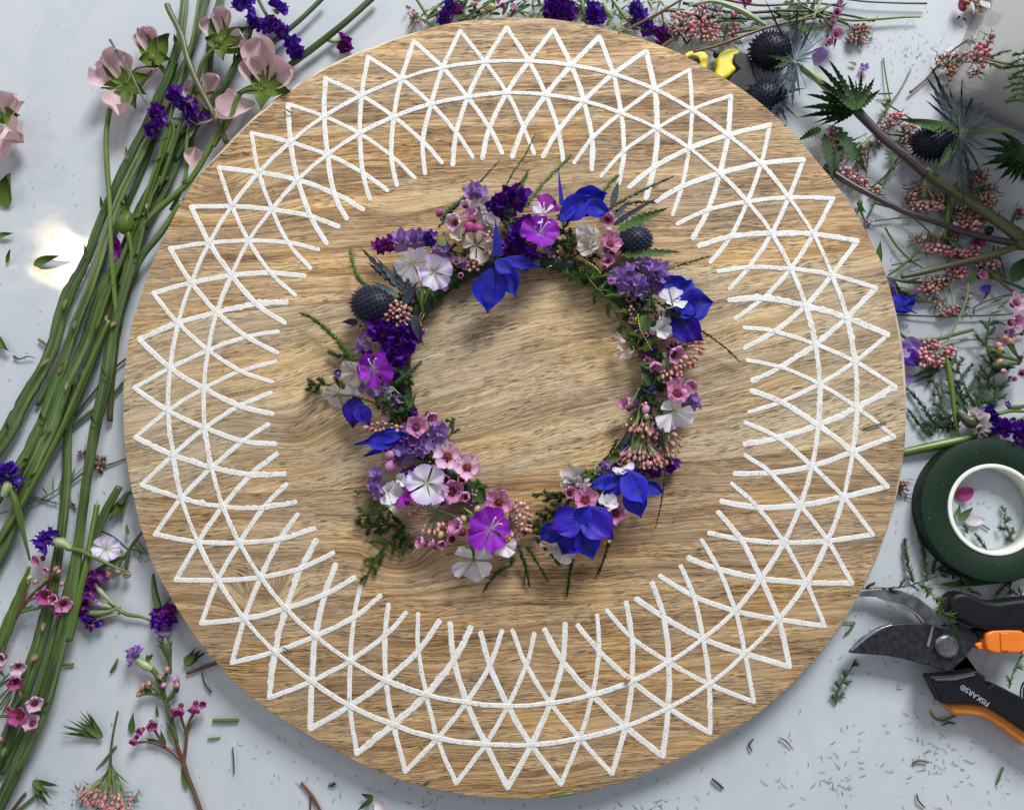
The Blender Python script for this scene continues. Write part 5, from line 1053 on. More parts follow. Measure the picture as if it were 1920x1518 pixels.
sta('violet statice spray at the top edge beside the rosebud seen from below', 500, 40, [(447, 8, 34, 15, 'stat_v', 3), (462, 4, 30, 12, 'stat_v', 3), (484, 34, 40, 19, 'stat_v', 3, 200), (500, 46, 42, 14, 'stat_v', 3), (517, 18, 36, 19, 'stat_v', 3, 60), (512, 46, 38, 14, 'stat', 3), (528, 56, 38, 14, 'stat', 3), (545, 78, 36, 13, 'stat_v', 3), (553, 92, 34, 15, 'stat_v', 3, -60)],
    [('stem', (478, 30, 26, 6), (470, 60, 24, 8), (455, 100, 22, 12), (430, 150, 20, 12), (405, 195, 18, 10)), ('stem', (540, 80, 26, 4), (520, 60, 26, 6), (495, 20, 24, 7), (480, -10, 22, 8))])
for (u, v, d) in [(495, 14, 70), (488, 8, 120), (505, 10, 40), (497, 62, -60), (485, 60, -100), (530, 92, -120), (545, 98, -80)]:
    pass
sta('lone magenta statice head between the two long stems and the board', 632, 78, [(640, 80, 20, 17, 'stat_m', 4, -15)], [('stem_l', (612, 76, 14, 5), (622, 77, 16, 9), (634, 78, 18, 10))])
sta('violet statice head at the left edge with a long green stalk', 14, 893, [(12, 888, 50, 18, 'stat_v', 4, 95), (32, 904, 46, 11, 'stat_v', 2), (0, 892, 46, 14, 'stat_v', 3)], [('calyx_s', (8, 930, 44, 14), (14, 915, 46, 20), (14, 902, 46, 14)), ('stem_b', (20, 915, 44, 12), (32, 950, 44, 14), (44, 1000, 42, 8), (56, 1050, 38, 4))] and [('stem_l', (8, 930, 44, 14), (14, 915, 46, 18), (14, 902, 46, 12)), ('stem_b', (20, 915, 44, 12), (32, 950, 44, 14), (44, 1000, 42, 8), (56, 1050, 38, 4))])
sta('violet statice head on its side with pale scaly calyx, stalk to the right', 87, 1015, [(88, 1015, 46, 20, 'stat_v', 4, 175), (96, 1008, 48, 13, 'stat_v', 3)], [('stem_l', (98, 1016, 44, 12), (112, 1016, 44, 21), (126, 1022, 42, 16), (135, 1030, 42, 9)), ('stem_b', (126, 1028, 42, 9), (150, 1032, 44, 9), (185, 1048, 44, 8), (220, 1065, 36, 5), (243, 1072, 30, 3))])
sta('branched purple statice sprig lying on the table left of the board', 200, 1130, [(182, 1083, 26, 15, 'stat_m', 3), (172, 1095, 26, 11, 'stat_m', 3), (166, 1112, 26, 13, 'stat_m', 3), (152, 1142, 22, 12, 'stat_m', 3), (166, 1158, 20, 12, 'stat', 3), (172, 1172, 18, 11, 'stat_m', 2), (186, 1168, 18, 8, 'stat', 2), (183, 1132, 28, 8, 'stat_l', 2)],
    [('stem_l', (178, 1092, 24, 7), (190, 1110, 24, 10), (215, 1135, 20, 6)), ('stem_l', (168, 1120, 22, 9), (185, 1132, 22, 14), (210, 1138, 18, 8)), ('stem_l', (165, 1150, 18, 8), (180, 1148, 20, 14), (200, 1146, 18, 10), (225, 1138, 16, 6)), ('stem_l', (175, 1168, 14, 5), (195, 1155, 14, 9), (225, 1150, 12, 4)), ('stem_b', (205, 1130, 18, 6), (235, 1150, 14, 8), (265, 1156, 12, 6), (288, 1166, 10, 4))])
sta('dark purple statice head tucked against the lower left edge of the board', 308, 1150, [(304, 1160, 20, 19, 'stat', 4, -80), (320, 1148, 20, 14, 'stat_m', 3), (296, 1152, 18, 13, 'stat', 3)], [('stem', (298, 1140, 18, 14), (290, 1110, 18, 12), (287, 1075, 16, 5)), ('stem_r', (305, 1140, 14, 4), (320, 1120, 12, 3))])
def dthing(label, *a, **k):
    t = T('dianthus_blossom', label, 'flower', a[0], a[1]); dianthus(t, *a, **k); return t
dthing('single lilac white fringed flower on the table left of the board', 198, 1029, 32, 26, 'lilac_d', 30, (10, 20))
def leafy(t, u, v, z, d, n, l, w_, mt='sepal_g', spr=50, seed=1):
    q = random.Random(seed)
    for i in range(n): leaf(t, u, v, z, l * q.uniform(.6, 1.1), w_, d + q.uniform(-spr, spr), mt, 4, q.uniform(-.05, .15))
def waxsprig(label, u, v, flowers, buds, stems, leaves=(), group=None):
    t = T('waxflower_sprig', label, 'waxflower', u, v, group)
    for f in flowers: waxflower(t, f[0], f[1], f[2], f[3] * 1.1, f[4] if len(f) > 4 else 'wax_deep', None, f[6] if len(f) > 6 else None, f[5] if len(f) > 5 else .5)
    for b in buds: bud(t, *b[:4], b[4] if len(b) > 4 else 'bud_r')
    for st in stems: stem(t, st[1:], st[0], n=7)
    for l in leaves: leaf(t, l[0], l[1], l[2], l[3], l[4], l[5], 'sepal_g', 3)
    return t
waxsprig('branched waxflower sprig with dark pink blooms lying alone at the bottom left', 343, 1430,
  [(338, 1326, 24, 17, 'wax_deep', .6, (40, 0)), (330, 1333, 22, 13, 'wax_deep', .6), (366, 1322, 24, 17, 'wax_deep', .55, (50, -10)), (380, 1318, 24, 12, 'wax_deep', .7), (284, 1356, 22, 16, 'wax_deep', .6, (30, 20)), (266, 1368, 22, 13, 'wax_deep', .7), (254, 1384, 22, 14, 'wax_deep', .7, (20, -30))],
  [(312, 1254, 26, 6), (267, 1287, 26, 6), (278, 1281, 26, 6), (262, 1300, 22, 6), (328, 1272, 26, 6, 'wax'), (331, 1284, 26, 6), (307, 1284, 26, 5, 'wax'), (300, 1268, 22, 5)],
  [('stem_r', (380, 1530, 8, 9), (366, 1490, 8, 8), (352, 1455, 8, 8), (344, 1430, 8, 9)), ('stem_r', (344, 1430, 8, 8), (332, 1395, 10, 7), (322, 1350, 12, 7), (312, 1315, 14, 7), (305, 1300, 16, 5)), ('stem', (332, 1390, 10, 7), (318, 1340, 14, 9), (308, 1310, 16, 7), (285, 1300, 18, 5), (265, 1302, 20, 4)),
   ('stem_r', (344, 1430, 8, 7), (349, 1395, 10, 6), (352, 1360, 14, 5), (366, 1332, 18, 5)), ('stem_r', (350, 1375, 12, 5), (342, 1352, 16, 5), (338, 1336, 18, 5)), ('stem_r', (344, 1428, 8, 7), (322, 1408, 8, 7), (300, 1396, 10, 5), (276, 1390, 14, 4), (256, 1392, 16, 4)), ('stem_r', (310, 1400, 10, 5), (296, 1378, 14, 5), (288, 1364, 16, 5)),
   ('stem', (312, 1315, 14, 8), (305, 1290, 18, 10), (312, 1262, 20, 7)), ('stem', (312, 1315, 14, 8), (325, 1300, 18, 9), (330, 1288, 20, 7)), ('stem', (302, 1300, 16, 8), (288, 1288, 20, 9), (279, 1284, 22, 6))],
  [(318, 1330, 14, 34, 8, 115), (330, 1390, 10, 46, 8, 120), (350, 1480, 6, 50, 10, 105), (345, 1380, 12, 34, 8, 60), (300, 1392, 10, 30, 9, 165), (286, 1300, 18, 28, 12, 150), (330, 1300, 18, 30, 9, 80), (296, 1345, 14, 26, 7, 100), (372, 1510, 5, 40, 9, 110), (320, 1352, 12, 30, 8, 60), (310, 1398, 8, 34, 9, 110)])
t = sta('pale lavender statice bud on a bent leafy stalk above the lone waxflower sprig', 262, 1240, [(254, 1230, 24, 16, 'stat_l', 4, 140)], [('stem_l', (258, 1236, 22, 12), (272, 1246, 22, 18), (286, 1254, 20, 13)), ('stem_b', (275, 1248, 18, 11), (292, 1262, 16, 10), (302, 1290, 12, 8))])
leafy(t, 276, 1240, 24, 50, 5, 22, 6, spr=40, seed=3)
t = sta('faded lilac bud on a green calyx at the lower left board edge', 308, 1215, [(306, 1180, 20, 13, 'stat_l', 2), (300, 1192, 18, 11, 'stat_w', 2)], [('stem', (308, 1196, 18, 12), (313, 1215, 18, 18), (318, 1240, 14, 8), (320, 1262, 10, 5))])
leafy(t, 316, 1222, 20, 100, 5, 30, 7, spr=60, seed=5)
waxsprig('waxflower cluster at the left edge with mixed pale and deep pink blooms', 30, 1250, [(4, 1232, 40, 18, 'wax_pale', .3), (34, 1248, 40, 18, 'wax_pale', .4, (20, 30)), (28, 1276, 38, 19, 'wax_deep', .5, (30, 20)), (-6, 1252, 36, 16, 'wax', .5)], [], [('stem', (-20, 1350, 20, 4), (8, 1310, 26, 4), (26, 1285, 32, 4)), ('stem', (-20, 1300, 22, 3), (0, 1280, 28, 3), (18, 1262, 32, 3))], [(-4, 1290, 24, 40, 6, 40), (10, 1270, 34, 40, 5, 130), (-10, 1320, 22, 50, 6, 50), (0, 1230, 36, 40, 5, 70)])
waxsprig('waxflower cluster on the dark stems near the bottom left with one magenta bloom', 50, 1340, [(65, 1318, 44, 20, 'wax_pale', .45, (10, 30)), (38, 1342, 44, 22, 'wax_deep', .4, (0, 10)), (62, 1356, 42, 20, 'wax_pale', .4, (-20, 20)), (22, 1330, 36, 12, 'wax_deep', .8)], [(2, 1385, 30, 5)], [('stem', (-20, 1345, 30, 5), (5, 1342, 36, 6), (28, 1344, 40, 6)), ('stem_o', (8, 1390, 30, 5), (14, 1360, 34, 8), (28, 1346, 38, 6)), ('stem', (0, 1330, 30, 3), (20, 1300, 34, 3), (30, 1280, 36, 3))], [(20, 1330, 34, 50, 6, 50), (4, 1340, 32, 46, 6, 66)])
waxsprig('budding waxflower branch beside the violet head, deep pink blooms at its tip', 60, 1140, [(76, 1048, 40, 17, 'wax', .6, (0, -20)), (92, 1068, 40, 14, 'wax', .85), (88, 1116, 44, 21, 'wax_deep', .4, (10, 10)), (104, 1122, 44, 16, 'wax', .6), (119, 1130, 44, 20, 'wax', .35, (20, 30)), (113, 1146, 42, 14, 'wax_deep', .6)],
  [(56, 1083, 36, 5, 'goldb'), (66, 1090, 36, 5), (86, 1085, 36, 5, 'goldb'), (105, 1066, 38, 5), (116, 1094, 38, 5), (110, 1072, 36, 5)],
  [('stem_r', (-10, 1190, 24, 5), (16, 1175, 26, 6), (38, 1145, 30, 6), (60, 1115, 32, 6), (84, 1094, 34, 6), (104, 1076, 36, 5)), ('stem_r', (38, 1145, 30, 5), (46, 1120, 32, 5), (56, 1090, 34, 4)), ('stem', (32, 1150, 28, 4), (60, 1142, 34, 5), (92, 1136, 38, 5), (112, 1140, 40, 5)), ('stem_r', (48, 1128, 32, 4), (72, 1118, 36, 4), (86, 1116, 38, 4)), ('stem', (10, 1180, 24, 6), (34, 1120, 28, 8), (52, 1070, 30, 6))],
  [(40, 1144, 32, 30, 6, 20), (50, 1112, 34, 30, 6, 80), (64, 1110, 36, 34, 6, 10), (20, 1170, 30, 40, 6, 70), (70, 1140, 40, 30, 7, 30)])
waxsprig('row of reddish waxflower buds on a dark twig beside the white blossom', 230, 1060, [], [(204, 1078, 20, 6, 'bud_r'), (221, 1072, 20, 7, 'bud_r'), (238, 1077, 20, 7, 'bud_r'), (200, 1070, 16, 4, 'bud_r')], [('stem_o', (280, 985, 8, 4), (260, 1005, 12, 5), (245, 1025, 16, 6), (238, 1050, 18, 8), (237, 1068, 20, 6)), ('stem_o', (260, 1008, 12, 5), (235, 1040, 16, 5), (222, 1062, 20, 5)), ('stem', (240, 1040, 14, 5), (215, 1050, 18, 8), (180, 1070, 20, 9)), ('stem', (187, 994, 10, 3), (212, 1006, 12, 4), (240, 1030, 14, 4))],
  [(250, 1020, 12, 36, 5, -40), (255, 1018, 12, 40, 5, -65), (245, 1028, 12, 34, 5, -20), (262, 1000, 10, 34, 6, 35), (200, 1060, 20, 44, 12, 20), (170, 1075, 20, 44, 12, 190), (256, 1012, 12, 40, 5, -50), (270, 1000, 12, 30, 6, -70), (240, 1004, 14, 26, 8, 100)])
t = T('leafy_shoot', 'split green leafy shoot under the left edge of the board, beside the square cut stem', 'leaf shoot', 225, 960); leafy(t, 232, 935, 10, -110, 7, 54, 10, 'sepal', 28, 7); stem(t, [(246, 922, 8, 6), (236, 928, 12, 10), (226, 945, 14, 12)], 'stem')
def calyxthing(label, u, v, d, n, l, w_, spr, seed, tail=None):
    t = T('green_calyx', label, 'calyx', u, v); leafy(t, u, v, 8, d, n, l, w_, 'sepal_g', spr, seed)
    leaf(t, u, v, 12, l * .7, w_ * 2.2, d, 'sepal_g', 6, .05); leaf(t, u, v, 10, l * .65, w_ * 1.8, d - 25, 'sepal_g', 6, .05)
    if tail: stem(t, tail, 'stem_b', n=6)
calyxthing('spiky empty green calyx at the bottom left, points up and left', 192, 1384, 140, 14, 74, 5.5, 34, 2)
calyxthing('spiky green calyx at the bottom edge beside the long stems, stalk to the lower left', 62, 1462, -30, 12, 58, 6, 34, 6, [(75, 1484, 8, 5), (50, 1505, 6, 6), (20, 1530, 5, 6)])
calyxthing('green calyx pointing left, tucked under the lower left edge of the board', 345, 1244, 40, 7, 52, 8, 14, 9)
def ricesprig(label, u, v, clusters, stems, leaves=(), name='rice_flower_sprig', mat='rice', feathers=0, group=None):
    t = T(name, label, 'rice flower', u, v, group)
    for c in clusters: rice(t, c[0], c[1], c[2], c[3], c[4], c[5], c[6], c[7] if len(c) > 7 and isinstance(c[7], (int, float)) else 4.3, c[8] if len(c) > 8 else mat, base=c[9] if len(c) > 9 else None)
    for st in stems: stem(t, st[1:], st[0], n=6)
    for l in leaves: leaf(t, l[0], l[1], l[2], l[3], l[4], l[5], 'sepal_g', 3)
    fq = random.Random(int(u + v)); mb = MB(); c0 = W(u, v, 8)
    for c in clusters:
        for i in range(int(8 + (c[3] + c[4]) * .5)):
            p = W(c[0] + fq.uniform(-1.3, 1.3) * c[3], c[1] + fq.uniform(-1.3, 1.3) * c[4], max(4, c[2] - fq.uniform(2, 12))) - c0; a = fq.uniform(0, 6.28); l = fq.uniform(8, 24)
            spike(mb, p, p + Vector((math.cos(a) * l, math.sin(a) * l, fq.uniform(-2, 6))), fq.uniform(.8, 1.5))
    part('fine_bracts', mb.mesh('fine_bracts', M['fern_g']), t, c0, kind='stuff')
    return t
ricesprig('upside down rice flower head with feathery stalk at the bottom left edge', 207, 1448, [(198, 1500, 16, 50, 16, -8, 46, 4.6, 'rice', (208, 1440)), (158, 1488, 14, 12, 14, 0, 9, 4.4, 'rice', (205, 1450))],
  [('stem_o', (221, 1332, 6, 4), (213, 1370, 8, 4), (208, 1408, 8, 5), (207, 1448, 8, 7)), ('stem_o', (218, 1398, 4, 4), (198, 1422, 5, 4), (180, 1442, 4, 2)), ('stem_b', (207, 1430, 8, 5), (206, 1455, 10, 6), (204, 1475, 12, 5))],
  [(206, 1432, 10, 40, 3, -110), (208, 1430, 10, 44, 3, -60), (206, 1440, 10, 34, 3, -125), (210, 1440, 10, 50, 3, -40), (206, 1450, 10, 30, 3, -140), (212, 1450, 10, 44, 3, -62), (224, 1468, 10, 36, 3, -60), (205, 1420, 10, 26, 3, -130), (250, 1500, 8, 26, 2.5, 60), (208, 1445, 12, 40, 3, -80), (205, 1445, 12, 40, 3, -100)])
ricesprig('faint rice flower head on the table behind the tall stems left of the board', 175, 865, [(186, 868, 6, 11, 17, 0, 14, 4.2, 'rice_dull'), (154, 850, 6, 6, 6, 0, 3, 4.2, 'rice_dull')],
  [('stem_l', (0, 962, 6, 3), (50, 946, 8, 4), (95, 925, 8, 4), (130, 900, 8, 3), (165, 868, 6, 2)), ], [(110, 916, 8, 26, 3, 75), (100, 924, 8, 34, 3, 95), (90, 928, 8, 26, 3, 130), (120, 905, 8, 24, 3, 20), (70, 938, 8, 24, 3, 160), (110, 920, 8, 20, 3, -60), (135, 895, 8, 24, 3, 75)], mat='rice_dull')
tf = T('fern_spray', 'thin fern spray on the table behind the tall stems, left of the board', 'fern', 110, 935); fern(tf, [[(62, 930, 5), (100, 942, 6), (130, 950, 6)]], 12, 'fern_g', 1.2); fern(tf, [[(125, 930, 5), (135, 945, 6), (142, 955, 5)]], 14, 'fern_g', 1.6)
# short cut pieces that lie alone
BITS = [('short smooth piece of green stem at the bottom, below the board', [(399, 1350, 5, 6), (424, 1350, 5, 7), (447, 1350, 5, 6)], 'stem_b'), ('tiny pale green chip below the short green stem piece', [(390, 1384, 4, 4), (402, 1381, 5, 6), (413, 1380, 4, 4)], 'stem_l'),
 ('dark red brown stick end poking out from under the lower left board edge', [(350, 1262, 6, 5), (380, 1251, 6, 7), (412, 1240, 6, 7)], 'stem_r'), ('bent dark needle below the red brown stick', [(378, 1258, 5, 2.5), (384, 1280, 7, 3), (396, 1298, 5, 4)], 'stem_o'),
 ('curved green clipping lying on the table above the white bottom left area', [(207, 1260, 5, 4), (215, 1248, 6, 7), (221, 1234, 5, 3)], 'stem_b'), ('brown forked twig at the bottom edge, longer branch', [(564, 1466, 5, 5), (585, 1492, 6, 6), (604, 1525, 5, 5)], 'stem_r'), 
 ('red brown twig at the bottom left corner', [(48, 1486, 5, 5), (36, 1500, 6, 5), (18, 1525, 5, 6)], 'stem_r'), ('thin needle with a tufted end under the bottom left of the board', [(436, 1400, 5, 2.5), (438, 1425, 6, 3), (439, 1450, 5, 2.5)], 'stem_o'), ('black curved needle pointing down below the pruners', [(1719, 1487, 4, 2.5), (1722, 1500, 6, 3.5), (1734, 1513, 4, 3)], 'stem_o'),
 ('dark arched clipping lying below the pruners handle', [(1711, 1430, 4, 3), (1724, 1425, 6, 4), (1740, 1429, 4, 3)], 'stem_o'), ('long green clipping touching the underside of the pruners', [(1744, 1332, 4, 2.5), (1752, 1345, 6, 4), (1768, 1350, 6, 5), (1790, 1341, 5, 4)], 'stem_b'), ('small dark arc just below the green clipping', [(1768, 1359, 4, 3), (1778, 1354, 5, 4), (1791, 1356, 4, 3)], 'stem_o'),
 ('leaning needle clipping in the lower right corner', [(1881, 1437, 5, 4), (1874, 1455, 6, 4), (1869, 1470, 4, 2)], 'stem_b'), ('dark straight clipping on the table below the right part of the board', [(1335, 1459, 5, 4), (1346, 1468, 6, 5), (1356, 1477, 4, 4)], 'stem_o'), ('hooked dark clipping right of the lower board edge', [(1413, 1384, 4, 2.5), (1405, 1395, 6, 4), (1410, 1408, 4, 2.5)], 'stem_o'), ('curved pale shadowed needle right of the hooked clipping', [(1462, 1382, 4, 2), (1474, 1389, 6, 3), (1484, 1401, 4, 2)], 'stem_o'),
 ('bent green needle beside the pruning blade tip', [(1580, 1166, 4, 3), (1603, 1166, 5, 3.5)], 'stem_b'), ('short green needle below the bent one at the blade tip', [(1603, 1166, 4, 3), (1596, 1178, 6, 4), (1584, 1189, 4, 3)], 'stem_b'), ('green cut end peeking out at the bottom of the board', [(1030, 1494, 52, 4), (1055, 1489, 54, 6), (1078, 1486, 52, 5)], 'stem_b'), ('dark narrow leaf needle lying on the right rim of the board', [(1619, 804, 52, 2), (1640, 797, 55, 3.5), (1663, 791, 52, 2)], 'stem_o'),
 ('short horizontal clipping beside the tall stems at the lower left', [(118, 1246, 5, 4), (130, 1245, 6, 5), (139, 1244, 5, 4)], 'stem_b'), ('brown forked twig at the bottom edge, shorter branch', [(582, 1490, 5, 4), (582, 1525, 5, 3)], 'stem_r')]
for lab, p, mt in BITS: tag(stem(None, p, mt, 'plant_clipping', n=7), lab, 'clipping')
wp = T('wilted_petal', 'wilted whitish petal in dark leaves at the bottom edge of the picture', 'petal', 705, 1504); part('petal', pm('petal', blade(34, 26, obov, 7, 8, .3, .3, .14, 2, 1), M['stat_w']), wp, W(702, 1500, 8), eul(-30, 20)); leafy(wp, 700, 1496, 12, 190, 3, 34, 10, 'spiny', 40, 4)
lf = T('leaf_scrap', 'pointed green leaf standing beside the dark pink waxflower bloom', 'leaf scrap', 250, 1370); leaf(lf, 247, 1376, 6, 42, 14, 88, 'leafg', 6)
# ================================================================== behind the top edge of the board
GT = 'cut flowers piled behind the top edge of the board'
q = random.Random(21)
t = sta('mixed violet and pink statice sprig at the far left of the pile behind the board', 830, 20, [(845, 8, 24, 13, 'stat_v', 3), (838, 30, 24, 15, 'stat', 3), (857, 18, 24, 11, 'stat_m', 2), (828, 40, 20, 12, 'stat_v', 3)],
  [('stem_b', (776, -8, 20, 5), (790, 12, 20, 7), (800, 30, 18, 5)), ('stem_b', (870, -8, 20, 5), (830, 20, 20, 6), (800, 36, 16, 4)), ('stem', (850, -10, 16, 6), (815, 18, 16, 5), (796, 44, 12, 4))], GT)
rice(t, 777, 34, 14, 10, 16, 10, 12, 4.4, 'rice'); rice(t, 764, 16, 8, 5, 4, 0, 2, 4, 'rice')
for i in range(26): leaf(t, 800 + q.uniform(-20, 70), 30 + q.uniform(-30, 14), q.uniform(8, 24), q.uniform(20, 40), q.uniform(4, 7), q.uniform(-160, 40), q.choice(['calyx', 'sepal_g', 'leafg']), 4)
t = waxsprig('waxflower and leaf spray behind the board, just left of the topmost rim', 925, 15, [(944, 14, 28, 11, 'wax_deep', .8), (963, 18, 30, 13, 'wax_pale', .8), (934, 4, 26, 9, 'wax', .7)], [(922, 13, 28, 7, 'goldb'), (888, 8, 26, 6), (897, -2, 24, 6, 'goldb'), (905, 22, 20, 5)],
  [('stem_o', (985, -10, 16, 5), (950, 6, 20, 5), (905, 26, 18, 5), (860, 40, 10, 4)), ('stem_b', (940, -10, 20, 4), (905, 14, 20, 5), (870, 34, 14, 4))])
for i in range(40): leaf(t, 850 + q.uniform(-5, 150), 14 + q.uniform(-20, 24), q.uniform(6, 26), q.uniform(22, 46), q.uniform(4, 8), q.uniform(-180, 180), q.choice(['leafg', 'sepal_g', 'fern_d', 'spiny', 'spiny']), 4)
t = sta('large purple statice head straight behind the top of the rim', 1046, 18, [(1040, 10, 34, 20, 'stat', 4), (1058, 22, 32, 19, 'stat', 4), (1050, 2, 30, 15, 'stat_v', 3), (1030, 26, 26, 13, 'stat', 3), (1062, 34, 24, 14, 'stat_m', 3)], [('stem', (1020, -10, 16, 7), (1035, 10, 20, 6))])
for i in range(26): leaf(t, 1000 + q.uniform(-10, 90), 16 + q.uniform(-20, 20), q.uniform(6, 22), q.uniform(20, 40), q.uniform(4, 8), q.uniform(-180, 180), q.choice(['leafg', 'sepal_g', 'calyx', 'spiny']), 4)
t = sta('violet statice head with pale green calyx, second purple head behind the top rim', 1115, 25, [(1114, 18, 30, 16, 'stat_v', 3), (1120, 32, 28, 16, 'stat_v', 3), (1108, 38, 22, 11, 'stat', 3)], [('stem_b', (1095, -10, 20, 8), (1092, 14, 24, 9), (1100, 44, 20, 6)), ('stem_l', (1132, 5, 20, 8), (1140, 22, 24, 15), (1148, 34, 20, 9))])
for i in range(44): leaf(t, 1110 + q.uniform(-30, 90), 28 + q.uniform(-30, 26), q.uniform(6, 24), q.uniform(16, 40), q.uniform(3, 7), q.uniform(-180, 180), q.choice(['leafg', 'calyx', 'calyx', 'sepal_g']), 4)
t = sta('spray of purple and green statice behind the upper right rim', 1200, 30, [(1192, 14, 30, 13, 'stat_v', 3), (1198, 34, 28, 14, 'stat_v', 3), (1210, 52, 24, 15, 'stat', 3), (1228, 60, 16, 12, 'stat', 2), (1244, 66, 14, 14, 'stat_m', 3), (1236, 74, 12, 10, 'stat_m', 2)],
  [('stem_b', (1140, -10, 20, 5), (1165, 24, 24, 6), (1185, 50, 20, 6)), ('stem_b', (1290, 26, 26, 5), (1250, 20, 26, 5), (1215, 40, 24, 5), (1195, 56, 20, 4))])
for i in range(50): leaf(t, 1200 + q.uniform(-40, 60), 20 + q.uniform(-28, 40), q.uniform(6, 30), q.uniform(14, 34), q.uniform(3, 6), q.uniform(-180, 180), q.choice(['leafg', 'calyx', 'calyx', 'sepal_g', 'stat_w']), 4)
TW = [('long bare brown twig slanting down to the rim behind the statice', [(1290, -8, 44, 5), (1240, 22, 46, 5), (1190, 48, 46, 4), (1160, 62, 50, 3)], 'stem_r'),
 ('brown branch running right from the rim under the pink rice flower', [(1236, 92, 22, 8), (1270, 68, 26, 8), (1300, 50, 26, 7), (1340, 30, 22, 6)], 'stem_o'), ('reddish branch above the yellow cutter handles', [(1300, 98, 44, 5), (1350, 84, 46, 6), (1420, 58, 46, 6), (1476, 42, 44, 5), (1530, 34, 40, 4)], 'stem_r'),
 ('yellowing bent leaf blade lying over the top right pile', [(1290, 12, 40, 4), (1335, 3, 46, 8), (1380, 16, 46, 10), (1410, 32, 44, 11), (1436, 48, 40, 5)], 'stem_l'), ('thin straight green stalk, upper one pointing right at the top', [(1570, -4, 12, 4), (1620, 3, 12, 3.5), (1680, 6, 12, 3.5), (1738, 7, 12, 4)], 'stem_o'),
 ('kinked thin stalk below the straight one at the top right', [(1540, 24, 16, 5), (1590, 38, 14, 5), (1650, 36, 12, 5), (1690, 33, 12, 4), (1726, 32, 12, 3)], 'stem_b'), ('long dark stalk along the top edge toward the right', [(1280, 6, 14, 6), (1380, 24, 18, 6), (1480, 20, 18, 6), (1570, 26, 14, 5), (1640, 40, 8, 4)], 'stem_o'),
 ('slanting pale green stalk crossing the top right pile', [(1545, -8, 40, 5), (1533, 15, 40, 5), (1524, 38, 36, 4)], 'stem_l'), ('dark green stalk lying under the long dark stalk at the top', [(1300, 30, 10, 6), (1400, 36, 12, 6), (1500, 30, 10, 5), (1560, 36, 8, 4)], 'stem'),
 ('thin brown stalk at the top between the pink clusters', [(1330, -8, 16, 5), (1420, 10, 16, 5), (1520, 6, 14, 4), (1575, 12, 12, 4)], 'stem_r'), ('upper green stalk fanning left of the blue thistle', [(1380, 62, 12, 5), (1440, 50, 16, 5), (1520, 30, 20, 5), (1560, 8, 20, 4)], 'stem_b')]
for lab, p, mt in TW: tag(stem(None, p, mt, 'plant_clipping', n=7), lab, 'stalk')
def scat(t, u0, v0, du, dv, n, mats, l=(14, 34), w_=(3, 6), z=(4, 22)):
    for i in range(n): leaf(t, u0 + q.uniform(-du, du), v0 + q.uniform(-dv, dv), q.uniform(*z), q.uniform(*l), q.uniform(*w_), q.uniform(-180, 180), q.choice(mats), 4)
GR = 'pink rice flower sprigs right of the board'
t = ricesprig('big bright pink rice flower cluster above the yellow handles', 1315, 50, [(1322, 58, 34, 32, 22, -20, 40, 4.8, 'rice_hot'), (1314, 30, 34, 14, 24, -25, 20, 4.6, 'rice_hot'), (1281, 42, 34, 25, 22, 0, 26, 4.6, 'rice'), (1340, 22, 34, 20, 18, 0, 16, 4, 'stat_w'), (1377, 62, 30, 9, 24, -5, 14, 4.6, 'rice_hot'), (1268, 60, 26, 14, 12, 0, 9, 4.4, 'rice_dull'), (1378, 30, 24, 7, 7, 0, 4, 4.4, 'rice_hot')],
  [('stem_b', (1400, 40, 24, 4), (1350, 40, 28, 4), (1320, 50, 28, 4))], group=GR); scat(t, 1325, 50, 60, 35, 46, ['calyx', 'leafg', 'sepal_g'])
t = waxsprig('pink waxflower spray right of the thistle at the top', 1565, 60, [(1574, 10, 24, 12, 'wax', .8), (1570, 24, 22, 13, 'wax', .6, (0, -30)), (1562, 44, 24, 11, 'wax', .6), (1566, 66, 24, 17, 'wax', .5, (10, 10)), (1552, 82, 22, 13, 'wax', .6), (1398, 6, 30, 16, 'wax_deep', .6), (1388, -2, 28, 10, 'wax_deep', .8)], [], [('stem_o', (1500, 10, 18, 5), (1540, 30, 20, 5), (1560, 56, 20, 4)), ('stem', (1540, 20, 18, 5), (1556, 10, 20, 4), (1572, 8, 22, 3))])
scat(t, 1520, 40, 50, 36, 40, ['leafg', 'spiny', 'sepal_g', 'sepal_g'], (18, 44), (4, 8)); scat(t, 1460, 30, 70, 30, 34, ['leafg', 'spiny', 'sepal_g'], (18, 44), (3, 7))
ricesprig('small fading rice flower head, brown in the middle, alone at the top right', 1607, 62, [(1612, 60, 14, 18, 16, 0, 24, 4.4, 'rice_dull'), (1606, 76, 12, 17, 7, -15, 10, 4.6, 'rice')], [('stem_b', (1540, 32, 16, 4), (1565, 36, 16, 7), (1590, 46, 14, 5))], mat='rice_dull')
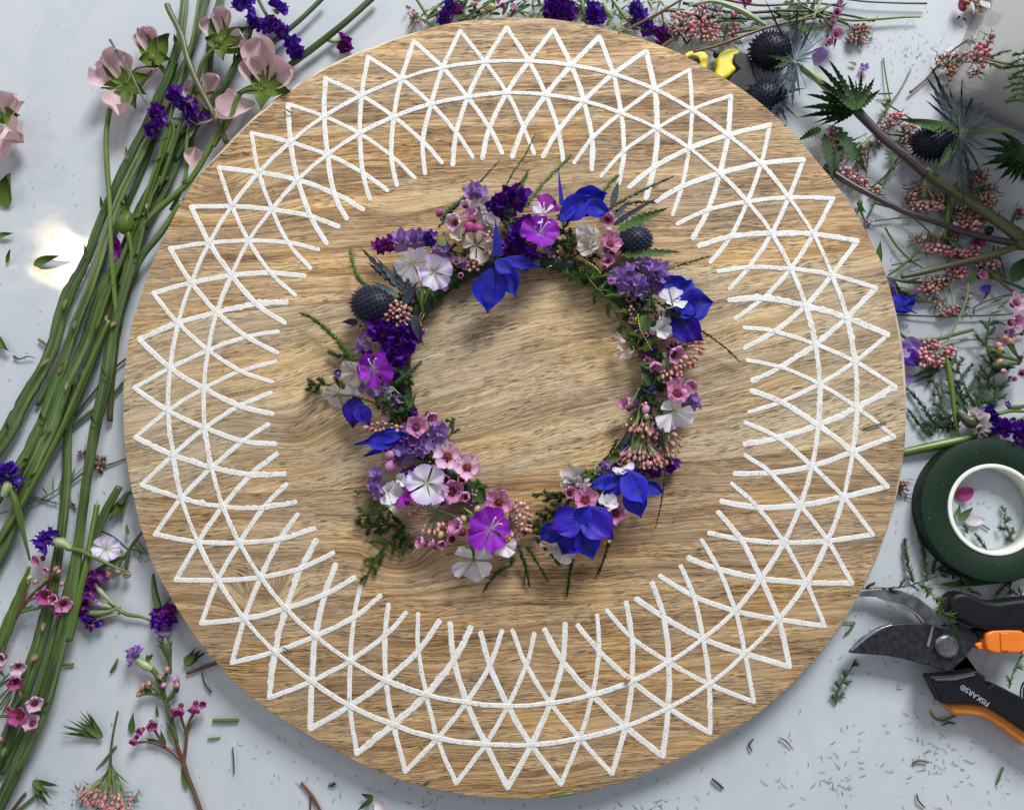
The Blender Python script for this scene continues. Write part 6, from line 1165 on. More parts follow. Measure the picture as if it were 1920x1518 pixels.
# ---- wax/lilac bits
petalthing('statice_floret', 'pale lilac papery petal behind the thistle spines at the top right', 'petal', 1528, 124, 14, 34, 30, 75, 'stat_l', obov, 20, .3, .2, .15)
t = T('fallen_floret', 'tiny lilac floret with a dry brown tail, alone on the table at the top right', 'floret', 1610, 122); leaf(t, 1606, 122, 5, 18, 8, 160, 'dry', 6); statice(t, 1620, 128, 8, 13, 'stat_l', 1)
t = T('dried_flower', 'dried straw coloured flower with pink tips and one mauve petal at the top right edge', 'flower', 1820, 10)
for i in range(15): leaf(t, 1825 + q.uniform(-10, 10), q.uniform(-6, 10), q.uniform(8, 20), q.uniform(20, 38), 11, -170 + i * 12, 'dry', 15, .1, .3, pf=ov)
leaf(t, 1806, 22, 12, 34, 26, 100, 'wax_deep', 10, .1, .3, pf=ov); leaf(t, 1800, 30, 8, 12, 5, -130, 'bract_k', 6); leaf(t, 1806, 34, 8, 12, 5, -60, 'bract_k', 6)
# ================================================================== thistles and their spiny leaves
t = T('sea_holly', 'upper dark blue sea holly head with long upright spines beside the yellow handles', 'thistle', 1460, 110)
thistle(t, 1447, 96, 34, 42, 36, 170, 'thistle_d', 260, 8)
for (L, w_, d, mt) in [(110, 13, 88, 'bract_k'), (92, 10, 78, 'bract'), (100, 9, 98, 'bract'), (80, 8, 62, 'bract_k'), (95, 5, 52, 'spine'), (110, 5, 44, 'spine'), (80, 4, 36, 'spine'), (70, 10, 118, 'bract_k'), (60, 8, 20, 'spine'), (104, 12, -105, 'bract'), (116, 13, -98, 'bract_k'), (96, 9, -112, 'bract'), (86, 7, -88, 'bract'), (70, 7, -75, 'spine'), (60, 6, -50, 'bract'), (66, 16, 176, 'leafg'), (60, 14, 205, 'leafg'), (50, 5, 0, 'spine'), (112, 10, -120, 'bract_k'), (130, 7, 118, 'bract_k')]:
    leaf(t, 1489, 114, 50, L, w_, d, mt, 8, .05, .2, teeth=5 if w_ > 9 else 0)
bristle(t, 1489, 114, 52, 50, 25, 55, 'spine', 1.0, -180, 180)
stem(t, [(1489, 114, 46, 12), (1505, 128, 46, 14), (1535, 150, 44, 15), (1560, 175, 42, 15), (1590, 200, 40, 16)], 'stem_l', n=10)
t = T('sea_holly', 'second sea holly head, almost black, low behind the board under the upper one', 'thistle', 1436, 180)
thistle(t, 1434, 184, 20, 34, 40, 95, 'thistle_d', 240, 8); 
for (L, w_, d, mt) in [(70, 13, -70, 'bract_k'), (60, 11, -95, 'bract'), (70, 9, -50, 'bract_k'), (50, 10, -120, 'bract'), (60, 18, 160, 'leafg'), (64, 14, 10, 'bract'), (56, 12, 60, 'bract_k')]: leaf(t, 1450, 180, 34, L, w_, d, mt, 6, .0, .2, teeth=5)
bristle(t, 1455, 195, 36, 40, 20, 60, 'spine', .9, -130, 30)
t = T('sea_holly', 'large sea holly with pale green stalk to the right, beside the white pot', 'thistle', 1795, 250)
thistle(t, 1752, 268, 40, 42, 31, 178, 'thistle_d', 300, 9)
for (u, v, L, w_, d, mt, te) in [(1800, 248, 128, 24, 170, 'leafg', 0), (1796, 262, 96, 18, -128, 'leafg', 0), (1795, 254, 62, 11, -172, 'leafg', 3), (1795, 258, 56, 8, -160, 'leafg', 0), (1798, 244, 120, 17, 122, 'bract', 6), (1796, 240, 130, 15, 114, 'bract_k', 6), (1800, 240, 90, 16, 132, 'bract', 5), (1798, 240, 80, 14, 104, 'bract', 5), (1800, 240, 96, 9, 88, 'bract', 4), (1802, 240, 74, 9, 70, 'bract', 0),
   (1802, 240, 84, 6, 50, 'spine', 0), (1805, 245, 90, 5, 38, 'spine', 0), (1805, 262, 116, 12, -88, 'bract', 5), (1800, 262, 84, 10, -100, 'bract', 4), (1796, 262, 74, 14, -112, 'bract_k', 4), (1805, 260, 80, 7, -70, 'bract', 0), (1808, 260, 70, 5, -50, 'spine', 0), (1808, 256, 66, 4, -30, 'spine', 0), (1800, 262, 150, 10, -94, 'bract', 5), (1802, 246, 90, 10, 140, 'bract_k', 4)]:
    leaf(t, u, v, 60, L, w_, d, mt, 4, .04, .22, teeth=te)
bristle(t, 1800, 250, 60, 90, 30, 70, 'spine', .9, -110, 100)
stem(t, [(1800, 249, 58, 18), (1830, 247, 60, 13), (1870, 244, 62, 10), (1892, 243, 64, 10), (1908, 249, 66, 5)], 'stem_l', n=9)
t = T('sea_holly_stalk', 'thick branching purple brown stalk with dark spiny leaves, joint at the right edge', 'stalk', 1735, 320)
stem(t, [(1600, 200, 44, 20), (1620, 222, 44, 17), (1660, 262, 46, 16), (1700, 295, 46, 17), (1738, 326, 46, 20)], 'stem_p', n=12, wob=.06)
stem(t, [(1732, 320, 46, 20), (1760, 342, 46, 20), (1804, 368, 46, 19), (1860, 406, 46, 20), (1902, 436, 46, 24), (1925, 452, 46, 26)], 'stem_o', n=12, wob=.08)
stem(t, [(1545, 312, 14, 12), (1575, 332, 22, 12), (1615, 356, 30, 11), (1690, 394, 40, 11), (1760, 418, 42, 11), (1820, 438, 42, 12), (1880, 452, 42, 13), (1925, 458, 42, 14)], 'stem_p', n=12, wob=.06)
stem(t, [(1690, 519, 26, 9), (1730, 510, 30, 12), (1804, 492, 36, 12), (1860, 478, 40, 12), (1925, 455, 42, 15)], 'stem_o', n=12, wob=.06)
stem(t, [(1905, 452, 46, 32), (1935, 452, 46, 36)], 'stem_o', n=12, wob=.12)
for (L, w_, d, z) in [(116, 26, 132, 58), (110, 22, 120, 62), (88, 26, 146, 66), (70, 24, 62, 64), (104, 26, 165, 54), (112, 28, 180, 48), (120, 26, 190, 40), (70, 20, 105, 60), (60, 22, 40, 58), (90, 24, 205, 36), (74, 18, 84, 60), (80, 22, 155, 60)]:
    leaf(t, 1607, 206, z, L, w_ * .78, d, 'spiny', 5, .02, .35, teeth=9); leaf(t, 1607, 206, z - 6, L * .8, w_ * .5, d + 9, 'spiny', 4, .02, .35, teeth=7)
for (u, v, L, w_, d) in [(1560, 235, 120, 34, -60), (1546, 250, 110, 26, -85), (1575, 250, 90, 22, -100), (1540, 240, 60, 20, -150)]: leaf(t, u, v, 24, L, w_, d, 'spiny', 3, .0, .25, teeth=8)
t = T('spiny_leaf_tuft', 'dark green spiny leaf tuft lying in front of the white pot at the right edge', 'leaf', 1915, 290)
for (L, w_, d) in [(92, 34, 196), (84, 28, 222), (70, 26, 240), (80, 24, 160), (90, 22, 175), (70, 26, 210), (60, 22, 140), (60, 22, 255)]: leaf(t, 1925, 288, 120, L, w_ * .8, d, 'spiny', 2, .02, .35, teeth=8); leaf(t, 1925, 288, 116, L * .85, w_ * .5, d + 11, 'spiny', 2, .02, .35, teeth=7)
# ================================================================== rice flower sprigs on the right
t = ricesprig('brightest rice flower cluster, white tipped, lying against the pot', 1838, 105, [(1836, 106, 190, 18, 27, -30, 26, 4.9, 'rice_hot'), (1856, 72, 196, 5, 7, 0, 3, 4.9, 'rice_hot'), (1826, 138, 180, 7, 5, 0, 3, 4.9, 'rice_hot'), (1806, 108, 170, 6, 5, 0, 2, 4.8, 'rice_hot')],
  [('stem_b', (1900, 122, 256, 4), (1870, 116, 235, 4), (1842, 108, 200, 4))]); fern(t, [[(1852, 112, 205), (1875, 100, 235), (1895, 95, 252)], [(1856, 118, 205), (1880, 128, 235), (1898, 124, 250)]], 13, 'fern', 1.6, nw=1.1)
tf = T('potted_fern', 'fern tips spilling over the pot rim behind the pink cluster', 'fern', 1915, 140)
for i_ in range(9): fern(tf, [[(1940 + 3 * i_, 90 + 14 * i_, 252), (1918, 100 + 11 * i_, 262), (1898 - (i_ % 3) * 7, 104 + 11 * i_ + (i_ % 2) * 6, 256)]], 14, 'fern', 1.8, nw=1.15, seed=i_)
ricesprig('dull brownish rice flower heads left of the brightest cluster by the pot', 1790, 135, [(1782, 118, 24, 26, 18, -15, 30, 5, 'rice_dull'), (1800, 140, 26, 26, 20, 10, 26, 5, 'rice_dull'), (1798, 165, 16, 15, 12, 0, 12, 4.6, 'rice')], [('stem_l', (1830, 120, 30, 4), (1800, 130, 28, 4))], [(1800, 130, 30, 30, 4, 200), (1810, 125, 30, 30, 4, 150), (1805, 138, 30, 34, 4, 240)], mat='rice_dull')
ricesprig('arc shaped rice flower sprig nearest the board on the upper right', 1600, 290, [(1563, 252, 14, 9, 16, 10, 14, 5, 'rice_hot'), (1568, 282, 14, 9, 22, 15, 18, 5, 'rice_hot'), (1590, 325, 16, 18, 9, -25, 14, 5.2, 'rice_hot'), (1613, 342, 16, 14, 9, -15, 12, 5.2, 'rice_hot'), (1617, 285, 12, 7, 14, -15, 8, 4.6, 'rice_hot'), (1616, 306, 12, 6, 8, 0, 5, 4.6, 'rice'), (1634, 272, 10, 4, 4, 0, 2, 4.6, 'rice_dull')],
  [('stem_l', (1625, 250, 14, 3), (1600, 262, 14, 2.5), (1575, 262, 12, 2)), ('stem_l', (1625, 262, 14, 3), (1598, 290, 14, 2.5), (1580, 300, 12, 2)), ('stem_l', (1628, 262, 14, 3), (1602, 305, 14, 2.5), (1596, 322, 14, 2)), ('stem_b', (1660, 250, 14, 4), (1630, 258, 14, 3), (1627, 300, 14, 3), (1622, 352, 14, 3)), ('stem_l', (1625, 265, 14, 3), (1612, 310, 14, 2.5), (1612, 332, 14, 2)), ('stem_l', (1610, 270, 14, 2.5), (1590, 280, 12, 2), (1572, 290, 12, 2))],
  [(1612, 265, 14, 46, 4, -130), (1615, 270, 14, 40, 4, -110), (1605, 262, 14, 30, 4, 190), (1620, 280, 14, 44, 4, -95), (1598, 288, 14, 30, 4, -125)], group=GR)
ricesprig('rice flower arc around the middle of the thick purple brown stalk', 1690, 235, [(1676, 222, 20, 16, 9, 20, 14, 5, 'rice_hot'), (1662, 236, 20, 14, 9, 30, 12, 5, 'rice_hot'), (1700, 240, 24, 14, 8, -10, 10, 5, 'rice'), (1650, 264, 14, 5, 5, 0, 3, 4.6, 'rice_hot'), (1700, 262, 18, 18, 9, 0, 12, 4.6, 'rice_dull')], [('stem_b', (1735, 255, 24, 5), (1705, 252, 24, 6), (1680, 245, 22, 4)), ('stem_o', (1640, 256, 14, 4), (1670, 252, 18, 5), (1700, 256, 20, 5))], group=GR)
ricesprig('rice flower head hanging down in the middle between the two dark stalks', 1735, 365, [(1718, 358, 16, 16, 12, 20, 20, 4.8, 'rice_dull'), (1735, 388, 16, 34, 9, 0, 32, 5, 'rice'), (1708, 376, 14, 10, 16, 0, 14, 4.8, 'rice'), (1758, 375, 14, 10, 12, 0, 12, 4.8, 'rice_dull')],
  [('stem_l', (1734, 322, 22, 5), (1734, 345, 22, 8), (1730, 370, 18, 10)), ('stem_l', (1735, 345, 20, 4), (1748, 368, 18, 5), (1752, 382, 16, 3)), ('stem_l', (1733, 345, 20, 4), (1718, 365, 18, 5), (1712, 378, 16, 3))], [(1730, 330, 20, 30, 3.5, -110), (1738, 330, 20, 32, 3.5, -60), (1732, 345, 20, 30, 3.5, -130), (1738, 350, 20, 30, 3.5, -50)], group=GR)
t = ricesprig('two brown tinged rice flower heads under the green part of the thick stalk', 1830, 360, [(1828, 336, 24, 22, 15, 25, 28, 5, 'rice_dull'), (1850, 380, 22, 22, 16, 20, 28, 5, 'rice'), (1855, 358, 20, 12, 10, 0, 8, 5, 'rice_dull')], [('stem_b', (1780, 350, 22, 5), (1810, 362, 24, 7), (1840, 358, 24, 4)), ('stem_b', (1800, 362, 22, 4), (1825, 372, 24, 6), (1848, 375, 24, 4))], group=GR); scat(t, 1810, 355, 24, 12, 10, ['leafg', 'calyx'], (16, 30), (3, 5))
ricesprig('dense rose brown rice flower head between the purple stalk and the green stalk', 1815, 410, [(1820, 412, 24, 28, 17, 0, 40, 5, 'rice_dull'), (1816, 424, 24, 26, 12, 0, 22, 5.2, 'rice'), (1806, 392, 18, 14, 8, 0, 10, 5, 'rice_hot')], [('stem_b', (1775, 350, 14, 6), (1778, 400, 14, 14), (1770, 450, 14, 8))], [(1775, 370, 16, 46, 6, -80), (1780, 380, 16, 50, 5, -95), (1772, 385, 16, 50, 5, -70), (1785, 395, 16, 40, 4, -60), (1765, 400, 16, 40, 4, -110), (1780, 410, 16, 44, 5, -100)], group=GR)
ricesprig('loose rice flower sprig under the purple stalk, pink beads in a row', 1770, 455, [(1724, 448, 12, 14, 7, 10, 8, 4.8, 'rice'), (1759, 468, 14, 32, 9, -12, 22, 5.2, 'rice_hot'), (1786, 440, 14, 12, 14, 0, 12, 4.6, 'rice_dull'), (1755, 445, 12, 12, 6, 0, 6, 4.6, 'rice_dull')],
  [('stem_l', (1770, 428, 14, 4), (1762, 445, 14, 5), (1755, 462, 12, 3)), ('stem_o', (1640, 380, 14, 6), (1700, 400, 20, 5), (1745, 437, 16, 3)), ('stem_l', (1768, 435, 14, 3), (1780, 450, 14, 4), (1790, 462, 12, 3))], [(1768, 432, 14, 36, 4, -110), (1772, 432, 14, 36, 4, -70), (1765, 440, 14, 30, 4, -130), (1776, 436, 14, 40, 4, -50)], group=GR)
ricesprig('bright rice flower sprig crossing under the lowest dark stalk', 1815, 490, [(1803, 479, 16, 24, 11, -10, 20, 5.2, 'rice_hot'), (1793, 512, 16, 18, 14, 20, 24, 5.2, 'rice_hot'), (1829, 470, 20, 9, 12, 10, 10, 5, 'rice'), (1857, 494, 20, 18, 9, -15, 14, 5, 'rice'), (1835, 500, 14, 6, 5, 0, 3, 5, 'wax_pale')], [('stem_r', (1870, 470, 18, 4), (1880, 500, 16, 4), (1885, 525, 14, 4))], group=GR)
ricesprig('small pair of rice flower heads with green stalk right of the blue petals', 1745, 545, [(1742, 542, 14, 20, 13, 0, 22, 5, 'rice'), (1758, 566, 12, 8, 6, 0, 4, 5, 'rice'), (1765, 535, 12, 10, 10, 0, 8, 4.6, 'rice_dull'), (1757, 525, 12, 16, 8, 0, 10, 4.6, 'rice')], [('stem', (1670, 522, 10, 3), (1700, 528, 12, 7), (1740, 530, 12, 5))], [(1690, 525, 12, 40, 5, -10), (1700, 528, 12, 36, 5, 15), (1720, 528, 12, 30, 4, -30)], group=GR)
ricesprig('rice flower head on a long pale stalk above the single arched green stem', 1785, 582, [(1784, 582, 14, 20, 10, 10, 20, 5, 'rice'), (1812, 560, 14, 5, 12, 0, 6, 5, 'rice'), (1770, 588, 12, 8, 6, 0, 5, 5, 'rice_hot')], [('stem_l', (1815, 530, 26, 4), (1812, 560, 26, 5), (1796, 600, 24, 4), (1778, 637, 20, 3)), ('stem_l', (1778, 525, 12, 3), (1784, 550, 12, 3), (1786, 572, 12, 2))],
  [(1818, 512, 24, 40, 6, -100), (1826, 505, 24, 44, 6, -110), (1810, 515, 24, 36, 5, -80), (1775, 530, 14, 26, 3, -70), (1780, 535, 14, 26, 3, -100), (1830, 500, 24, 40, 5, -100)], group=GR)
ricesprig('pink rice flower cluster beside the violet petals at the right edge of the board', 1745, 665, [(1730, 668, 18, 18, 18, 0, 24, 5.4, 'rice_hot'), (1745, 645, 16, 16, 8, -10, 10, 5, 'rice_hot'), (1757, 680, 18, 12, 10, 0, 10, 5.4, 'rice'), (1777, 660, 18, 11, 10, 40, 9, 5.2, 'rice_hot')], [('stem_l', (1800, 640, 16, 3), (1775, 645, 16, 4), (1752, 660, 16, 4))], group=GR)
ricesprig('tiny rice flower sprig touching the lower right rim of the board', 1690, 915, [(1692, 914, 8, 9, 13, 0, 11, 4.4, 'rice_dull')], [('stem_l', (1684, 925, 6, 2), (1690, 915, 8, 2))], mat='rice_dull')
ricesprig('faint pink beads and lilac bloom at the board edge under the purple stalk', 1624, 425, [(1626, 420, 10, 5, 6, 0, 4, 4.6, 'rice_hot'), (1643, 358, 10, 8, 9, 0, 7, 4.6, 'rice')], [('stem_b', (1612, 378, 10, 8), (1614, 395, 10, 6), (1622, 415, 10, 3))], [(1610, 372, 12, 40, 8, -80), (1616, 375, 12, 34, 7, -110), (1606, 380, 12, 30, 7, -50)])
ricesprig('small pink cluster cut by the right edge above the lowest stalk', 1912, 405, [(1916, 398, 12, 10, 8, 0, 7, 5, 'rice_hot')], [('stem_o', (1916, 410, 8, 3), (1905, 408, 8, 3), (1910, 414, 8, 2))])
# ---- delphinium and purple bits along the right rim
t = T('delphinium_petals', 'vivid blue petals poking out from under the right rim of the board', 'flower', 1690, 571); delph(t, 1684, 570, 16, [(1690, 572, 50, 34, 10, 4), (1700, 562, 40, 22, 30, 8), (1697, 580, 44, 16, -15, 2), (1676, 566, 40, 26, 80, 4)])
t = T('statice_sprig', 'lilac statice floret on a brown calyx above the vivid blue petals', 'statice', 1676, 541); statice(t, 1676, 540, 16, 17, 'stat_l', 3, 170); stem(t, [(1686, 544, 14, 12), (1700, 548, 14, 14), (1720, 562, 12, 8), (1755, 567, 8, 2)], 'stem_o')
t = T('violet_petals', 'folded violet petals at the right rim beside the pink rice flower', 'flower', 1705, 660); delph(t, 1698, 652, 16, [(1706, 650, 40, 34, 10, 6, 'stat_l'), (1702, 668, 46, 30, -50, 8, 'stat_v'), (1694, 655, 34, 26, 120, 2, 'stat_l')], 'stat_l', 'violet_bloom')
petalthing('lilac_petal', 'muted lilac petal low against the right rim', 'petal', 1700, 725, 6, 26, 18, 85, 'stat_l')
t = T('violet_bud', 'small dark violet bud above the dark leaf tip on the right', 'bud', 1845, 545); petalb = leaf(t, 1838, 548, 12, 24, 16, 35, 'stat_v', 10, pf=ov); leaf(t, 1858, 536, 10, 36, 7, -120, 'spiny', 4)
# ---- arched and straight stalks on the right
RS = [('arched smooth green stem right of the board', [(1684, 622, 8, 6), (1700, 634, 10, 7), (1723, 638, 12, 7), (1760, 635, 14, 7), (1790, 627, 14, 7), (1825, 618, 14, 6)], 'stem_b'), ('straight thin dark stalk running level to the right edge', [(1682, 590, 6, 3.5), (1760, 593, 10, 3.5), (1860, 591, 10, 3), (1900, 588, 10, 2.5)], 'stem'),
 ('thick flat green stem from the rim toward the tape roll', [(1690, 849, 8, 16), (1740, 838, 12, 17), (1800, 825, 14, 17), (1850, 812, 14, 16), (1885, 802, 14, 14)], 'stem_b'), ('thin stalk crossing diagonally, from upper left to lower right under the purple stalk', [(1659, 426, 8, 4), (1680, 460, 10, 4), (1708, 488, 12, 4), (1730, 502, 12, 3)], 'stem_b'),
 ('thin stalk crossing the diagonal one, its lower end near the blue petals', [(1746, 438, 18, 4.5), (1722, 470, 16, 5), (1695, 495, 14, 5), (1666, 516, 10, 4)], 'stem_b'), ('short green straw between the crossed stalks', [(1672, 497, 8, 3), (1700, 492, 10, 3), (1726, 486, 8, 3)], 'stem_b'), ('dark stalk slanting down past the arc shaped sprig', [(1683, 290, 14, 5), (1665, 325, 16, 4.5), (1645, 370, 14, 4), (1626, 408, 8, 3)], 'stem_o'),
 ('thin brown stalk lying from the pot down to the dull clusters', [(1903, 14, 90, 5), (1885, 35, 70, 5), (1850, 52, 34, 4.5), (1780, 100, 12, 4), (1740, 145, 8, 4), (1706, 174, 8, 5)], 'stem_r'), ('long vertical needle in the empty upper right area', [(1656, 109, 4, 3), (1662, 150, 8, 3), (1670, 192, 8, 3)], 'stem_b'), ('slanting needle crossing the vertical one', [(1708, 130, 4, 3), (1690, 165, 8, 3), (1668, 196, 8, 3)], 'stem_b'), ('very short level needle across the vertical one', [(1647, 176, 8, 3), (1660, 176, 9, 4), (1673, 175, 8, 3)], 'stem_b'),
 ('thin green stalk left of the middle rice flower, pointing left', [(1745, 410, 8, 3), (1700, 408, 10, 3), (1640, 414, 6, 3)], 'stem_b'), ('level green straw under the violet bud', [(1920, 548, 10, 3), (1870, 558, 12, 3.5), (1830, 574, 10, 3), (1826, 590, 6, 2.5)], 'stem'), ('thin level stalk under the right pink blooms', [(1925, 622, 12, 4), (1880, 632, 14, 3.5), (1800, 638, 12, 2.5)], 'stem_b'), ('dark cut leaf end standing right of the thick stalk', [(1893, 430, 20, 5), (1900, 410, 24, 7), (1908, 392, 20, 5)], 'stem_p')]
for lab, p, mt in RS: tag(stem(None, p, mt, 'plant_clipping', n=8), lab, 'stalk')
t = T('branching_stalk', 'slim green forked stalk left of the thick purple brown one', 'stalk', 1690, 315); stem(t, [(1635, 352, 8, 4), (1660, 330, 12, 4), (1690, 300, 14, 5), (1720, 285, 16, 4)], 'stem_b'); stem(t, [(1672, 262, 14, 4), (1682, 285, 14, 4), (1676, 320, 12, 3)], 'stem_o')
for d in (150, 170, 120, 195, 100, 30, 60): leaf(t, 1680, 292, 14, 28, 4, d, 'sepal_g', 3)
t = T('leafy_shoot', 'small green shoot with thin leaves just below the needles in the upper right', 'leaf shoot', 1665, 205); stem(t, [(1645, 232, 6, 3), (1662, 205, 10, 5), (1672, 192, 10, 3)], 'stem_b'); leafy(t, 1664, 204, 12, 150, 6, 20, 6, spr=70, seed=9); stem(t, [(1668, 198, 10, 3), (1690, 212, 12, 3), (1712, 225, 10, 3)], 'stem_o')
t = T('dark_leaf', 'dark folded leaf with a pointed tip left of the green upright stalk', 'leaf', 1735, 700); leaf(t, 1765, 690, 10, 62, 14, 196, 'spiny', 2); leaf(t, 1755, 698, 8, 50, 8, 205, 'bract_k', 2); leaf(t, 1748, 702, 8, 34, 4, -115, 'spiny', 2)
t = T('leafy_stalk', 'upright leafy green stalk in the fern right of the board', 'stalk', 1785, 740); stem(t, [(1772, 665, 16, 8), (1780, 700, 20, 11), (1786, 740, 20, 9), (1790, 780, 18, 6), (1798, 818, 14, 5)], 'stem_b'); leaf(t, 1788, 735, 20, 50, 8, -60, 'leafg', 3); leaf(t, 1780, 690, 20, 34, 8, 60, 'leafg', 3); leaf(t, 1792, 760, 20, 40, 8, -85, 'leafg', 3)
t = T('smooth_leaf', 'glossy dark oval leaf at the right edge below the joint of the thick stalk', 'leaf', 1905, 505); leaf(t, 1898, 528, 16, 54, 30, 62, 'spiny', 4, pf=ov); 
t = T('long_leaf', 'narrow dark leaf lying under the lower edge of the tape roll', 'leaf', 1830, 1092); leaf(t, 1761, 1096, 6, 150, 10, 3, 'spiny', 0, .0)
for u, v, L, w_, d, lab in [(1642, 505, 60, 16, 78, 'pointed green leaf standing at the board edge left of the crossed stalks'), (1655, 520, 46, 18, -40, 'folded green leaf low at the board edge above the lilac floret')]: tt = T('green_leaf', lab, 'leaf', u, v); leaf(tt, u, v, 10, L, w_, d, 'leafg', 4)
# ---- waxflowers right edge
waxsprig('open pink waxflower pair at the right edge above the waxy bud spray', 1905, 590, [(1905, 568, 40, 22, 'wax_pale', .15, (0, 15)), (1900, 604, 38, 21, 'wax', .5, (10, 10)), (1890, 622, 30, 13, 'wax', .7), (1918, 625, 30, 12, 'wax_deep', .7)], [], [('stem_r', (1860, 515, 20, 5), (1890, 540, 24, 5), (1920, 560, 26, 5)), ('stem', (1850, 520, 16, 4), (1880, 524, 18, 5), (1905, 535, 20, 5))], [(1855, 590, 16, 30, 4, 20), (1860, 600, 16, 36, 4, -20), (1870, 580, 16, 34, 4, 40), (1880, 560, 20, 30, 4, 200)])
waxsprig('deep mauve waxflower behind the joint of the thick stalk', 1840, 450, [(1832, 452, 24, 17, 'wax_deep', .4, (10, -20)), (1848, 445, 22, 14, 'wax', .6), (1838, 518, 20, 15, 'wax', .6), (1790, 494, 10, 12, 'wax', .6)], [(1855, 432, 30, 8, 'bract_k')], [('stem_o', (1880, 520, 16, 4), (1868, 490, 20, 4), (1862, 462, 22, 4)), ('stem_o', (1868, 490, 20, 3), (1872, 462, 22, 3)), ('stem', (1925, 545, 14, 6), (1880, 525, 16, 6), (1840, 520, 16, 5))], [(1870, 520, 16, 50, 9, 160), (1880, 522, 16, 40, 7, 135)])
waxsprig('spray of shiny green and red waxflower buds at the right edge', 1895, 675, [(1918, 668, 36, 12, 'wax_pale', .7), (1916, 700, 30, 14, 'wax', .6), (1900, 712, 26, 9, 'wax', .7)], [(1882, 634, 34, 7), (1892, 640, 34, 8), (1900, 636, 34, 6), (1872, 648, 30, 6, 'rice_hot'), (1872, 664, 34, 7, 'sepal_g'), (1875, 678, 36, 7, 'bud_r'), (1868, 684, 36, 6, 'sepal_g'), (1882, 696, 32, 5, 'rice_hot'), (1877, 655, 34, 5, 'goldb')],
  [('stem', (1915, 676, 30, 5), (1898, 655, 34, 6), (1886, 640, 34, 5)), ('stem', (1915, 678, 30, 5), (1890, 670, 34, 8), (1874, 666, 34, 6)), ('stem', (1912, 682, 30, 5), (1890, 682, 34, 8), (1872, 684, 34, 6)), ('stem', (1912, 676, 30, 4), (1900, 650, 34, 5), (1902, 640, 34, 4)), ('stem_b', (1905, 676, 30, 4), (1870, 660, 30, 6), (1848, 648, 26, 3))], [(1880, 672, 30, 34, 5, 165), (1878, 680, 30, 40, 5, 200), (1885, 676, 30, 30, 8, 190), (1870, 660, 30, 34, 7, 150)])
# ---- statice and dried head above the tape
sta('cream dried flower head with brown scaly base, above the tape roll', 1822, 792, [(1832, 790, 30, 21, 'stat_w', 4, 0), (1836, 802, 30, 17, 'stat_w', 3, -10), (1830, 778, 28, 14, 'stat_w', 3)], [('stem_o', (1797, 772, 22, 4), (1806, 782, 26, 14), (1818, 790, 28, 24), (1828, 792, 28, 20))], name='dried_flower', cat='flower')
sta('royal purple statice spray at the right edge above the tape roll', 1895, 790, [(1862, 776, 34, 15, 'stat_v', 3, 190), (1870, 792, 36, 16, 'stat_v', 3, 200), (1882, 800, 36, 14, 'stat', 3), (1903, 806, 38, 15, 'stat_v', 3), (1916, 820, 36, 15, 'stat', 3), (1889, 757, 30, 6, 'stat_v', 1), (1912, 798, 34, 13, 'stat', 3)], [('stem_b', (1925, 772, 24, 5), (1895, 770, 26, 7), (1870, 776, 28, 8)), ('stem_l', (1925, 780, 26, 5), (1900, 788, 30, 8), (1880, 795, 30, 7)), ('stem', (1925, 760, 20, 5), (1900, 765, 24, 12), (1888, 758, 24, 6))])
# ---- ferns right of the board
FN = [('feathery fern frond upright, highest beside the pink waxflower pair', [[(1868, 760, 10), (1862, 700, 16), (1850, 640, 18), (1856, 596, 18)]], 15, 'fern_g', 10, 52), ('wide fern frond filling the space left of the royal purple statice', [[(1835, 770, 8), (1848, 730, 12), (1862, 690, 12), (1872, 680, 10)]], 15, 'fern_d', 9, 60),
 ('fern frond across the middle, pointing up and left from the leafy stalk', [[(1840, 775, 8), (1815, 735, 12), (1800, 700, 12), (1792, 670, 10)]], 13, 'fern_g', 9, 50), ('fern frond slanting along the right rim of the board', [[(1748, 790, 10), (1735, 770, 10), (1718, 745, 8), (1700, 728, 5)]], 15, 'fern_d', 0, 0), ('lower fern tip curving beside the rim above the thick flat stem', [[(1742, 818, 8), (1728, 800, 8), (1714, 782, 8), (1701, 765, 5)]], 14, 'fern_d', 0, 0),
 ('curved fern sprig low in the middle above the thick flat stem', [[(1790, 780, 8), (1765, 775, 10), (1750, 790, 8), (1738, 815, 6)]], 14, 'fern_g', 7, 30), ('small fern tip left of the upright leafy stalk', [[(1768, 765, 8), (1760, 735, 10), (1748, 710, 8)]], 14, 'fern_g', 5, 22), ('fern wisps below the leafy stalk by the dried head', [[(1800, 800, 8), (1785, 790, 8), (1765, 808, 8)]], 14, 'fern_d', 6, 26), ('dark fern wisp between the violet petals and the dark leaf', [[(1815, 760, 6), (1795, 735, 8), (1786, 712, 6)]], 12, 'fern_d', 5, 30)]
for lab, pth, w_, mt, sd_, sl_ in FN: tf = T('fern_spray', lab, 'fern', pth[0][0][0], pth[0][0][1], 'fern fronds right of the board'); fern(tf, pth, w_, mt, 1.9, side=sd_, sl=sl_, nw=1.25)
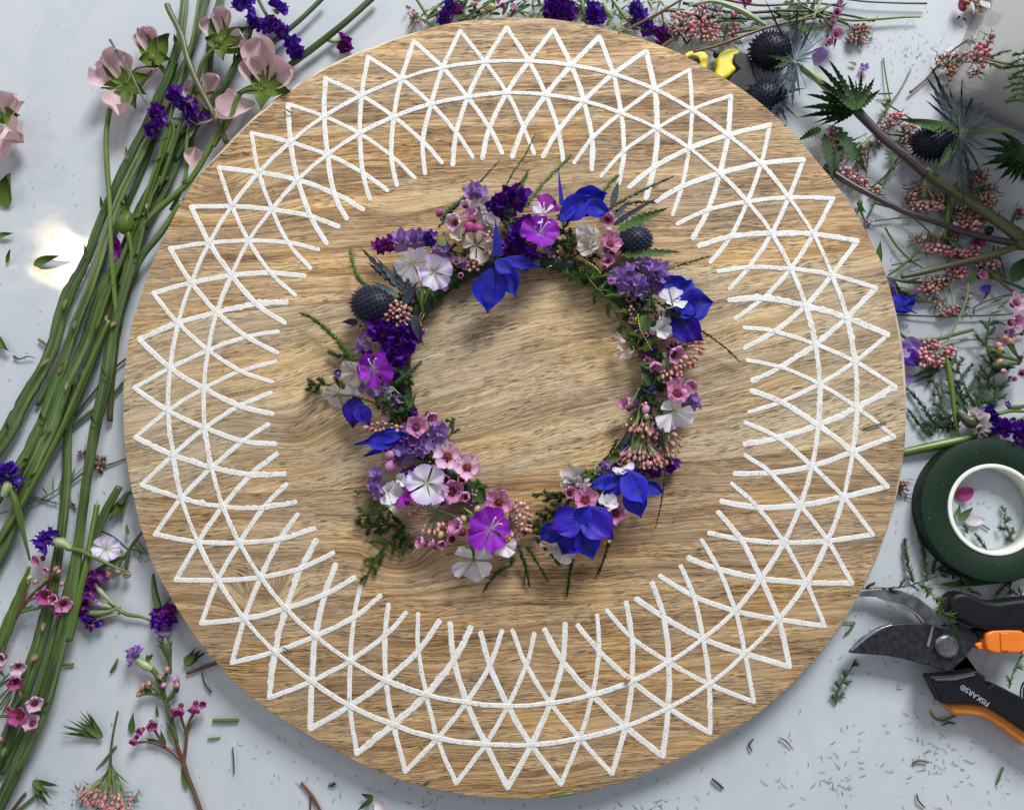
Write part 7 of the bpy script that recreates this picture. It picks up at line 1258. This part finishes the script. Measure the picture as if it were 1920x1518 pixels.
FN2 = [('fern tip left of the tape roll, first from the board', [[(1712, 1092, 8), (1703, 1060, 10), (1698, 1030, 8), (1696, 1006, 6)]], 15, 'fern_d', 0, 0), ('fern tip running under the left side of the tape roll, second from the board', [[(1738, 1090, 8), (1735, 1060, 10), (1731, 1030, 8), (1722, 1000, 6)]], 14, 'fern_g', 0, 0), ('fern frond lying over the pivot of the pruners', [[(1722, 1095, 30), (1748, 1115, 56), (1772, 1150, 66), (1798, 1192, 60)]], 18, 'fern', 6, 24),
 ('long thin fern stalk along the top of the hooked blade', [[(1615, 1104, 8), (1665, 1102, 34), (1700, 1098, 34), (1745, 1084, 20), (1788, 1070, 10)]], 9, 'fern_d', 6, 26), ('fern wisps in the shadow under the tape roll', [[(1745, 1075, 6), (1770, 1062, 8), (1795, 1078, 8), (1830, 1090, 6)]], 14, 'fern_d', 7, 30), ('fern tip between the tape roll and the black handle', [[(1802, 1120, 30), (1812, 1105, 20), (1840, 1115, 10)], [(1865, 1122, 10), (1876, 1105, 14), (1890, 1092, 10)]], 12, 'fern_g', 0, 0), ('fern piece at the right edge under the tape roll', [[(1925, 1118, 12), (1905, 1112, 14), (1888, 1098, 12)]], 14, 'fern_d', 4, 20),
 ('single fern tip lying alone left of the pruners', [[(1567, 1322, 4), (1572, 1295, 8), (1586, 1268, 10), (1606, 1234, 8)]], 15, 'fern_g', 6, 22), ('fern tip inside the hole of the tape roll on the right', [[(1902, 1018, 6), (1893, 1000, 8), (1884, 978, 10), (1886, 950, 8)]], 14, 'fern_g', 5, 20), ('fern wisps inside the hole of the tape roll at the bottom', [[(1850, 1030, 6), (1840, 1015, 8), (1828, 1000, 8)], [(1815, 1000, 6), (1812, 990, 6), (1806, 985, 6)]], 12, 'fern_g', 0, 0), ('fern stem lying along the coil spring at the right edge', [[(1892, 1290, 40), (1900, 1262, 44), (1912, 1235, 50), (1925, 1222, 50)]], 14, 'fern', 3, 16), ('tiny fern crumb alone below the middle of the board', [[(615, 1474, 4), (628, 1468, 6)]], 12, 'fern_d', 0, 0)]
for lab, pth, w_, mt, sd_, sl_ in FN2: tf = T('fern_spray', lab, 'fern', pth[0][0][0], pth[0][0][1]); fern(tf, pth, w_, mt, 1.9, side=sd_, sl=sl_, nw=1.2)
petalthing('magenta_petal', 'deep pink petal inside the tape roll, partly under its core', 'petal', 1792, 934, 4, 36, 28, 35, 'wax_deep', ov)
t = T('calyx_scrap', 'pale withered bloom with green sepals inside the tape roll', 'calyx', 1815, 975); leaf(t, 1808, 976, 6, 40, 20, 2, 'stat_w', 6, pf=ov); leaf(t, 1796, 975, 8, 40, 14, 40, 'sepal_g', 6); leaf(t, 1794, 968, 8, 24, 10, 75, 'sepal_g', 6); stem(t, [(1842, 984, 4, 3), (1855, 992, 4, 3)], 'stem')
# ---- scraps lying on the board
for lab, p, mt in [('tiny green sprig on the lattice at the upper left of the board', [(534, 203, 54, 2), (540, 208, 57, 3), (548, 212, 54, 2)], 'stem'), ('thin curl on the wood at the upper left, inside the outer triangles', [(455, 283, 52, 1.5), (460, 288, 52, 1.5), (468, 288, 52, 1.2)], 'stem_o'), ('dark sliver near the bottom rim of the board', [(794, 1470, 52, 2), (800, 1466, 54, 3), (806, 1464, 52, 2)], 'stem_o'), ('dark sliver crossing the lattice at the lower left', [(530, 1213, 54, 2), (540, 1218, 56, 2.6), (548, 1222, 54, 1.5)], 'stem')]:
    tag(stem(None, p, mt, 'plant_clipping', n=6), lab, 'clipping')
mb = MB(); ell(mb, (0, 0, 0), 5, 5, 5, None, 12, 8); tag(part('copper_bead', mb.mesh('copper_bead', plain('copper', (0.75, 0.35, 0.18), 0.3, 0.5, 0.8)), None, W(1177, 1273, 56)), 'small copper bead lying on the lattice at the lower right of the board', 'bead')
# ---- countless clippings and dust
q = random.Random(77); mb = MB()
def bit(u, v, L, w_, z0=1.0):
    p = W(u, v, z0 + w_ * .5); a = q.uniform(0, 6.28); b = q.uniform(-.5, .5); d = Vector((math.cos(a), math.sin(a), 0)); n = Vector((-d.y, d.x, 0))
    tube(mb, [p - d * L / 2, p + n * b * L * .3 + Vector((0, 0, .5)), p + d * L / 2], [w_ * .3, w_ * .5, w_ * .25], 4)
def inboard(u, v):
    d = W(u, v, ZB) - BC; return d.xy.length < rad_at(math.atan2(d.y, d.x)) + 4
def spread(n, u0, u1, v0, v1, L, w_, bd=False, g=False):
    k_ = 0; tr_ = 0; cl = [(q.uniform(u0, u1), q.uniform(v0, v1), q.uniform(12, 55)) for _ in range(max(2, n // 7))]
    while k_ < n and tr_ < n * 30:
        tr_ += 1; u = q.uniform(u0, u1); v = q.uniform(v0, v1)
        if q.random() < .62: c_ = q.choice(cl); u = q.gauss(c_[0], c_[2]); v = q.gauss(c_[1], c_[2] * .7)
        if g: u = q.gauss((u0 + u1) / 2, (u1 - u0) / 4); v = q.gauss((v0 + v1) / 2, (v1 - v0) / 4)
        if inboard(u, v) != bd: continue
        bit(u, v, q.uniform(*L) * q.choice([.5, .8, 1, 1.2]), q.uniform(*w_) * .7, ZB + 2.5 if bd else 1.0); k_ += 1
spread(120, 1150, 1920, 1330, 1518, (6, 16), (.8, 1.5)); spread(50, 1550, 1900, 1290, 1480, (6, 15), (.8, 1.5)); spread(26, 700, 1200, 1440, 1518, (6, 16), (.8, 1.5)); spread(24, 420, 900, 1380, 1518, (4, 14), (.8, 1.5))
spread(30, 150, 560, 1180, 1518, (3, 12), (.8, 1.4)); spread(34, 0, 220, 380, 760, (2, 7), (.8, 1.4)); spread(16, 0, 230, 0, 380, (2, 6), (.8, 1.6)); spread(40, 1580, 1740, 820, 1300, (4, 14), (.8, 1.5)); spread(40, 1620, 1900, 560, 880, (3, 12), (.8, 1.5))
spread(20, 1790, 1920, 900, 1010, (3, 10), (.8, 1.4)); spread(40, 1600, 1880, 400, 560, (3, 8), (.8, 1.4)); spread(30, 140, 330, 880, 1180, (4, 12), (.8, 1.4))
tag(part('needle_clippings', mb.mesh('needle_clippings', M['fern_d']), None), 'tiny cut fern needles scattered over the white table', 'clippings', kind='stuff')
mb = MB(); spread(110, 1640, 1800, 40, 150, (1.4, 3.2), (1.2, 2.2), g=True); spread(60, 1560, 1900, 0, 200, (1.2, 3), (1, 2)); spread(60, 1620, 1900, 420, 560, (1.2, 3), (1, 2)); spread(120, 0, 1920, 1000, 1518, (1.2, 3), (1, 2)); spread(70, 0, 230, 0, 1000, (1.2, 3), (1, 2))
tag(part('pollen_dust', mb.mesh('pollen_dust', plain('dark dust', (0.10, 0.11, 0.08), 0.9)), None), 'dark pollen dust and crumbs sprinkled on the white table', 'dust', kind='stuff')
mb = MB(); spread(90, 250, 1690, 50, 1480, (3, 13), (.8, 1.5), True)
tag(part('board_crumbs', mb.mesh('board_crumbs', M['fern_d']), None), 'tiny dark needles and crumbs sprinkled on the wooden board', 'crumbs', kind='stuff')
